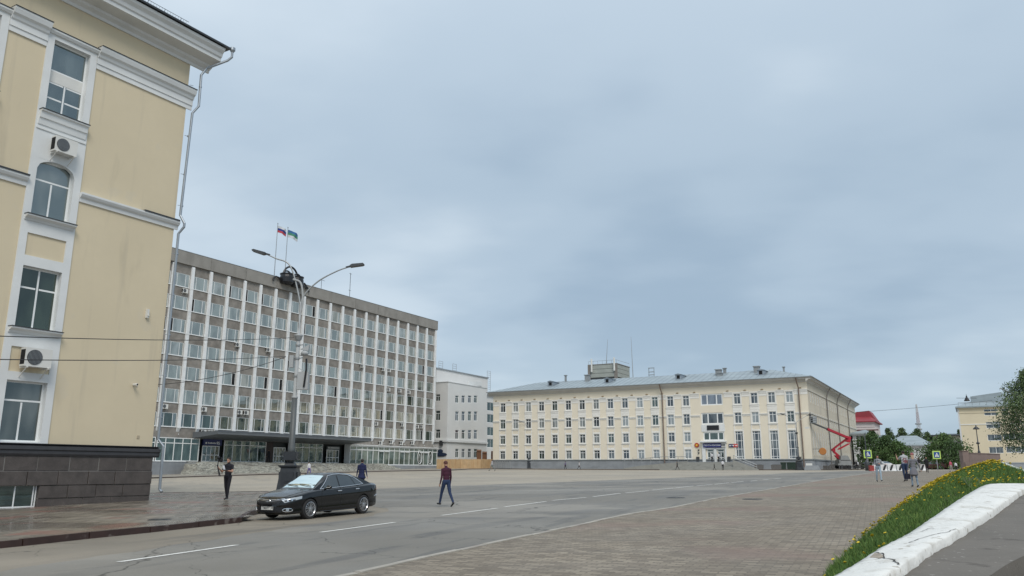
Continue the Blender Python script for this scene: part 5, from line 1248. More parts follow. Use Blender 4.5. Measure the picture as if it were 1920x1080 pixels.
# ================================================================ PARKED BLACK CAR
M_car = mat('black_car_paint', (.003, .0033, .004), .10, 0, 1, spec=.45, coat=.4)
M_chrome = mat('chrome', (.75, .76, .78), .12, 0, 1, metal=1)
M_rub = mat('tyre_rubber', (.018, .018, .019), .8, .1, 8)
M_alloy = mat('bright_alloy', (.55, .56, .58), .28, .04, 3, metal=.9)
M_cglass = glass('car_glass', (.010, .012, .013), .10, (.85, .92, .95), vary=.1)
M_wglass = glass('car_windscreen', (.06, .075, .075), .30, (.80, .92, .92), vary=.1)
def interp(x, tab):
    for (a, va), (b, vb) in zip(tab[:-1], tab[1:]):
        if x <= b:
            t = (x-a)/(b-a); t = max(0, min(1, t)); t = t*t*(3-2*t)*.35+t*.65; return va+(vb-va)*t
    return tab[-1][1]
def build_car(paint, label, loc, rz, hero=True, group=None):
    t = thing('parked_car', label, 'car', loc, rz, group)
    W = [(-2.41, .56), (-2.36, .70), (-2.2, .81), (-1.9, .88), (-1.3, .905), (0, .9125), (1.3, .905), (1.70, .89), (1.98, .845), (2.18, .755), (2.32, .62), (2.415, .38)]
    ZT = [(-2.41, .92), (-2.33, 1.05), (-2.2, 1.09), (-1.75, 1.095), (-1.0, 1.06), (.95, .985), (1.3, .955), (1.8, .87), (2.15, .775), (2.32, .68), (2.415, .58)]   # deck height at centre
    ZS = [(-2.41, .88), (-2.25, 1.00), (-1.8, 1.02), (-1.0, .985), (0, .955), (.95, .93), (1.4, .885), (1.9, .80), (2.2, .70), (2.415, .56)]     # shoulder height
    ZB = [(-2.41, .42), (-2.3, .26), (-1.9, .21), (1.9, .20), (2.25, .19), (2.415, .26)]
    xs_ = [-2.41, -2.39, -2.36, -2.31, -2.24, -2.15]+list(np.linspace(-2.05, 2.0, 44))+[2.08, 2.16, 2.22, 2.28, 2.33, 2.37, 2.40, 2.415]
    mb = MB(); ns = 0; secs = []
    for x in xs_:
        w_ = interp(x, W); zt = interp(x, ZT); zs = min(interp(x, ZS), zt-.02); zb = interp(x, ZB); h = zs-zb
        half = [(0, zb), (w_*.80, zb), (w_*.95, zb+.02), (w_*.985, zb+h*.10), (w_*.985, zb+h*.22), (w_*.975, zb+h*.34), (w_*.985, zb+h*.50), (w_*1.0, zb+h*.66), (w_*1.0, zb+h*.76), (w_*.985, zb+h*.86), (w_*.965, zs-.02), (w_*.93, zs+.004), (w_*.86, zs+(zt-zs)*.42), (w_*.74, zs+(zt-zs)*.74), (w_*.5, zs+(zt-zs)*.93), (w_*.25, zt), (0, zt+.004)]
        ring = half+[(-a, b) for a, b in half[-2:0:-1]]; ns = len(ring); secs.append(ring)
        mb.v += [(x, a, b) for a, b in ring]
    for i in range(len(xs_)-1):
        for j in range(ns): mb.f.append((i*ns+j, (i+1)*ns+j, (i+1)*ns+(j+1) % ns, i*ns+(j+1) % ns)); mb.m.append(0)
    mb.f.append(tuple(range(ns))); mb.m.append(0); mb.f.append(tuple(range((len(xs_)-1)*ns, len(xs_)*ns))[::-1]); mb.m.append(0)
    me = mb.mesh('body', [paint, M_dark]); bm = bmesh.new(); bm.from_mesh(me); bmesh.ops.recalc_face_normals(bm, faces=bm.faces); bm.to_mesh(me); bm.free()
    ob = bpy.data.objects.new('tmp', me); COL.objects.link(ob); cut = MB()
    for ax in (1.39, -1.385):
        for s_ in (-1, 1): cut.cur = 1; cut.lathe([(.375, s_*.62), (.375, s_*1.05)][::s_], 32, (ax, 0, .335), 'y')
    cme = cut.mesh('c', [paint, M_dark]); bm = bmesh.new(); bm.from_mesh(cme); bmesh.ops.recalc_face_normals(bm, faces=bm.faces); bm.to_mesh(cme); bm.free()
    co = bpy.data.objects.new('tmpc', cme); COL.objects.link(co)
    md = ob.modifiers.new('b', 'BOOLEAN'); md.object = co; md.operation = 'DIFFERENCE'; md.solver = 'EXACT'
    dg = bpy.context.evaluated_depsgraph_get(); dg.update(); me2 = bpy.data.meshes.new_from_object(ob.evaluated_get(dg))
    bpy.data.objects.remove(ob); bpy.data.objects.remove(co)
    # cabin
    RT = [(-1.98, 1.06), (-1.6, 1.215), (-1.25, 1.345), (-.95, 1.425), (-.6, 1.465), (-.2, 1.48), (.15, 1.462), (.38, 1.405), (.7, 1.22), (1.15, .965)]
    def roofhalf(x): return interp(x, [(-1.98, .66), (-1.2, .60), (-.4, .60), (.3, .585), (.7, .63), (1.15, .70)])
    def basehalf(x): return interp(x, [(-1.98, .74), (-1.2, .83), (-.2, .855), (.6, .845), (1.15, .76)])
    def zt_(x): return interp(x, RT)
    cb = MB(); cx_ = list(np.linspace(-1.98, 1.15, 50))
    for x in cx_:
        zr_ = zt_(x); zb = min(interp(x, ZS)-.03, zr_-.01); yr = roofhalf(x); yb = basehalf(x); k = max(0, min(1, (zr_-zb-.02)/.25)); yy = yb+(yr-yb)*min(1, (zr_-zb)/.50)
        half = [(yb, zb), (yb+(yy-yb)*.3, zb+(zr_-zb)*.30), (yb+(yy-yb)*.62, zb+(zr_-zb)*.60), (yb+(yy-yb)*.88, zb+(zr_-zb)*.84), (yy-.025, zr_-.045*k-.006), (yy*.85, zr_-.012*k), (yy*.5, zr_), (0, zr_+.006)]
        ring = half+[(-a, b) for a, b in half[-2::-1]]; nc = len(ring); cb.v += [(x, a, b) for a, b in ring]
    for i in range(len(cx_)-1):
        for j in range(nc-1): cb.f.append((i*nc+j, i*nc+j+1, (i+1)*nc+j+1, (i+1)*nc+j)); cb.m.append(0)
        cb.f.append((i*nc+nc-1, i*nc, (i+1)*nc, (i+1)*nc+nc-1)); cb.m.append(0)
    cme2 = cb.mesh('cabin', [paint])
    bm = bmesh.new(); bm.from_mesh(me2); bm.from_mesh(cme2); bmesh.ops.recalc_face_normals(bm, faces=bm.faces); fin = bpy.data.meshes.new('body'); bm.to_mesh(fin)
    bvh = BVHTree.FromBMesh(bm); bm.free()
    fin.materials.append(paint); fin.materials.append(M_dark); smooth_by_angle(fin, 32); body = link('body', fin, t)
    def hit(p, d):
        d = Vector(d).normalized(); r_ = bvh.ray_cast(Vector(p)-d*1.2, d, 3)
        return r_
    def patch(c4, d, off=.006, n=8, m_=5, mb=None):
        """surface patch following the body: four corners (a,b,c,d in order), projected along d"""
        mb = mb or MB(); a, b, c, e_ = [Vector(q) for q in c4]; k0 = len(mb.v); ok = True
        for j in range(m_+1):
            for i in range(n+1):
                u_, v_ = i/n, j/m_; p = (a.lerp(b, u_)).lerp(e_.lerp(c, u_), v_); r_ = hit(p, d)
                if r_[0] is None: q = p
                else:
                    nrm = r_[1]; nrm = nrm if nrm.dot(Vector(d)) < 0 else -nrm; q = r_[0]+nrm*off
                mb.v.append(tuple(q))
        for j in range(m_):
            for i in range(n): mb.f.append((k0+j*(n+1)+i, k0+j*(n+1)+i+1, k0+(j+1)*(n+1)+i+1, k0+(j+1)*(n+1)+i)); mb.m.append(mb.cur)
        return mb
    def strip(pts, d, r_, n=5, sub=6):
        P_ = []
        for a, b in zip(pts[:-1], pts[1:]):
            for k in range(sub): P_.append(Vector(a).lerp(Vector(b), k/sub))
        P_.append(Vector(pts[-1])); o_ = []
        for p in P_:
            h_ = hit(p, d); o_.append(h_[0]+(h_[1] if h_[1].dot(Vector(d)) < 0 else -h_[1])*r_*.4 if h_[0] is not None else p)
        return o_
    # windscreen, rear screen
    mb = patch([(1.10, .66, 0), (1.10, -.66, 0), (.42, -.53, 0), (.42, .53, 0)], (0, 0, -1), .006, 12, 8)
    mb2 = MB()
    def up(c4, **k): return patch([(x, y, 1.2) for x, y, _ in c4], (0, 0, -1), **k)
    sc_ = up([(1.07, .68, 0), (1.07, -.68, 0), (.40, -.52, 0), (.40, .52, 0)], n=12, m_=10).build('windscreen', M_wglass, t, True)
    up([(-1.86, .60, 0), (-1.86, -.60, 0), (-1.02, -.50, 0), (-1.02, .50, 0)], n=12, m_=10).build('rear_window', M_cglass, t, True)
    # side windows as quads front door, rear door, rear quarter
    for s_ in (1, -1):
        d = (0, -s_, 0); Y = s_*.7
        def sq(pts, **k): return patch([(x, Y, z) for x, z in pts], d, **k)
        g = sq([(.74, .975), (-.08, 1.005), (-.10, 1.385), (.22, 1.375)], n=10, m_=8).build('side_window', M_cglass, t, True)
        sq([(-.14, 1.008), (-.98, 1.035), (-.80, 1.345), (-.16, 1.388)], n=10, m_=8).build('side_window', M_cglass, t, True)
        sq([(-1.01, 1.04), (-1.36, 1.06), (-1.06, 1.255), (-.85, 1.325)], n=8, m_=6).build('quarter_window', M_cglass, t, True)
        cr = MB()
        ol = [(.84, Y, .965), (.5, Y, 1.20), (.27, Y, 1.375), (0.0, Y, 1.415), (-.3, Y, 1.425), (-.75, Y, 1.385), (-1.08, Y, 1.27), (-1.42, Y, 1.065)]
        cr.tube(strip(ol, d, .016), .013, 5); cr.tube(strip([(.86, Y, .955), (0, Y, .985), (-.7, Y, 1.01), (-1.45, Y, 1.05)], d, .014), .012, 5); cr.build('chrome_strip', M_chrome, t)
        hd = MB()
        for hx, hz in ((-.02, .865), (-.98, .895)):
            P_ = strip([(hx+.10, s_*.9, hz), (hx-.10, s_*.9, hz+.004)], d, .03); P_ = [p+Vector((0, s_*.018, 0)) for p in P_]; hd.tube(P_, .017, 6)
        hd.build('door_handle', M_chrome, t)
        sm = MB()
        for pts in ([(.80, .95), (.86, .8), (.84, .5), (.78, .30)], [(-.12, .99), (-.14, .7), (-.10, .30)], [(-1.05, 1.02), (-1.12, .85), (-1.02, .70)], [(.78, .30), (-.10, .30), (-.95, .30)]):
            sm.tube(strip([(x, s_*.9, z) for x, z in pts], d, .001), .006, 4)
        sm.build('door_seam', M_dark, t)
        rk_ = MB(); rk_.tube(strip([(.9, s_*.9, .235), (0, s_*.9, .225), (-.95, s_*.9, .235)], d, .02), .02, 6); rk_.build('sill_strip', M_black, t)
        mr = MB(); mr.ball((.60, s_*.985, 1.015), (.075, .115, .072), 12); mr.box(.57, .66, s_*.82-.03, s_*.9+.03, .955, .99); mo = mr.build('mirror', paint, t, True)
        mi = MB(); mi.box(.60, .675, s_*.93-.0, s_*.93+s_*.12 if s_ > 0 else s_*.93, 1.0, 1.012) if False else mi.box(.655, .682, s_*.985-.06, s_*.985+.08, 1.0, 1.015); mi.build('indicator', M_ac, mo)
        # headlight wraps the corner
        dd = (-1, -s_*.9, 0)
        hl_ = MB(); hl_ = patch([(2.34, s_*.50, .665), (1.78, s_*.87, .775), (1.80, s_*.88, .69), (2.30, s_*.62, .575)], dd, .010, 12, 5)
        h = hl_.build('headlight', glass('lamp_glass', (.22, .24, .25), .18, (1, 1, 1), vary=.2), t, True)
        hb = MB(); hb = patch([(2.28, s_*.58, .655), (2.02, s_*.79, .70), (2.02, s_*.79, .645), (2.27, s_*.62, .60)], dd, .014, 6, 3); hb.build('reflector', M_chrome, h, True)
        for q_ in range(3): hb = patch([(2.29-.11*q_, s_*(.585+.075*q_), .645+.012*q_), (2.21-.11*q_, s_*(.64+.075*q_), .655+.012*q_), (2.22-.11*q_, s_*(.65+.07*q_), .612+.014*q_), (2.28-.11*q_, s_*(.61+.07*q_), .602+.014*q_)], dd, .017, 3, 2); hb.build('lens', M_dsteel if q_ != 1 else M_black, h, True)
        hb = patch([(2.35, s_*.50, .690), (1.74, s_*.87, .795), (1.75, s_*.87, .78), (2.33, s_*.52, .672)], dd, .012, 10, 1); hb.build('brow', M_dark, h)
        fg = MB(); p = hit((2.2, s_*.66, .345), dd)
        if p[0] is not None:
            q = p[1] if p[1].dot(Vector(dd)) < 0 else -p[1]; M = Matrix.Translation(p[0]+q*.012) @ Vector((0, 0, 1)).rotation_difference(q).to_matrix().to_4x4()
            k0 = MB(); k0.lathe([(.055, 0), (.055, .012), (.045, .016)], 16); fg.add([M @ Vector(v_) for v_ in k0.v], k0.f); fo = fg.build('fog_lamp', MATS['lamp_glass'], t)
            ps = [p[0]+q*.015+Vector((-.30*s_*q.y*0+.0, 0, 0))+Vector((q.y*-1, q.x, 0)).normalized()*math.cos(a)*.16+Vector((0, 0, 1))*math.sin(a)*.055 for a in np.linspace(0, 2*PI, 24)]
            ps = [p_+(-q)*(abs((p_-p[0]).dot(Vector((q.y*-1, q.x, 0)).normalized()))**2*.9) for p_ in ps]
            c2 = MB(); c2.tube(ps, .013, 5); c2.build('chrome_ring', M_chrome, fo)
        tl = patch([(-2.30, s_*.86, .97), (-2.44, s_*.5, .97), (-2.44, s_*.5, .80), (-2.28, s_*.9, .80)], (1, -s_*.8, 0), .008, 8, 4)
        tl.build('tail_light', mat('tail_light_red', (.16, .01, .01), .15, 0, coat=1), t, True)
        rs = MB(); rs.tube(strip([(-2.05, s_*.9, .60), (-2.3, s_*.9, .66)], d, .012), .012, 5); rs.build('rear_reflector', M_chrome, t)
    # face of the car
    fd = (-1, 0, 0)
    g = patch([(2.4, .52, .660), (2.4, -.52, .660), (2.4, -.44, .520), (2.4, .44, .520)], fd, .006, 12, 5); gr = g.build('grille', M_black, t, True)
    b_ = MB()
    for z in (.55, .585, .62): b_.tube(strip([(2.4, .44+.03*(z-.5)*8, z), (2.4, -.44-.03*(z-.5)*8, z)], fd, .008), .005, 4)
    b_.build('slats', M_dsteel, gr)
    c_ = MB(); c_.tube(strip([(2.4, .60, .690), (2.4, .35, .668), (2.4, .12, .655), (2.4, -.12, .655), (2.4, -.35, .668), (2.4, -.60, .690)], fd, .03, sub=4), .019, 6); c_.tube(strip([(2.4, .56, .665), (2.4, .30, .635), (2.4, .10, .612)], fd, .02, sub=4), .010, 5); c_.tube(strip([(2.4, -.56, .665), (2.4, -.30, .635), (2.4, -.10, .612)], fd, .02, sub=4), .010, 5); c_.build('chrome_bar', M_chrome, gr)
    p = hit((2.4, 0, .62), fd)[0]; e_ = MB()
    for rx_, rz_ in ((.085, .058), (.030, .055), (.062, .026)):
        dz = .018 if rx_ == .062 else 0
        e_.tube([(p.x+.022, rx_*math.cos(a), .618+dz+rz_*math.sin(a)) for a in np.linspace(0, 2*PI, 22)], .0075, 5)
    e_.build('emblem', M_chrome, gr)
    lg = patch([(2.4, .60, .44), (2.4, -.60, .44), (2.4, -.52, .27), (2.4, .52, .27)], fd, .005, 12, 5); lg.build('lower_grille', M_black, t, True)
    lp_ = patch([(2.4, .66, .235), (2.4, -.66, .235), (2.4, -.66, .205), (2.4, .66, .205)], fd, .012, 12, 1); lp_.build('front_lip', M_dsteel, t)
    px_ = hit((2.4, 0, .40), fd)[0].x+.03; pl_ = MB(); pl_.box(px_, px_+.012, -.26, .26, .345, .457); pl = pl_.build('number_plate', M_ac, t)
    if hero:
        tm = text_mesh('Т003ТТ', .098, M_black, depth=.002); tm.transform(Matrix.Rotation(PI/2, 4, 'Z')); link('lettering', tm, pl, (px_+.016, -.045, .402))
        tm = text_mesh('18', .07, M_black, depth=.002); tm.transform(Matrix.Rotation(PI/2, 4, 'Z')); link('region_number', tm, pl, (px_+.016, .212, .415))
        fr_ = MB()
        for a, b in (((-.25, .35), (.25, .35)), ((.25, .35), (.25, .452)), ((.25, .452), (-.25, .452)), ((-.25, .452), (-.25, .35)), ((.165, .35), (.165, .452))): fr_.bar((px_+.014, a[0], a[1]), (px_+.014, b[0], b[1]), .004)
        fr_.build('border', M_black, pl)
    # hood and trunk seams, wipers, roof handled by paint
    sm = MB()
    for s_ in (1, -1): sm.tube(strip([(1.08, s_*.74, 1.2), (1.5, s_*.72, 1.2), (1.95, s_*.62, 1.2), (2.25, s_*.45, 1.2)], (0, 0, -1), .001), .006, 4)
    sm.tube(strip([(2.26, .45, 1.2), (2.30, 0, 1.2), (2.26, -.45, 1.2)], (0, 0, -1), .001), .006, 4); sm.build('bonnet_seam', M_dark, t)
    wp = MB()
    for y0, y1 in ((.55, -.05), (-.05, -.60)): 
        a = hit((1.03, y0, 1.2), (0, 0, -1))[0]+Vector((0, 0, .03)); b = hit((.94, y1, 1.2), (0, 0, -1))[0]+Vector((0, 0, .03)); wp.tube([a, (a+b)/2+Vector((0, 0, .01)), b], .010, 5)
    wp.build('wiper', M_black, t)
    im = MB(); im.ball((.42, 0, 1.31), (.03, .11, .035), 10); im.build('inner_mirror', M_black, t)
    # wheels
    for ax in (1.39, -1.385):
        for s_ in (1, -1):
            wt = MB(); k_ = s_
            prof = [(.215, -.10), (.30, -.108), (.322, -.095), (.333, -.07), (.335, 0), (.333, .07), (.322, .095), (.30, .108), (.235, .105), (.228, .085)]
            wt.lathe([(r_, z) for r_, z in prof], 40, (0, 0, 0), 'y')
            wo = wt.build('wheel', M_rub, t, True, loc=(ax, s_*.795, .335))
            rm = MB(); f_ = s_
            rm.lathe([(.20, f_*.02), (.232, f_*.085), (.238, f_*.112), (.226, f_*.116), (.210, f_*.095), (.200, f_*.05)][::(1)], 40, (0, 0, 0), 'y')
            for q in range(5):
                for da in (-.13, .13):
                    a0 = 2*PI*q/5+.3; a1 = a0+da*1.25
                    p0 = Vector((.045*math.cos(a0+da*1.5), f_*.098, .045*math.sin(a0+da*1.5))); p1 = Vector((.222*math.cos(a1), f_*.100, .222*math.sin(a1))); rm.bar(p0, p1, .026, .022)
                a2 = 2*PI*(q+.5)/5+.3; rm.bar((.05*math.cos(a2), f_*.09, .05*math.sin(a2)), (.222*math.cos(a2), f_*.092, .222*math.sin(a2)), .020, .018)
            rm.lathe([(.052, f_*.06), (.055, f_*.105), (.03, f_*.115)], 16, (0, 0, 0), 'y'); rm.build('rim', M_alloy, wo)
            dk = MB(); dk.lathe([(.205, f_*.03), (.205, f_*.034)], 24, (0, 0, 0), 'y'); dk.lathe([(.13, f_*.04), (.13, f_*.05)], 24, (0, 0, 0), 'y'); dk.build('brake_disc', M_dsteel, wo)
    return t
CS = .8824; cc = Vector((-6.004, 25.848, .1146)); ang = -2.07324
car = build_car(M_car, 'black saloon car parked at the dark kerb in front of the street lamp pedestal', cc, ang)
car.rotation_euler = (0, .0212, ang); car.scale = (CS, CS, CS)
# ================================================================ PEOPLE
def cloth(n_, c, r_=.9): return mat(n_, c, r_, .10, 6, .2, 40)
SKIN = mat('skin', (.42, .24, .17), .6, .05, 8); SHOE = mat('black_shoes', (.012, .012, .013), .5, .1)
HAIRD = mat('dark_hair', (.02, .014, .010), .7, .2, 20)
def person(label, foot, h=1.75, rz=0, top=None, bottom=None, hair=HAIRD, sleeve='long', legs=(18, 4, -16, 14), arms=((8, 8, 12, 0), (-10, 8, 14, 0)), lean=0, head=0, coat=0, longhair=False, vox=.014, group=None, shoe=None, fat=1.0, skirt=0, headturn=0, detail=False, extra=None):
    """legs = (left thigh, left knee, right thigh, right knee); arms = two of (forward, outward, elbow, inward); the figure faces local +y"""
    k = h/1.75; mb = MB(); bones = []
    def seg(a, b, r0, r1, tg, fl=1.0, ax=None):
        a = Vector(a)*k; b = Vector(b)*k; d = b-a; n = 4; pts = [a+d*i/n for i in range(n+1)]
        mb.tube(pts, [(r0+(r1-r0)*i/n)*k for i in range(n+1)], 10); mb.ball(a, r0*k*1.0, 8); mb.ball(b, r1*k*1.0, 8); bones.append((a, b, tg, (r0+r1)/2*k))
    hipz = .93; L_ = lambda a: R(a)
    pel = Vector((0, 0, hipz)); sp = R(lean)
    def up(z, x=0, y=0): return pel+Vector((x, 0, 0))+Vector((0, math.sin(sp), math.cos(sp)))*z+Vector((0, math.cos(sp), -math.sin(sp)))*y
    feet = []
    for s_, th, kn in ((-1, legs[0], legs[1]), (1, legs[2], legs[3])):
        hp = pel+Vector((s_*.088, 0, -.02)); kp = hp+.43*Vector((s_*.03, math.sin(L_(th)), -math.cos(L_(th)))); b = th-kn; ap = kp+.42*Vector((-s_*.01, math.sin(L_(b)), -math.cos(L_(b))))
        seg(hp, kp, .094*fat, .062*fat, 'leg'); seg(kp, ap, .060*fat, .043, 'leg')
        fa = L_(b*.9 if b < -8 else max(0, b*.3)); ft = Vector((s_*.03, math.cos(fa), math.sin(fa))); heel = ap+Vector((0, -.035, -.045)); toe = heel+ft*.20+Vector((0, 0, -.012))
        seg(ap+Vector((0, 0, -.01)), heel, .042, .038, 'shoe'); seg(heel, toe, .040, .032, 'shoe'); feet.append((heel, toe))
    zmin = min(min(a.z, b.z)-.036 for a, b in feet)
    # torso: overlapping flattened bodies
    def blob(c, r_, tg):
        c = Vector(c)*k; mb.ball(c, tuple(q*k for q in r_), 14, Matrix.Rotation(-sp, 3, 'X')); bones.append((c, c, tg, max(r_)*k*.8))
    blob(up(.0), (.165*fat, .115*fat, .13), 'leg' if not coat else 'top'); blob(up(.14), (.150*fat, .108*fat, .14), 'top'); blob(up(.28), (.165*fat, .112*fat, .15), 'top'); blob(up(.41), (.178, .108, .13), 'top'); blob(up(.47), (.165, .080, .07), 'top')
    if coat:
        for q in range(9):
            z_ = -.04-coat*q/9; blob(up(z_), (.165+.008*q, .125+.007*q, .10), 'top')
    nk = up(.52); hd = up(.66, 0, .02+math.sin(R(head))*.05)
    seg(up(.47), up(.58, 0, .01), .062, .052, 'skin')
    hM = Matrix.Rotation(R(headturn), 3, 'Z') @ Matrix.Rotation(-R(head)-sp*.5, 3, 'X')
    def hb(c, r_): mb.ball((hd+hM @ Vector(c))*k, tuple(q*k for q in r_), 14, hM); bones.append(((hd+hM @ Vector(c))*k, (hd+hM @ Vector(c))*k, 'skin', max(r_)*k))
    hb((0, 0, .025), (.074, .092, .095)); hb((0, .028, -.045), (.055, .062, .062)); hb((0, .092, -.01), (.013, .022, .022)); hb((0, .075, .03), (.05, .022, .015)); hb((-.075, 0, -.005), (.012, .02, .03)); hb((.075, 0, -.005), (.012, .02, .03)); hb((0, .082, -.052), (.025, .012, .008)); hb((0, .07, -.085), (.022, .02, .018))
    hands = []
    for s_, (f_, ab, el, inw) in zip((-1, 1), arms):
        sh = up(.445, s_*.178); f_, ab, el, inw = R(f_), R(ab), R(el), R(inw)
        d1 = Vector((s_*math.sin(ab), math.sin(f_)*math.cos(ab), -math.cos(f_)*math.cos(ab))); e_ = sh+d1*.285; f2 = f_+el
        d2 = Vector((s_*math.sin(ab-inw), math.sin(f2)*math.cos(ab-inw), -math.cos(f2)*math.cos(ab-inw))).normalized(); w_ = e_+d2*.255
        seg(sh, sh.lerp(e_, .55), .056, .048, 'top'); seg(sh.lerp(e_, .55), e_, .048, .041, 'top' if sleeve == 'long' else 'skin'); seg(e_, w_, .042, .028, 'top' if sleeve == 'long' else 'skin')
        # hand: palm, four fingers, thumb from the side
        side = Vector((0, 1, 0))-d2*d2.y; side = side.normalized() if side.length > .1 else Vector((-s_, 0, 0)); nrm = d2.cross(side)
        mb_c = (w_+d2*.05)*k; Mh = Matrix((side, nrm, d2)).transposed(); mb.ball(mb_c, (.040*k, .020*k, .052*k), 10, Mh); bones.append((w_*k, mb_c, 'skin', .03))
        curl = nrm*(-1 if nrm.x*s_ > 0 else 1)
        for q, ln in enumerate((.070, .080, .074, .058)):
            a = w_+d2*.09+side*(.030-.020*q); b = a+(d2*.8+curl*.35).normalized()*ln*.55; c = b+(d2*.4+curl*.8).normalized()*ln*.45
            seg(a, b, .0095, .009, 'skin'); seg(b, c, .009, .008, 'skin')
        a = w_+d2*.035+side*.036; b = a+(d2*.7+side*.7).normalized()*.04; seg(a, b, .012, .011, 'skin'); seg(b, b+(d2*.9+curl*.3)*.03, .011, .009, 'skin'); hands.append((w_+d2*.09)*k)
    me = mb.mesh('body', [SKIN]); ob = bpy.data.objects.new('tmp', me); COL.objects.link(ob)
    md = ob.modifiers.new('r', 'REMESH'); md.mode = 'VOXEL'; md.voxel_size = vox*k; md.use_smooth_shade = True
    m2_ = ob.modifiers.new('s', 'SMOOTH'); m2_.iterations = 14 if coat > .05 else 2; m2_.factor = .5
    dg = bpy.context.evaluated_depsgraph_get(); dg.update(); fin = bpy.data.meshes.new_from_object(ob.evaluated_get(dg)); fin.name = 'body'; bpy.data.objects.remove(ob)
    mats = [SKIN, top, bottom, shoe or SHOE]; fin.materials.clear()
    for q in mats: fin.materials.append(q)
    idx = {'skin': 0, 'top': 1, 'leg': 2, 'shoe': 3}
    ba = np.array([tuple(b[0]) for b in bones]); bb = np.array([tuple(b[1]) for b in bones]); rr_ = np.array([b[3] for b in bones]); tg = np.array([idx[b[2]] for b in bones])
    n_ = len(fin.polygons); cen = np.empty(n_*3, dtype=np.float32); fin.polygons.foreach_get('center', cen); cen = cen.reshape(-1, 3); best = np.full(n_, 1e9); bi = np.zeros(n_, dtype=int)
    for q in range(len(bones)):
        ab_ = bb[q]-ba[q]; l2 = max(1e-9, ab_@ab_); tt = np.clip(((cen-ba[q])@ab_)/l2, 0, 1); dd = np.linalg.norm(cen-ba[q]-tt[:, None]*ab_, axis=1)-rr_[q]*.9
        if tg[q] == 1: dd -= .012
        m_ = dd < best; best[m_] = dd[m_]; bi[m_] = tg[q]
    belt = (pel.z+.055)*k; z_ = cen[:, 2]; m_ = (bi == 1) & (z_ < belt) & (abs(cen[:, 0]) < .15*k) & (not coat); bi[m_] = 2; m_ = (bi == 2) & (z_ > belt); bi[m_] = 1
    fin.polygons.foreach_set('material_index', bi.astype(np.int32)); fin.shade_smooth()
    t = thing('person', label, 'person', (foot[0], foot[1], foot[2]-zmin*k), rz, group); link('body', fin, t)
    # hair as a cap with an uneven edge
    hr = MB(); hc = (hd+hM @ Vector((0, -.012, .040)))*k; hr.ball(hc, (.084*k, .098*k, .092*k), 14, hM)
    hr.v = [v_ for v_ in hr.v]; keep = []
    for f_ in hr.f:
        c_ = sum((Vector(hr.v[i]) for i in f_), Vector())/len(f_); q = hM.inverted() @ (c_/k-hd)
        if q.z > .055 or (q.y < -.005 and q.z > (-.30 if longhair else -.055)) or (abs(q.x) > .05 and q.y < .03 and q.z > .01): keep.append(f_)
    hr.f = keep; hr.m = [0]*len(keep)
    if longhair:
        hr.ball((hd+hM @ Vector((0, -.06, -.06)))*k, (.085*k, .05*k, .15*k), 12, hM); hr.ball((hd+hM @ Vector((0, -.07, -.16)))*k, (.075*k, .04*k, .12*k), 10, hM)
    hm = hr.build('hair', hair, t, True)
    if detail:
        ey = MB()
        for s_ in (-1, 1): ey.ball((hd+hM @ Vector((s_*.030, .083, .012)))*k, .010*k, 8)
        ey.build('eyes', M_black, t)
    return t, hands, (zmin, k)
def face(deg): return R(deg)         # 0 = walking away from the camera, 180 = towards it, positive turns left
navy = cloth('black_shirt', (.010, .011, .018)); trous = cloth('black_trousers', (.010, .010, .016)); jeans = cloth('blue_jeans', (.018, .035, .085)); bur = cloth('burgundy_shirt', (.050, .010, .026)); grey_c = cloth('grey_knit', (.17, .17, .195)); lt = cloth('light_grey_shirt', (.42, .43, .45)); white_c = cloth('white_cloth', (.62, .62, .64)); paleblue = cloth('pale_jeans', (.33, .42, .50)); navyj = cloth('navy_jacket', (.012, .018, .065)); blk = cloth('black_cloth', (.012, .012, .015)); pink = cloth('pink_top', (.50, .10, .16)); beige = cloth('beige_trousers', (.35, .33, .29)); purple = cloth('violet_top', (.13, .10, .20))
plaid = mat('plaid_shirt', (.17, .19, .22), .9, .2, 4, layers=[(9, .5, .03, (.38, .40, .42), .9, (.3, .3, 2)), (9, .55, .03, (.05, .06, .08), .8, (2, 2, .3))])
def hgt(px, yh, foot):
    return AT(px, yh, foot.y).z-foot.z
# 1 man in black carrying tripod and book
p = G(424, 937.5, .115); h = hgt(427, 859, p)
man, hn, zk = person('person in black t-shirt and trousers walking towards the car with a tripod over the arm', p, h, face(170), navy, trous, sleeve='short', legs=(10, 6, -8, 10), arms=((25, 14, 75, 42), (4, 20, 118, 14)), headturn=-18, head=0, vox=.010, detail=True, fat=1.02)
def inhand(t, hn_, i, dx=0, dy=0, dz=0):
    v_ = Vector(hn_[i])+Vector((dx, dy, dz)); return t.matrix_basis @ v_ if False else (Matrix.Translation(t.location) @ Matrix.Rotation(t.rotation_euler.z, 4, 'Z')) @ v_
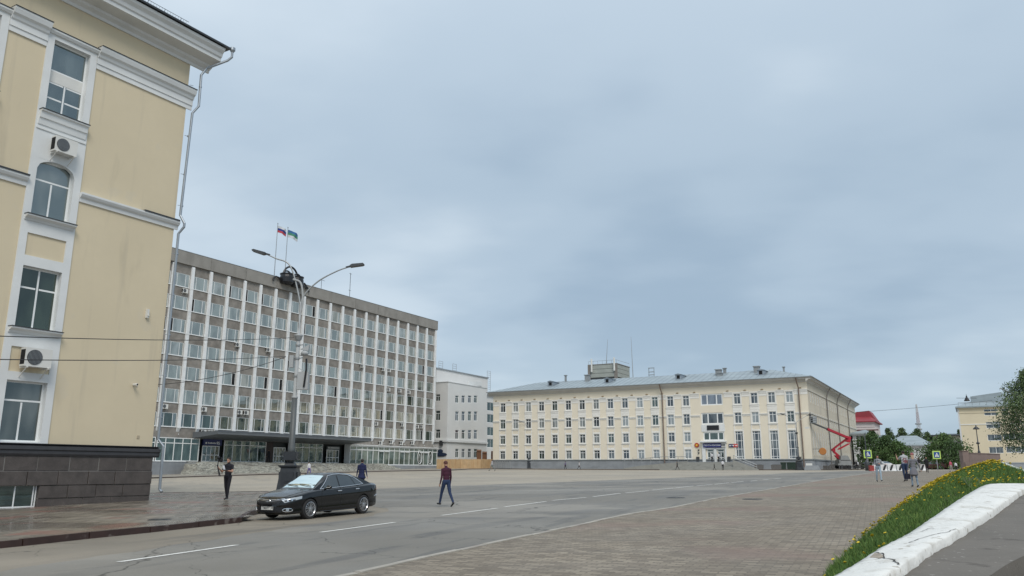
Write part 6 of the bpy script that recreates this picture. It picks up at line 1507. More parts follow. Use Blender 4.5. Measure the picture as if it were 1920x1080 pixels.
# held things: local right (+x) of the figure faces image left because it walks towards us
q = inhand(man, hn, 0, .02, .0, .0)
bk = thing('folder', 'open pale folder with white pages in the hand of the person in black', 'folder', q, face(170)); mb = MB(); mb.prism([(-.12, 0), (.10, .01), (.10, .03), (-.12, .02)], -.08, .09, 'y'); mb.build('cover', M_dsteel, bk); mb = MB(); mb.prism([(.02, .03), (.035, .03), (.09, .20), (.075, .20)], -.07, .07, 'y'); mb.build('pages', white_c, bk)
q = inhand(man, hn, 1, .0, .0, .0); tr = thing('tripod', 'folded black tripod with camera hanging from the forearm of the person in black', 'tripod', q, face(170)); mb = MB()
mb.tube([(.02, .0, .36), (.03, 0, .12), (.0, 0, -.02), (-.14, .02, -.38)], .020, 7); mb.tube([(.05, .03, .12), (-.10, .05, -.36)], .016, 6); mb.build('legs', M_black, tr); mb = MB(); mb.ball((.02, 0, .42), (.06, .06, .075), 10); mb.box(-.16, -.07, -.04, .06, .22, .36); mb.lathe([(.035, 0), (.035, .10)], 10, (-.12, .0, .34)); mb.build('camera', M_black, tr)
# 2 man in burgundy
p = G(836, 950.5, -.01); h = hgt(838, 864.5, p)
bman, hn, zk = person('person in burgundy long-sleeved shirt and dark jeans striding across the road, head bowed', p, h, face(38), bur, jeans, hair=mat('reddish_hair', (.09, .03, .022), .7, .2, 20), legs=(22, 4, -14, 22), arms=((-2, 7, 14, 0), (2, 10, 22, -2)), lean=3, head=24, vox=.010)
q = inhand(bman, hn, 1, 0, .0, -.02); ph = MB(); ph.box(-.04, .04, -.01, .01, -.09, .06); tag(ph.build('phone', M_ac, None, loc=q), 'small pale phone held low by the person in burgundy', 'phone')
# 3 navy jacket
p = G(676.5, 927, -.01); person('person in navy jacket seen from behind over the boot of the black car', p, hgt(676, 861.5, p), face(-8), navyj, trous, fat=1.08, legs=(8, 4, -8, 8), arms=((4, 12, 10, 0), (-4, 12, 10, 0)), coat=.12)
# 4 white shirt beyond the car
p = G(579, 894, .02); person('person in a white shirt walking beyond the roof of the black car', p, hgt(579, 866, p), face(60), white_c, cloth('violet_jeans', (.12, .10, .26)), hair=HAIRD, legs=(16, 4, -14, 12), head=18, lean=6)
# 5-6 couple
p = G(1699, 903, .012); cpl, hn, zk = person('person in light grey printed t-shirt and blue jeans with one hand raised to the face', p, hgt(1699, 846, p), face(-6), lt, jeans, sleeve='short', legs=(-6, 8, 8, 4), arms=((40, 24, 115, 20), (6, 8, 12, 0)), fat=1.08)
mb = MB()
for z_, x0_, x1_ in ((1.30, -.10, .10), (1.24, -.13, .09), (1.18, -.07, .12), (1.12, -.12, .13), (1.06, -.05, .10)): mb.prism([(x0_, z_), (x1_, z_-.01), (x1_+.02, z_+.035), (x0_+.03, z_+.045)], -.118, -.106, 'y')
o = mb.build('shirt_print', cloth('red_print', (.20, .045, .06)), cpl)
p = G(1716, 914, .012); wmn, hn, zk = person('person in long grey sweater, blue jeans and a reddish cap with long fair hair', p, hgt(1716, 851, p), face(-4), grey_c, mat('faded_jeans', (.06, .11, .18), .9, .2, 4, layers=[(4, .5, .05, (.30, .38, .46), .7)]), hair=mat('fair_hair', (.48, .34, .24), .7, .15, 20), longhair=True, coat=.30, legs=(6, 4, -7, 8), arms=((2, 10, 10, 0), (-4, 22, 10, 0)), fat=.95)
mb = MB(); mb.ball(Vector((0, -.005, 1.665))*zk[1], (.088*zk[1], .098*zk[1], .085*zk[1]), 12); mb.build('cap', cloth('dusty_red_cap', (.34, .12, .13)), wmn)
q = inhand(wmn, hn, 0, -.02, .0, -.08); bg_ = thing('handbag', 'dark blue handbag hanging beside the person in the long grey sweater', 'bag', q); mb = MB(); mb.prism([(-.12, -.28), (.12, -.28), (.10, -.02), (-.10, -.02)], -.06, .06, 'y'); mb.build('bag_body', cloth('dark_bag', (.012, .014, .03)), bg_); mb = MB(); mb.tube([(-.08, 0, -.03), (-.05, 0, .10), (.05, 0, .10), (.08, 0, -.03)], .012, 5); mb.build('strap', blk, bg_)
# 7 plaid person
p = G(1649, 903.5, .012); person('person in a grey plaid shirt and pale jeans with both forearms folded in front', p, hgt(1649, 854, p), face(170), plaid, paleblue, legs=(14, 4, -10, 10), arms=((18, 14, 80, 55), (18, 14, 80, 55)), head=10, fat=1.05)
# 8-9 dark pair beyond
p = G(1739, 886.5, .012); person('person in a black jacket walking towards us behind the person in the grey sweater', p, hgt(1736, 857, p), face(160), blk, blk, fat=1.1, legs=(-10, 6, 16, 4))
p = G(1725, 885.5, .012); person('person in dark jacket and white bag strap half hidden behind the grey sweater', p, hgt(1724, 857.5, p), face(10), blk, beige, legs=(-8, 6, 10, 4))
p = G(1784, 885, .012); person('person in a pink top and pale trousers near the brown granite wall', p, hgt(1784, 863.5, p), face(20), pink, beige, hair=mat('auburn_hair', (.14, .05, .03), .7, .2, 20), legs=(10, 4, -10, 10))
p = G(1794, 884, .012); person('person in black and white clothes beside the brown granite wall', p, hgt(1794, 866, p), face(10), white_c, blk, legs=(4, 2, -4, 6), lean=8)
G4 = dict(vox=.022)
grp = 'people walking in front of the post office'
for px, yf, yh, dg_, tp, bt, lb_, lg in [
    (1270, 881.5, 865.5, 90, blk, blk, 'person in black striding past the left side of the post office steps', (26, 6, -24, 12)),
    (1339.5, 881, 870.5, 100, blk, blk, 'small person in black bending on the foot of the post office steps', (24, 4, -24, 16)),
    (1355.5, 881.3, 862.5, 0, white_c, blk, 'person in white top and black trousers at the foot of the post office steps', (4, 2, -4, 4)),
    (922.5, 883.5, 861, 80, lt, cloth('grey_green_trousers', (.17, .20, .20)), 'person in a grey shirt striding by the left corner of the post office', (28, 4, -26, 14)),
    (914.8, 877.5, 864.5, 0, cloth('pale_pink_shirt', (.62, .42, .45)), beige, 'person in a pale pink shirt in front of the timber fence', (4, 2, -4, 4)),
    (919.5, 878, 864, 0, blk, blk, 'person in black between the pink shirt and the corner of the post office', (4, 2, -4, 4)),
    (949, 876.5, 863.5, 20, white_c, blk, 'person in white top and black skirt left of the first far street lamp', (6, 2, -6, 6)),
    (1060, 879.3, 866, 70, purple, blk, 'person in a violet top under the left part of the post office', (14, 4, -12, 10)),
    (1086, 879.3, 865.5, -80, white_c, blk, 'person in a white shirt striding under the middle of the post office', (28, 4, -26, 12)),
    (797.5, 877, 862.5, 10, blk, cloth('dark_red_skirt', (.09, .03, .03)), 'person in dark clothes by the oval windows of the office block', (4, 2, -4, 4)),
    (794, 876.8, 864, 0, white_c, beige, 'person in pale clothes close beside the dark one at the oval windows', (4, 2, -4, 4)),
    (847.8, 877, 861.5, 0, blk, blk, 'person in black standing at the timber fence behind the burgundy shirt', (2, 2, -2, 2)),
    (1608.5, 881, 870, 0, white_c, blk, 'person in a white shirt beside the lift truck', (6, 2, -6, 4)),
    (1606.5, 881.5, 870.5, 0, blk, blk, 'person in black beside the lift truck', (6, 2, -6, 4)),
    ]:
    p = G(px, yf, .0)
    if 1030 < px < 1400: q_ = FP.fy(px, 879, -9.5 if px > 1300 else -7); p = FP.W(q_.x, -9.5 if px > 1300 else -7); p.z = gz(p.x, p.y)+.0
    h = hgt(px, yh, p); hh_ = max(1.5, min(1.88, h)); person(lb_, p, hh_ if px != 1339.5 else 1.15, face(dg_), tp, bt, legs=lg, arms=((12, 8, 14, 0), (-12, 8, 14, 0)), **G4)
for px, x_, tp, bt, lb_ in ((1334, -17.1, white_c, blk, 'person in white and black going in at the left post office door'), (1349.5, -15.9, white_c, blk, 'person with a white bag leaving by the right post office door')):
    p = FP.W(x_+.2, -1.6, 2.84); person(lb_, p, 1.7, R(-29)+(0 if px < 1340 else PI), tp, bt, legs=(14, 4, -12, 10), **G4)
p = FG.W(FG.fy(503.6, 860, -.8).x, -.8, 2.43); person('dark figure standing beside the middle door of the office block', p, 2.0, AG, blk, blk, legs=(6, 2, -8, 4), arms=((4, 10, 10, 0), (4, 14, 10, 0)), fat=1.2, **G4)
# ================================================================ RIGHT FOREGROUND: PARAPET, RAMP, GRASS BANK
Lp = [((1535, 1092), 6.9), ((1560, 1078), 7.3), ((1608, 1051), 7.9), ((1652, 1023), 8.7), ((1702, 998), 9.8), ((1743.5, 970.6), 11.2), ((1785, 943), 13.2), ((1815, 924), 15.0), ((1847, 907.6), 17.0), ((1868, 905.2), 17.8), ((1895, 904.6), 18.4), ((1920, 905.3), 18.9), ((1990, 909), 19.6), ((2090, 915), 20.2)]
Rp = [((1622, 1092), 6.5), ((1647, 1078), 6.9), ((1700, 1046), 7.55), ((1735, 1021), 8.35), ((1784, 996), 9.4), ((1824, 973), 10.8), ((1865, 950), 12.7), ((1893, 930), 14.2), ((1916, 916), 15.8), ((1938, 914), 16.3), ((1962, 915), 16.8), ((1990, 917), 17.1), ((2060, 922), 17.8), ((2160, 928), 18.4)]
Lq = [AT(p[0], p[1], d) for p, d in Lp]; Rq = [AT(p[0], p[1], d) for p, d in Rp]
Lq = smooth3(Lq, 8); Rq = smooth3(Rq, 8)
# near end of the wall continues towards and past the camera's right
ext = [Vector((.9, 4.2, .42)), Vector((2.0, 5.6, .60))]; Lq = [Vector((1.7, 4.6, Lq[0].z-.12))]+Lq; Rq = [Vector((2.2, 4.4, Rq[0].z-.12))]+Rq
M_wp = mat('whitewashed_concrete', (.72, .72, .69), .85, .07, 2.2, .9, 14, layers=[(2.2, .63, .05, (.50, .48, .43), .75), (9, .64, .03, (.34, .31, .26), .7), (.8, .60, .08, (.60, .60, .57), .5), (30, .68, .04, (.45, .43, .40), .4)])
par = thing('parapet_wall', 'low whitewashed cracked concrete parapet beside the grass bank at lower right', 'wall', (0, 0, 0))
n = len(Lq); cols = 7; mb = MB(); rr = random.Random(9)
for i in range(n):
    l, r_ = Lq[i], Rq[i]; row = []
    row.append(Vector((l.x, l.y, l.z-.62))); row.append(Vector((l.x-.0, l.y, l.z-.05))); 
    for c in range(cols):
        t = c/(cols-1); p = l.lerp(r_, t); p.z += -.018*abs(2*t-1)**4+rr.uniform(-.004, .004); row.append(p)
    side = (r_-l).normalized(); e = rr.uniform(-.012, .012)
    row.append(r_+side*(.015+e)+Vector((0, 0, -.035))); row.append(r_+side*(.02+e)+Vector((0, 0, -.13))); row.append(r_+side*.0+Vector((0, 0, -.60)))
    mb.v += [tuple(q) for q in row]
K = cols+5
for i in range(n-1):
    for j in range(K-1): mb.f.append((i*K+j, (i+1)*K+j, (i+1)*K+j+1, i*K+j+1)); mb.m.append(0)
mb.f.append(tuple(range(K))); mb.m.append(0)
me = mb.mesh('coping', M_wp, True); 
link('coping', me, par)
# cracks: thin dark recessed ribbons lying in the top
def at_wall(u_, t): i = min(n-2, max(0, int(u_*(n-1)))); f = u_*(n-1)-i; l = Lq[i].lerp(Lq[i+1], f); r_ = Rq[i].lerp(Rq[i+1], f); p = l.lerp(r_, t); p.z += -.018*abs(2*t-1)**4; return p
def crack(path, wd):
    mb = MB(); P_ = [at_wall(*q)+Vector((0, 0, .006)) for q in path]; F_ = []
    rr = random.Random(len(path))
    for a, b in zip(P_[:-1], P_[1:]):
        for k in range(4): F_.append(a.lerp(b, k/4)+Vector((rr.uniform(-.012, .012), rr.uniform(-.012, .012), 0)))
    F_.append(P_[-1])
    for i in range(len(F_)-1):
        d = (F_[i+1]-F_[i]); s_ = Vector((-d.y, d.x, 0)).normalized(); w0 = wd*(.5+rr.random()); w1 = wd*(.5+rr.random())
        mb.add([F_[i]-s_*w0/2, F_[i+1]-s_*w1/2, F_[i+1]+s_*w1/2, F_[i]+s_*w0/2], [(0, 1, 2, 3)])
    return mb
M_crk = mat('crack_dark', (.05, .045, .04), .95, .2, 5)
crack([(.205, .10), (.195, .3), (.165, .55), (.155, .8), (.14, .99)], .016).build('crack', M_crk, par)
crack([(.30, .05), (.315, .3), (.335, .42), (.33, .5)], .006).build('crack', M_crk, par); crack([(.25, .55), (.29, .7), (.31, .9), (.335, .97)], .008).build('crack', M_crk, par)
crack([(.44, .6), (.455, .75), (.46, .98)], .005).build('crack', M_crk, par)
ch = MB(); P_ = [at_wall(.20, .12), at_wall(.192, .3), at_wall(.172, .5), at_wall(.166, .42), at_wall(.176, .16)]; ch.add([p_+Vector((0, 0, .005)) for p_ in P_], [(0, 1, 2, 3, 4)]); ch.build('bare_patch', mat('bare_concrete', (.36, .31, .25), .9, .2, 9), par)
# ramp surface right of the parapet
M_ramp = mat('old_concrete_ramp', (.150, .136, .118), .9, .14, .9, .4, 25, layers=[(.9, .60, .06, (.105, .095, .083), .6), (2.2, .66, .03, (.08, .07, .06), .8), (14, .69, .02, (.42, .40, .37), .6)])
mb = MB(); wds = [2.0]*n
edge = [AT(1735, 1110, 6.2), AT(1790, 1112, 6.3), AT(1847, 1080, 6.9), AT(1920, 1032.5, 8.7), AT(2100, 930, 14)]
rw = []
for i in range(1, n-26):
    r_ = Rq[i]; z_ = r_.z-.115
    d = (Rq[i+1]-Rq[i]).normalized(); s_ = Vector((d.y, -d.x, 0)).normalized(); wdt = .60+.13*max(0, r_.y-7.3)+.5*max(0, r_.y-11)
    rw.append([Vector((r_.x, r_.y, z_))+s_*t*wdt-s_*.01 for t in (0, .25, .5, .75, 1)])
for row in rw: mb.v += [tuple(q) for q in row]
for i in range(len(rw)-1):
    for j in range(4): mb.f.append((i*5+j, i*5+j+1, (i+1)*5+j+1, (i+1)*5+j)); mb.m.append(0)
k0 = len(mb.v)
for i, row in enumerate(rw): mb.v += [tuple(row[-1]+Vector((0, 0, -.001))), tuple(row[-1]+Vector((0, 0, -.5)))]
for i in range(len(rw)-1): mb.f.append((k0+2*i, k0+2*i+1, k0+2*i+3, k0+2*i+2)); mb.m.append(0)
o = mb.build('ramp', M_ramp); o['kind'] = 'structure'
st = thing('stairway', 'worn concrete steps dropping away beside the ramp in the lower right corner', 'steps', (0, 0, 0)); mb = MB()
for k in range(3):
    for i in range(len(rw)-1):
        a, b = rw[i][-1], rw[i+1][-1]; d = (b-a).normalized(); s_ = Vector((d.y, -d.x, 0)).normalized(); o0 = .10+k*.36; o1 = o0+.33; dz = -.16-k*.15
        z_ = a.z+dz; z2_ = b.z+dz
        vs = [a+s_*o0, b+s_*o0, b+s_*o1, a+s_*o1]; zs_ = [z_, z2_, z2_, z_]
        top = [Vector((v_.x, v_.y, q)) for v_, q in zip(vs, zs_)]; bot = [Vector((v_.x, v_.y, q-.15)) for v_, q in zip(vs, zs_)]
        mb.add(top+bot, [(0, 1, 2, 3), (3, 2, 6, 7), (0, 4, 5, 1)])
mb.build('steps', mat('mossy_step_concrete', (.20, .195, .165), .9, .25, 3, .5, 20, layers=[(3, .6, .05, (.09, .09, .07), .7)]), st)
# terrace road beyond, behind the grass
A2 = [Lq[8*8], AT(1925, 893.5, 21.5), AT(1903, 883, 29), AT(1886, 875, 38), AT(1872, 868.5, 50), AT(1860, 866.5, 66)]
A2z = [p.z for p in A2]
mb = MB(); q_ = smooth3([Vector(a) for a in A2[1:]], 4)
for p in q_:
    for t in (0, 4, 12, 40, 110): mb.v.append((p.x+.15+t, p.y-t*.12, p.z-.02+t*.004))
for i in range(len(q_)-1):
    for j in range(4): mb.f.append((i*5+j, i*5+j+1, (i+1)*5+j+1, (i+1)*5+j)); mb.m.append(0)
o = mb.build('terrace', mat('grey_terrace_asphalt', (.20, .205, .205), .85, .1, .4)); o['kind'] = 'structure'
mb = MB()
for a, b in zip(q_[:-1], q_[1:]):
    d = (b-a).normalized(); s_ = Vector((d.y, -d.x, 0)).normalized()*.16; u_ = Vector((0, 0, .10)); dn = Vector((0, 0, -.1))
    mb.add([a+dn, b+dn, b+s_+dn, a+s_+dn, a+u_, b+u_, b+s_+u_, a+s_+u_], [(4, 5, 6, 7), (0, 1, 5, 4), (2, 3, 7, 6)])
o = mb.build('terrace_kerb', M_wp); o['kind'] = 'structure'
# little grassy fill between the bend of the parapet and the terrace kerb
fl = Lq[60:]; T0 = q_[0]
def fill(u_, t): i = min(len(fl)-2, int(u_*(len(fl)-1))); f = u_*(len(fl)-1)-i; a = fl[i].lerp(fl[i+1], f)+Vector((0, 0, -.08)); b = Vector((T0.x-1.5+u_*12, T0.y+.4-u_*1.4, T0.z-.03)); return a.lerp(b, t)
mb = MB()
for i in range(13):
    for j in range(5): mb.v.append(tuple(fill(i/12, j/4)))
for i in range(12):
    for j in range(4): mb.f.append((i*5+j, (i+1)*5+j, (i+1)*5+j+1, i*5+j+1)); mb.m.append(0)
o = mb.build('verge', mat('bank_soil', (.075, .085, .035), .95, .3, 3)); o['kind'] = 'structure'
# bank between the promenade edge (B) and the parapet / terrace kerb (A)
Bp = [(1545, 1092), (1566, 1071), (1596, 1034), (1622, 1014), (1652, 987), (1692, 954), (1709, 936), (1743.5, 913), (1766.5, 899), (1790, 890), (1812, 884.5)]
B = [Vector((1.45, 4.4, gz(1.45, 4.4)+.01))]+[G(a, b, .012) for a, b in Bp]; B.append(Vector((47, 84, gz(47, 84)+.3)))
A = [Lq[0]+Vector((-.0, 0, -.12)), Lq[4]+Vector((0, 0, -.12)), Lq[12]+Vector((0, 0, -.12)), Lq[20]+Vector((0, 0, -.11)), Lq[30]+Vector((0, 0, -.1)), Lq[44]+Vector((0, 0, -.1)), Lq[56]+Vector((0, 0, -.1)), Lq[64]+Vector((0, 0, -.1))]+[Vector(a)+Vector((0, 0, .04)) for a in A2[1:]]
def resamp(P, m_):
    P = smooth3([Vector(p) for p in P], 6); acc = [0]
    for a, b in zip(P[:-1], P[1:]): acc.append(acc[-1]+(b-a).length)
    o = []; j = 0
    for k in range(m_):
        s_ = acc[-1]*(k/(m_-1))**1.6
        while j < len(acc)-2 and acc[j+1] < s_: j += 1
        t = (s_-acc[j])/max(1e-9, acc[j+1]-acc[j]); o.append(P[j].lerp(P[j+1], t))
    return o
NB = 70; Br = resamp(B, NB); Ar = resamp(A, NB); NC = 10
def bank(u_, t, wob=True):
    i = min(NB-2, max(0, int(u_*(NB-1)))); f = u_*(NB-1)-i; a = Br[i].lerp(Br[i+1], f); b = Ar[i].lerp(Ar[i+1], f); p = a.lerp(b, t); p.z += .10*math.sin(t*PI)*min(1.5, (b-a).length*.25); return p
mb = MB()
for i in range(NB):
    for j in range(NC+1): mb.v.append(tuple(bank(i/(NB-1), j/NC)+Vector((0, 0, -.0))))
for i in range(NB-1):
    for j in range(NC): mb.f.append((i*(NC+1)+j, i*(NC+1)+j+1, (i+1)*(NC+1)+j+1, (i+1)*(NC+1)+j)); mb.m.append(0)
o = mb.build('grass_bank', mat('bank_soil', (.075, .085, .035), .95, .3, 3)); o['kind'] = 'structure'
def lenat(u_): i = min(NB-2, int(u_*(NB-1))); return (Br[i]-Br[i+1]).length*(NB-1), (Ar[i]-Br[i]).length
# blades
def blades(name, count, hmin, hmax, wd, mats, edge_=0., seed=3, tuft=True):
    r_ = np.random.default_rng(seed); V, F_, Mi = [], [], []
    for _ in range(count):
        # denser near the camera
        u_ = r_.random()**1.25*.995; t = r_.random(); t = t*(1+edge_)-edge_*.5
        p = bank(min(1, u_), max(-.06, min(1.0, t))) if r_.random() > .07 else fill(min(.99, u_), t); dist = p.y; p = p+Vector((r_.normal()*.02, r_.normal()*.02, -.01))
        sc_ = 1+max(0, dist-12)*.035; h_ = (.42+.58*min(1, max(0, t)/.22))*r_.uniform(hmin, hmax)*(1+.35*math.sin(p.x*2.1)*math.sin(p.y*1.3))*.85; w_ = wd*sc_*r_.uniform(.7, 1.3); a = r_.random()*2*PI
        lean_ = r_.uniform(.1, .7)*h_; b_ = r_.random()*2*PI; dx, dy = math.cos(a)*w_, math.sin(a)*w_; lx, ly = math.cos(b_)*lean_, math.sin(b_)*lean_; k = len(V)
        V += [(p.x-dx, p.y-dy, p.z), (p.x+dx, p.y+dy, p.z), (p.x+dx*.7+lx*.4, p.y+dy*.7+ly*.4, p.z+h_*.6), (p.x-dx*.7+lx*.4, p.y-dy*.7+ly*.4, p.z+h_*.6), (p.x+lx, p.y+ly, p.z+h_)]
        F_ += [(k, k+1, k+2, k+3), (k+3, k+2, k+4)]; mi = int(r_.integers(len(mats))); Mi += [mi, mi]
    me = bpy.data.meshes.new(name); me.from_pydata(V, [], F_)
    for q in mats: me.materials.append(q)
    me.polygons.foreach_set('material_index', Mi); me.update(); return link(name, me)
g1, g2, g3 = mat('grass_green', (.072, .150, .026), .8, .2, 1.5), mat('grass_dark', (.042, .098, .018), .8, .2, 1.5), mat('grass_light', (.135, .21, .045), .8, .2, 1.5)
o = blades('grass', 85000, .06, .17, .0045, [g1, g1, g2, g3]); tag(o, 'bright green rough grass growing on the bank beside the white parapet', 'grass', kind='stuff')
# dandelions: many yellow heads on stalks, denser along the promenade edge and on the far crest
r_ = np.random.default_rng(5); V, F_, Mi = [], [], []
def flower(p, h_, s_):
    k = len(V); lx, ly = r_.normal()*.02, r_.normal()*.02; V.extend([(p.x-.003, p.y, p.z), (p.x+.003, p.y, p.z), (p.x+lx+.003, p.y+ly, p.z+h_), (p.x+lx-.003, p.y+ly, p.z+h_)]); F_.append((k, k+1, k+2, k+3)); Mi.append(1)
    c = Vector((p.x+lx, p.y+ly, p.z+h_)); k = len(V); m_ = 7; tx, ty = r_.normal()*.3, -.4+r_.normal()*.3
    V.append((c.x, c.y, c.z+s_*.45))
    for ring, (rr1, zz) in enumerate(((.6, .40), (1, .08), (.35, -.25))):
        for q in range(m_): a = 2*PI*q/m_; x_, y_ = math.cos(a)*s_*rr1, math.sin(a)*s_*rr1; V.append((c.x+x_, c.y+y_, c.z+zz*s_+x_*tx+y_*ty))
    for q in range(m_): F_.append((k, k+1+q, k+1+(q+1) % m_)); Mi.append(0)
    for r2 in (0, 1):
        for q in range(m_): a = k+1+r2*m_+q; b = k+1+r2*m_+(q+1) % m_; F_.append((a, a+m_, b+m_, b)); Mi.append(0)
for _ in range(2100):
    zone = r_.random()
    if zone < .60: u_ = .12+.75*r_.random()**.9; t = abs(r_.normal())*.10+.01
    elif zone < .80: u_ = .72+.27*r_.random(); t = r_.random()
    else: u_ = .05+.9*r_.random(); t = r_.random()
    if math.sin(u_*57)+math.sin(u_*23+1) < -.6 and zone < .6: continue
    if u_ < .3 and r_.random() < .72: continue
    p = bank(u_, min(1, t)) if _ % 12 else fill(r_.random()*.9, r_.random()); d = p.y; flower(p, r_.uniform(.10, .19)*(.8+.01*min(d, 30)), r_.uniform(.016, .024)*(1+max(0, d-14)*.045))
me = bpy.data.meshes.new('dandelions'); me.from_pydata(V, [], F_); me.materials.append(mat('dandelion_yellow', (.68, .50, .02), .7, .1)); me.materials.append(g1); me.polygons.foreach_set('material_index', Mi); me.update()
tag(link('dandelions', me), 'yellow dandelion flowers scattered along the edge and crest of the grass bank', 'flowers', kind='stuff')
# brown granite walls above the bank
M_gw = mat('brown_granite_cladding', (.235, .175, .155), .75, .1, 2, .1, 40, layers=[(.7, .6, .05, (.19, .14, .125), .6)])
def at3(px, py, d): return AT(px, py, d)
def wallbox(name, label, a, b, zt, zb_, th=.5, cap=0):
    a = Vector(a); b = Vector(b); t = thing(name, label, 'wall', (a.x, a.y, 0), math.atan2(b.y-a.y, b.x-a.x)); ln = (b-a).length; mb = MB(); mb.box(0, ln, 0, th, zb_, zt); mb.build('wall_block', M_gw, t)
    mb = MB(); mb.box(-.04, ln+.04, -.04, th+.04, zt+.002, zt+.06); mb.build('coping', M_gw, t); return t
d1 = 66
wallbox('granite_wall', 'brown granite wall with a square end pier at the top of the grass bank', at3(1818, 860, d1)[:2], at3(1876, 860, d1+3)[:2], at3(1845, 850.3, d1).z, 1.0)
wallbox('granite_wall', 'tall brown granite pier at the left end of the upper wall', at3(1806, 860, d1-.6)[:2], at3(1817.4, 860, d1-.6)[:2], at3(1812, 846.3, d1-.6).z, 1.0, .5)
a, b = at3(1792, 880, d1-1), at3(1862, 875, d1+1)
mb = MB(); M_ = None; t = thing('granite_wall', 'low sloping brown granite retaining wall below the pier', 'wall', (a.x, a.y, 0), math.atan2(b.y-a.y, b.x-a.x)); ln = (b-a).length
mb.prism([(0, 1.0), (ln*.16, 1.0), (ln, 1.0), (ln, at3(1860, 862, d1).z), (ln*.35, at3(1815, 866.5, d1).z), (0, at3(1795, 867, d1).z)], -.9, -.62, 'y'); mb.build('wall_block', M_gw, t)
# ================================================================ RIGHT BACKGROUND
def leafmat(n_, c): return mat(n_, c, .75, .25, 3)
LF = [leafmat('foliage_dark', (.050, .096, .028)), leafmat('foliage_mid', (.080, .145, .042)), leafmat('foliage_light', (.10, .165, .050))]
LB = [leafmat('birch_dark', (.06, .10, .038)), leafmat('birch_mid', (.10, .155, .055)), leafmat('birch_light', (.15, .21, .085))]
M_bark = mat('bark', (.07, .055, .042), .9, .2, 3)
def tree(label, loc, H, rad, seed, mats=LF, leaf=.32, n=4500, trunk=.25, base=.18, conic=0, group=None, blobs=16, trmat=None, droop=0):
    r_ = np.random.default_rng(seed); t = thing('tree', label, 'tree', loc, 0, group)
    mb = MB(); top = H*.8; wob = [Vector((r_.normal()*.12*q, r_.normal()*.12*q, top*q/5)) for q in range(6)]
    mb.tube(wob, [trunk*(1-.16*q) for q in range(6)], 8); cs = []
    for b in range(blobs):
        f = (b+.5)/blobs; z = H*(base+(1-base)*f*.93); env = (1-f)**.75*1.05 if conic else math.sin(min(1, .22+f*.86)*PI)**.6
        a = b*2.4+r_.random(); rr_ = rad*env*r_.uniform(.35, .75)
        c = Vector((math.cos(a)*rr_, math.sin(a)*rr_, z)); sz = rad*r_.uniform(.30, .48)*(.5+.6*env); cs.append((c, sz))
        j = min(4, int(f*4)); p0 = wob[j]; mb.tube([p0, p0.lerp(c, .5)+Vector((0, 0, .2)), c], [trunk*.32, trunk*.18, .02], 5)
    mb.build('trunk', trmat or M_bark, t, True)
    V, F_, Mi = [], [], []
    per = n//blobs
    for bi, (c, sz) in enumerate(cs):
        for _ in range(per):
            v_ = r_.normal(size=3); v_ /= np.linalg.norm(v_)+1e-9; q = r_.random()**.42; p = c+Vector(v_*sz*q)*(1.0 if r_.random() > .14 else 1.45); p.z = c.z+(p.z-c.z)*(.75 if not droop else 1.1)
            nr = Vector(r_.normal(size=3)).normalized(); a = nr.orthogonal().normalized(); b = nr.cross(a); s_ = leaf*r_.uniform(.5, 1.2)
            k = len(V); V += [tuple(p-a*s_*.5), tuple(p-b*s_*.28), tuple(p+a*s_*.5), tuple(p+b*s_*.28)]; F_.append((k, k+1, k+2, k+3)); Mi.append(int(min(2, max(0, r_.normal()*.6+(bi*7 % 3)))))
    me = bpy.data.meshes.new('crown'); me.from_pydata(V, [], F_)
    for q in mats: me.materials.append(q)
    me.polygons.foreach_set('material_index', Mi); me.update(); link('crown', me, t); return t
def tpos(px, d): q = AT(px, 880, d); return Vector((q.x, q.y, gz(q.x, q.y)))
def tH(px, py, loc): return AT(px, py, loc.y).z-loc.z
q = tpos(1640, 165); tree('dark green broad tree beside the white house left of the crossing', q, tH(1640, 808, q), 4.2, 1, LF, .42, 5200)
q = tpos(1665, 160); tree('dark green tree in the middle of the clump behind the striped barrier', q, tH(1665, 816, q), 4.2, 2, LF, .42, 5000)
q = tpos(1685, 156); tree('lighter green low tree at the right end of the clump behind the striped barrier', q, tH(1687, 826, q), 3.6, 3, [LF[1], LF[1], LF[2]], .4, 4200, base=.1)
q = tpos(1775, 150); tree('broad conical dark green tree between the white house and the yellow block', q, tH(1775, 813, q), 5.0, 4, LF, .42, 7000, base=.06, blobs=24)
q = tpos(1752, 158); tree('small spruce-like tree at the left side of the conical tree', q, tH(1752, 834, q), 2.6, 5, LF, .36, 3000, base=.05, conic=1)
for i, (px, py, d, rad) in enumerate(((1672, 800, 240, 4.2), (1698, 799, 235, 4.5), (1727, 801, 260, 5.0), (1745, 808, 255, 4.5), (1808, 802, 250, 4.2), (1716, 812, 250, 4.5))):
    q = tpos(px, d); tree(['round distant tree behind the left end of the grey hip roof', 'tall distant tree behind the ridge of the grey hip roof', 'pale distant birch below the lattice mast', 'distant tree right of the lattice mast', 'distant tree top beside the corner of the right yellow block', 'low distant tree left of the lattice mast'][i], q, tH(px, py, q), rad, 20+i, [LB[0], LB[1], LB[1]], .6, 2600, group='distant trees behind the white houses')
# big birch at the right edge of the frame
q = AT(1950, 880, 48); q.z = 1.9; tree('large loose-leaved birch reaching into the right edge of the picture', q, tH(1950, 690, q), 2.35, 9, LB, .12, 24000, .16, .2, blobs=30, trmat=mat('birch_bark', (.5, .49, .46), .8, .2, 5))
# trees just outside the right edge, mirrored in the office windows
for i, (x_, y_) in enumerate(((112, 118), (104, 106), (124, 112))):
    tree(['nearer park tree beyond the right edge of the picture', 'park tree beyond the right edge, closest to the square', 'farthest-right park tree beyond the right edge'][i], (x_, y_, 3), 13+i, 5, 40+i, LF, .6, 2600, group='park trees beyond the right edge')
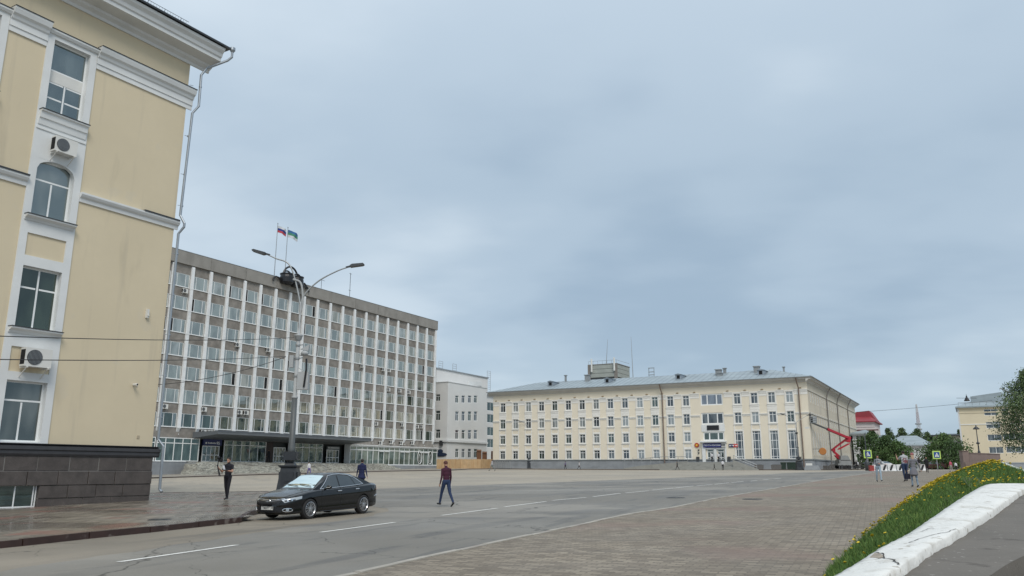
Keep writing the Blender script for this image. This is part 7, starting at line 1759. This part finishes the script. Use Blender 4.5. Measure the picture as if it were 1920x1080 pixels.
# white two-storey house with hip roof
M_wh = mat('white_house_render', (.62, .63, .64), .85, .05, .4)
def house(name, label, px0, px1, d, pe, pr, wallm, roofm, ang=-29.33, depth=12, wins=None, cat='building', ridge_in=4, pane=G_dark):
    a = tpos(px0, d); F_ = Frame((a.x, a.y), R(ang)); x1_ = F_.fy(px1, 870).x; ze = F_.fy((px0+px1)/2, pe).z; zr_ = F_.fy((px0+px1)/2, pr, depth/2).z
    t = thing(name, label, cat, (a.x, a.y, 0), R(ang)); mb = MB(); hs = []
    if wins:
        for wx, wy, ww_, wh in wins: q = F_.fy(wx, wy); hs.append((q.x-ww_/2, q.x+ww_/2, q.z-wh/2, q.z+wh/2))
    wallgrid(mb, 0, x1_, 0, ze, hs, 0, .3); mb.add([(0, 0, 0), (0, depth, 0), (0, depth, ze), (0, 0, ze)][::-1], [(0, 1, 2, 3)]); mb.add([(x1_, 0, 0), (x1_, depth, 0), (x1_, depth, ze), (x1_, 0, ze)], [(0, 1, 2, 3)]); mb.add([(0, depth, 0), (x1_, depth, 0), (x1_, depth, ze), (0, depth, ze)][::-1], [(0, 1, 2, 3)]); mb.build('wall', wallm, t)
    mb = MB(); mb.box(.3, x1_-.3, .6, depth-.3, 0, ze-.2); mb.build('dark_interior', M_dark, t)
    for h in hs:
        o = window(t, h[0], h[1], h[2], h[3], .18, [((h[1]-h[0])/2, 0, h[3]-h[2])], [], pane, t=.1)
    mb = MB(); e = .7; ri = min(ridge_in, x1_/2-.2); mb.add([(-e, -e, ze), (x1_+e, -e, ze), (x1_+e, depth+e, ze), (-e, depth+e, ze), (ri, depth/2, zr_), (x1_-ri, depth/2, zr_), (-e, -e, ze-.3), (x1_+e, -e, ze-.3), (x1_+e, depth+e, ze-.3), (-e, depth+e, ze-.3)], [(0, 1, 5, 4), (1, 2, 5), (2, 3, 4, 5), (3, 0, 4), (6, 7, 1, 0), (7, 8, 2, 1), (8, 9, 3, 2), (9, 6, 0, 3), (9, 8, 7, 6)]); mb.build('roof', roofm, t)
    mb = MB(); mb.box(-.12, x1_+.12, -.12, -.002, ze-1.6, ze-1.35); mb.box(-.25, x1_+.25, -.28, -.002, ze-.6, ze-.31); mb.build('cornice', wallm, t)
    return t, F_, x1_, ze, zr_
M_rroof = mat('red_tin_roof', (.27, .035, .045), .55, .1, .6)
house('white_house', 'long white house with a pale grey hip roof behind the trees', 1664, 1749, 190, 834, 817, M_wh, M_roofm, depth=14, ridge_in=3)
house('brown_roof_house', 'pale low house with a dull brownish roof right of the white house', 1740, 1830, 215, 831, 823, mat('cream_far', (.5, .47, .40), .9, .05), mat('brown_roof_far', (.20, .15, .14), .8, .15), depth=14)
house('flat_grey_block', 'distant flat-roofed beige block behind the conical tree', 1758, 1830, 250, 815, 813, mat('beige_far', (.42, .38, .32), .9, .06), M_dsteel, depth=14)
# red-roofed white building next to the post office
t, F_, x1_, ze, zr_ = house('red_roofed_building', 'white building with a tall stepped red tin roof behind the post office', 1560, 1646, 225, 790, 776, mat('white_pink_render', (.66, .60, .58), .85, .05, .3), M_rroof, depth=16, ridge_in=2.5, wins=None)
mb = MB(); a = F_.fy(1590, 780, 2).x; b = F_.fy(1631, 780, 2).x; zt_ = F_.fy(1628, 770, 4).z; mb.prism([(a-4, ze+.5), (b+1.2, ze+.5), (b-.3, zt_), (a-4, zt_-.8)], 4, 14, 'y'); mb.build('upper_roof', M_rroof, t)
mb = MB(); mb.box(-1, x1_+1, -1.0, -.3, ze-2.6, ze-2.3); mb.build('dark_band', mat('dark_red_band', (.09, .02, .02), .7, .1), t)
t, F_, x1_, ze, zr_ = house('white_annex', 'narrow white building with dark windows between the post office and the dark tree', 1604, 1634, 185, 812, 806, M_wh, M_roofm, ang=60.67 if False else -29.33, depth=20, wins=[(1611, 826, 1.4, 3.2), (1620, 828, 1.6, 3.4), (1612, 861, 1.3, 2.4), (1622, 858, 1.8, 3.2)])
# right yellow block
YW = [(1858, 773, 2.9, 1.5), (1862, 797, 2.9, 1.5), (1865, 820.5, 2.9, 1.5), (1868, 844, 2.9, 1.5), (1885, 772, 1.5, 1.5), (1892, 819, 2.4, 1.5), (1896, 843, 2.0, 1.5), (1915, 843, 2.4, 1.5), (1915, 819, 2.4, 1.5), (1940, 843, 2.4, 1.5)]
M_yel = mat('yellow_far_stucco', (.68, .60, .44), .9, .04, .3)
t, F_, x1_, ze, zr_ = house('yellow_block', 'yellow four-storey block with grey roof behind the birch on the right', 1811, 1990, 196, 759.5, 742, M_yel, M_roofm, depth=16, wins=YW, ridge_in=6, pane=G_post)
t.location.z = 0
mb = MB(); zz = F_.fy(1830, 765).z; mb.box(-.1, x1_, -.10, -.003, zz-.12, zz); zz = F_.fy(1830, 795.5).z; mb.box(-.1, x1_, -.10, -.003, zz-.12, zz+.1); zz = F_.fy(1830, 849).z; mb.build('string_course', M_postwhite, t)
mb = MB(); mb.box(-.35, -.003, -.05, 16, 0, ze-.3); mb.build('white_side', M_wh, t)
mb = MB(); xx = F_.fy(1840, 735, 6).x; mb.prism([(xx-2.5, ze+1), (xx+6, ze+1), (xx+4, ze+3.4), (xx-2.5, ze+2.6)], 3, 8, 'y'); mb.tube([(F_.fy(1882, 730, 8).x, 8, ze+1), (F_.fy(1882, 730, 8).x, 8, ze+4.8)], .15, 6); mb.build('roof_dormer', M_roofm, t)
mb = MB(); 
for x in np.arange(0, x1_, 1.5): mb.tube([(x, .2, ze), (x, .2, ze+1)], .04, 4)
mb.tube([(0, .2, ze+1), (x1_, .2, ze+1)], .05, 4); mb.build('roof_railing', M_steel, t)
# ornamental lantern mast in front of the yellow block
p0 = AT(1836, 850, 120); H = AT(1830, 797, 120).z-p0.z; t = thing('lantern_mast', 'slim dark ornamental lantern mast in front of the yellow block', 'street lamp', p0); mb = MB(); mb.lathe([(.22, -2), (.20, .2), (.10, .4), (.08, H*.32), (.25, H*.34), (.25, H*.37), (.08, H*.4), (.05, H*.8), (.06, H)], 10); mb.build('mast', M_iron, t, True); mb = MB(); mb.lathe([(.05, H*.84), (.45, H*.85), (.45, H*.87), (.10, H*.95), (.03, H)], 10); mb.build('lantern', M_iron, t, True)
# lattice tv mast far away
p0 = AT(1731, 880, 520); p0.z = 0; t = thing('lattice_mast', 'distant thin red and white lattice mast above the trees', 'mast', p0); H = AT(1725, 758, 520).z; mb = MB(); hw = 1.1
wm = lambda z: hw*(1-z/H)**.8+.25
for s1_ in (-1, 1):
    for s2_ in (-1, 1): mb.tube([(s1_*wm(H*q/8), s2_*wm(H*q/8), H*q/8) for q in range(9)], .16, 4)
for q in range(24):
    z = H*q/24; z2_ = H*(q+1)/24; mb.bar((-wm(z), -wm(z), z), (wm(z2_), -wm(z2_), z2_), .14); mb.bar((wm(z), wm(z), z), (-wm(z2_), wm(z2_), z2_), .14)
mb.build('lattice', mat('mast_red_white', (.38, .30, .30), .6, .1, 1, layers=[(.05, .5, .02, (.55, .55, .56), 1, (.01, .01, 1))]), t)
mb = MB(); 
for f in (.62, .70): mb.lathe([(1.9, H*f), (1.9, H*f+.8)], 10)
mb.build('platform', M_steel, t)
# overhead street wire with a hanging lamp on the right
a = FP.W(1.2, 60, 15); b = AT(1813, 751, 150); c = AT(1860, 751, 190)
cable('overhead_wire', 'thin wire spanning the street between the post office and the yellow block', a, c, .2, .035)
t = thing('hanging_lamp', 'small black lamp hanging from the street wire beside the yellow block', 'street lamp', b); mb = MB(); mb.lathe([(.10, .9), (.16, .6), (.5, .0), (.45, -.1)], 10); mb.build('shade', M_black, t)
mb = MB(); mb.tube([(0, 0, .9), (0, 0, 1.2)], .03, 5); mb.tube([(-1.9, 0, .45), (1.9, 0, .45)], .03, 4); mb.build('hanger', M_black, t)
# ---------------------------------------------------------------- street things on the far right
def crossing_sign(px, py, pb, d, label):
    g_ = tpos(px, d); s0 = AT(px, py, d); t = thing('crossing_sign', label, 'road sign', (g_.x, g_.y, g_.z), 0); H = s0.z-g_.z; w_ = .54*d/110*1.0
    mb = MB(); mb.tube([(0, 0, 0), (0, 0, H+w_)], .05, 6); mb.build('post', M_steel, t)
    mb = MB(); mb.box(-w_, w_, -.12, -.06, H-w_, H+w_); bo = mb.build('sign_board', mat('fluorescent_yellow_green', (.46, .64, .15), .5, .02), t)
    mb = MB(); k = w_*.70; mb.box(-k, k, -.14, -.121, H-k, H+k); b2_ = mb.build('blue_square', mat('road_sign_blue', (.01, .06, .25), .5, .02), t)
    mb = MB(); mb.prism([(-k*.75, H-k*.65), (k*.75, H-k*.65), (0, H+k*.78)], -.16, -.141, 'y'); wt_ = mb.build('white_triangle', M_pvc, t)
    mb = MB(); mb.ball((0, -.165, H+k*.22), (k*.11, .01, k*.12), 8)
    for a, b in (((0, .12), (0, -.2)), ((0, -.2), (.22, -.58)), ((0, -.2), (-.22, -.58)), ((0, .05), (.2, -.15)), ((0, .05), (-.2, -.12))): mb.bar((a[0]*k, -.166, H+a[1]*k), (b[0]*k, -.166, H+b[1]*k), k*.13, .012)
    mb.build('walking_figure', M_black, t); return t
crossing_sign(1629, 851.5, 880, 120, 'yellow-bordered pedestrian crossing sign in front of the dark tree clump')
crossing_sign(1758.5, 853, 880, 112, 'yellow-bordered pedestrian crossing sign in front of the conical tree')
q = tpos(1627, 118); H = tH(1627, 812, q); mb = MB(); mb.lathe([(.34, 0), (.32, 1.2), (.22, 1.4), (.10, 1.5), (.07, H*.7), (.05, H)], 10); tag(mb.build('lamp_post', M_dsteel, None, True, loc=q), 'thin grey lamp post with a thick base at the left crossing sign', 'street lamp')
# striped concrete barriers
M_str = mat('white_barrier', (.68, .68, .68), .7, .05)
def barrier(px0, px1, d, label, stripe_):
    a = tpos(px0, d); b = tpos(px1, d); ln = (b-a).length; t = thing('barrier', label, 'barrier', a, math.atan2(b.y-a.y, b.x-a.x), 'striped barriers across the side street'); mb = MB(); mb.prism([(-.3, 0), (.3, 0), (.16, .3), (.12, .85), (-.12, .85), (-.16, .3)], 0, ln-.06, 'x'); mb.build('block', M_str, t)
    mb = MB(); x = .15
    while x < ln-.5: mb.prism([(x, .1), (x+.28, .1), (x+.58, .8), (x+.30, .8)], -.33, -.305, 'y'); x += .62
    mb.build('stripes', mat('black_stripe', (.02, .02, .022), .7, .1) if stripe_ else mat('red_stripe', (.45, .03, .03), .7, .05), t)
for i, (a, b, l_) in enumerate(((1636, 1649, 'short barrier block beside the left crossing sign'), (1651, 1663, 'barrier block behind the plaid shirt'), (1664, 1680, 'black and white slanted-stripe barrier left of the raised hand'), (1681, 1694, 'black and white slanted-stripe barrier behind the jeans of the light grey shirt'), (1722, 1736, 'white barrier block behind the grey sweater'))): barrier(a, b, 112, l_, i != 0)
q = tpos(1634, 111); mb = MB(); mb.box(-.3, .3, -.2, .2, .1, .75); mb.lathe([(.35, 0), (.3, .12)], 10); tag(mb.build('traffic_block', mat('red_plastic', (.30, .04, .035), .5, .05), None, loc=q), 'small red plastic traffic block at the left end of the barriers', 'traffic block')
# cars on the side street
simple = [(1617, 168, 'silver car parked beyond the lift truck', (.34, .35, .36), 100), (1749, 150, 'dark red car behind the right crossing sign', (.10, .012, .018), 150), (1764, 152, 'pale silver car right of the dark red one', (.40, .42, .42), 150), (1731, 156, 'white car partly hidden behind the black jacket', (.6, .6, .6), 150), (1776, 158, 'dark car at the foot of the conical tree', (.02, .022, .025), 150), (1655, 150, 'white car behind the plaid shirt', (.6, .6, .6), 95)]
for i, (px, d, lb_, c_, a_) in enumerate(simple):
    q = tpos(px, d); pm_ = mat('car_paint_%s' % lb_.split()[0], c_, .3, 0, coat=.6)
    b_ = dup(car, q, R(a_), lb_); b_['group'] = 'cars parked in the side street'; b_.rotation_euler = (0, 0, R(a_)); b_.scale = (1, 1, 1)
    for c in kids(b_):
        if c.name.startswith('body') or c.name.startswith('mirror'):
            m_ = c.data.copy(); 
            for k_ in range(len(m_.materials)):
                if m_.materials[k_] == M_car: m_.materials[k_] = pm_
            c.data = m_
        if c.name.startswith('number_plate'):
            for g_ in kids(c): bpy.data.objects.remove(g_)
# ---------------------------------------------------------------- red lift truck with boom and basket
LT = 150.0
q = tpos(1578, LT); lt_ = thing('lift_truck', 'red folding boom lift on a truck at the side wall of the post office', 'lift truck', q, 0)
def lq(px, py, dy=0): p_ = AT(px, py, LT+dy); return p_-q
M_red = mat('lift_red', (.40, .012, .03), .5, .08)
zg_ = 0
mb = MB(); a = lq(1568, 880); b = lq(1590, 880); mb.box(a.x, b.x+.4, -1.1, 1.1, .75, 1.05); mb.box(a.x+.3, a.x+2.4, -1.0, 1.0, 1.05, 1.7); mb.box(b.x-1.6, b.x+.3, -1.05, 1.05, .6, 1.6); mb.prism([(b.x-1.6, 1.6), (b.x+.2, 1.6), (b.x-.2, 2.5), (b.x-1.5, 2.5)], -1.0, 1.0, 'y'); mb.build('chassis', mat('lift_grey', (.25, .26, .26), .6, .1), lt_)
for x in (a.x+.7, a.x+1.9, b.x-.7):
    for s_ in (-1, 1): mb = MB(); mb.lathe([(.46, s_*.75), (.5, s_*.8), (.5, s_*1.08), (.3, s_*1.1)], 18, (x, 0, .5), 'y'); mb.build('wheel', M_rub, lt_, True)
mb = MB()
for x in (a.x-.2, b.x-1.9):
    for s_ in (-1, 1): mb.bar((x+.5, s_*.9, .9), (x, s_*2.0, .08), .16); mb.box(x-.3, x+.3, s_*2.0-.3, s_*2.0+.3, 0, .08)
mb.build('outrigger', M_dsteel, lt_)
mb = MB(); P_ = [lq(1584, 865), lq(1562.5, 846), lq(1562.5, 841.5), lq(1588, 822.5), lq(1551, 804.5, -5)]
for dy in (-.28, .28):
    o_ = Vector((0, dy, 0))
    mb.bar(P_[0]+o_, P_[1]+o_, .10, .26); mb.bar(P_[0]+o_+Vector((.2, 0, -.9)), P_[1]+o_+Vector((.25, 0, -.75)), .10, .20); mb.bar(P_[1]+o_, P_[2]+o_, .14, .5); mb.bar(P_[2]+o_, P_[3]+o_, .10, .24); mb.bar(P_[2]+o_+Vector((.9, 0, -.1)), P_[3]+o_+Vector((.3, 0, -.9)), .10, .2)
mb.bar(P_[0]+Vector((-.5, 0, -.6)), P_[0]+Vector((.5, 0, .3)), .8, .6); mb.build('folding_arm', M_red, lt_)
mb = MB(); mb.bar(P_[3]+Vector((.35, 0, .1)), P_[4], .34, .40); mb.bar(P_[3]+Vector((0, 0, -.6)), P_[3]+Vector((.3, 0, .4)), .65, .8); bm_ = mb.build('boom', M_red, lt_)
tip = lq(1523, 793, -10); mb = MB(); mb.bar(P_[4], tip, .22, .22); mb.build('telescopic_section', M_dsteel, bm_)
mb = MB(); bx0 = lq(1519, 793, -10); 
for dx in (0, 1.05):
    for dy in (-.45, .45): mb.bar((bx0.x+dx-.1, bx0.y+dy, bx0.z), (bx0.x+dx-.1, bx0.y+dy, bx0.z+1.1), .06)
for dz in (0, .4, .75, 1.1):
    for dy in (-.45, .45): mb.bar((bx0.x-.1, bx0.y+dy, bx0.z+dz), (bx0.x+.95, bx0.y+dy, bx0.z+dz), .06)
    for dx in (-.1, .95): mb.bar((bx0.x+dx, bx0.y-.45, bx0.z+dz), (bx0.x+dx, bx0.y+.45, bx0.z+dz), .06)
mb.box(bx0.x-.1, bx0.x+.95, bx0.y-.45, bx0.y+.45, bx0.z-.06, bx0.z); mb.box(bx0.x+.35, bx0.x+.98, bx0.y-.48, bx0.y+.48, bx0.z, bx0.z+1.0); mb.build('basket', M_steel, lt_)
person('person in dark work clothes standing in the raised lift basket', q+Vector((bx0.x+.1, bx0.y, bx0.z)), 1.8, R(30), blk, blk, arms=((60, 20, 40, 0), (100, 20, 20, 0)), legs=(2, 2, -2, 2), vox=.022)
# planters, bins and blocks at the foot of the post office
for px0, px1, lb_ in ((1415, 1431, 'dark grey granite planter block right of the post office steps'), (1447, 1465, 'second dark grey granite planter block, nearer to the green bins')):
    a = G(px0, 881.2); b = G(px1, 881.2); t = thing('stone_planter', lb_, 'planter', a, R(-20)); ln = (b-a).length; mb = MB(); mb.prism([(.0, 0), (ln, 0), (ln+.1, .85), (-.1, .85)], -.5, .5, 'y'); mb.build('block', mat('planter_granite', (.13, .125, .12), .8, .2, 3), t); mb = MB(); mb.box(.1, ln-.1, -.4, .4, .851, .9); mb.build('soil', mat('soil', (.05, .04, .03), .9, .2), t)
for px, lb_ in ((1469.5, 'green wheeled bin standing apart left of the other bins'), (1481, 'green wheeled bin, left of the close pair'), (1490, 'green wheeled bin nearest to the corner lamp')):
    a = G(px, 881.2); t = thing('wheeled_bin', lb_, 'bin', a, R(-20), 'green bins by the post office corner'); mb = MB(); mb.add([(-.35, -.35, .1), (.35, -.35, .1), (.35, .35, .1), (-.35, .35, .1), (-.45, -.42, 1.15), (.45, -.42, 1.15), (.45, .42, 1.15), (-.45, .42, 1.15)], [(0, 3, 2, 1), (4, 5, 6, 7), (0, 1, 5, 4), (1, 2, 6, 5), (2, 3, 7, 6), (3, 0, 4, 7)]); mb.build('container', mat('bin_green', (.02, .04, .028), .5, .1), t)
    mb = MB(); mb.prism([(-.46, 1.15), (.46, 1.15), (.46, 1.25), (.0, 1.32), (-.46, 1.25)], -.47, .47, 'x'); mb.build('lid', MATS['bin_green'], t); mb = MB()
    for s_ in (-1, 1): mb.lathe([(.12, s_*.3), (.12, s_*.38)], 10, (s_*0, .3, .12), 'x')
    mb.build('wheel', M_rub, t)
a = G(1508, 881.5); t = thing('kiosk_base', 'low pale concrete block beside the corner downpipe of the post office', 'block', a, R(-20)); mb = MB(); mb.prism([(0, 0), (2.6, 0), (2.2, .75), (.2, .75)], -.7, .7, 'y'); mb.build('block', M_greybase, t); mb = MB(); mb.box(.3, 1.3, -.5, .5, .751, 1.1); mb.build('top_box', M_ac, t)
t = thing('rubble_strip', 'long low heap of dark slabs along the side wall of the post office', 'rubble', FP.W(1.8, 2, 1.6), R(60.67)); mb = MB(); rr = random.Random(2)
for k in range(26): x = k*.75; mb.box(x, x+.6, -.5+rr.random()*.3, .5, -.1, .25+rr.random()*.45, Matrix.Rotation(R(rr.uniform(-4, 4)), 4, 'Y'))
mb.build('slabs', mat('dark_slabs', (.11, .105, .10), .85, .3, 3), t)
# bicycle stand at the left corner of the post office
a = G(932, 879.5); t = thing('bicycle_stand', 'grey row of hoop racks at the left corner of the post office', 'rack', a, R(-29)); 
for k in range(7): mb = MB(); mb.tube([(k*.55-.6, 0, 0), (k*.55-.6, 0, 1.3), (k*.55-.45, 0, 1.55), (k*.55-.3, 0, 1.3), (k*.55-.3, 0, 0)], .05, 5); mb.build('hoop', M_steel, t)
mb = MB(); mb.box(-.8, 3.2, -.35, .35, 0, .12); mb.build('base', M_dsteel, t)
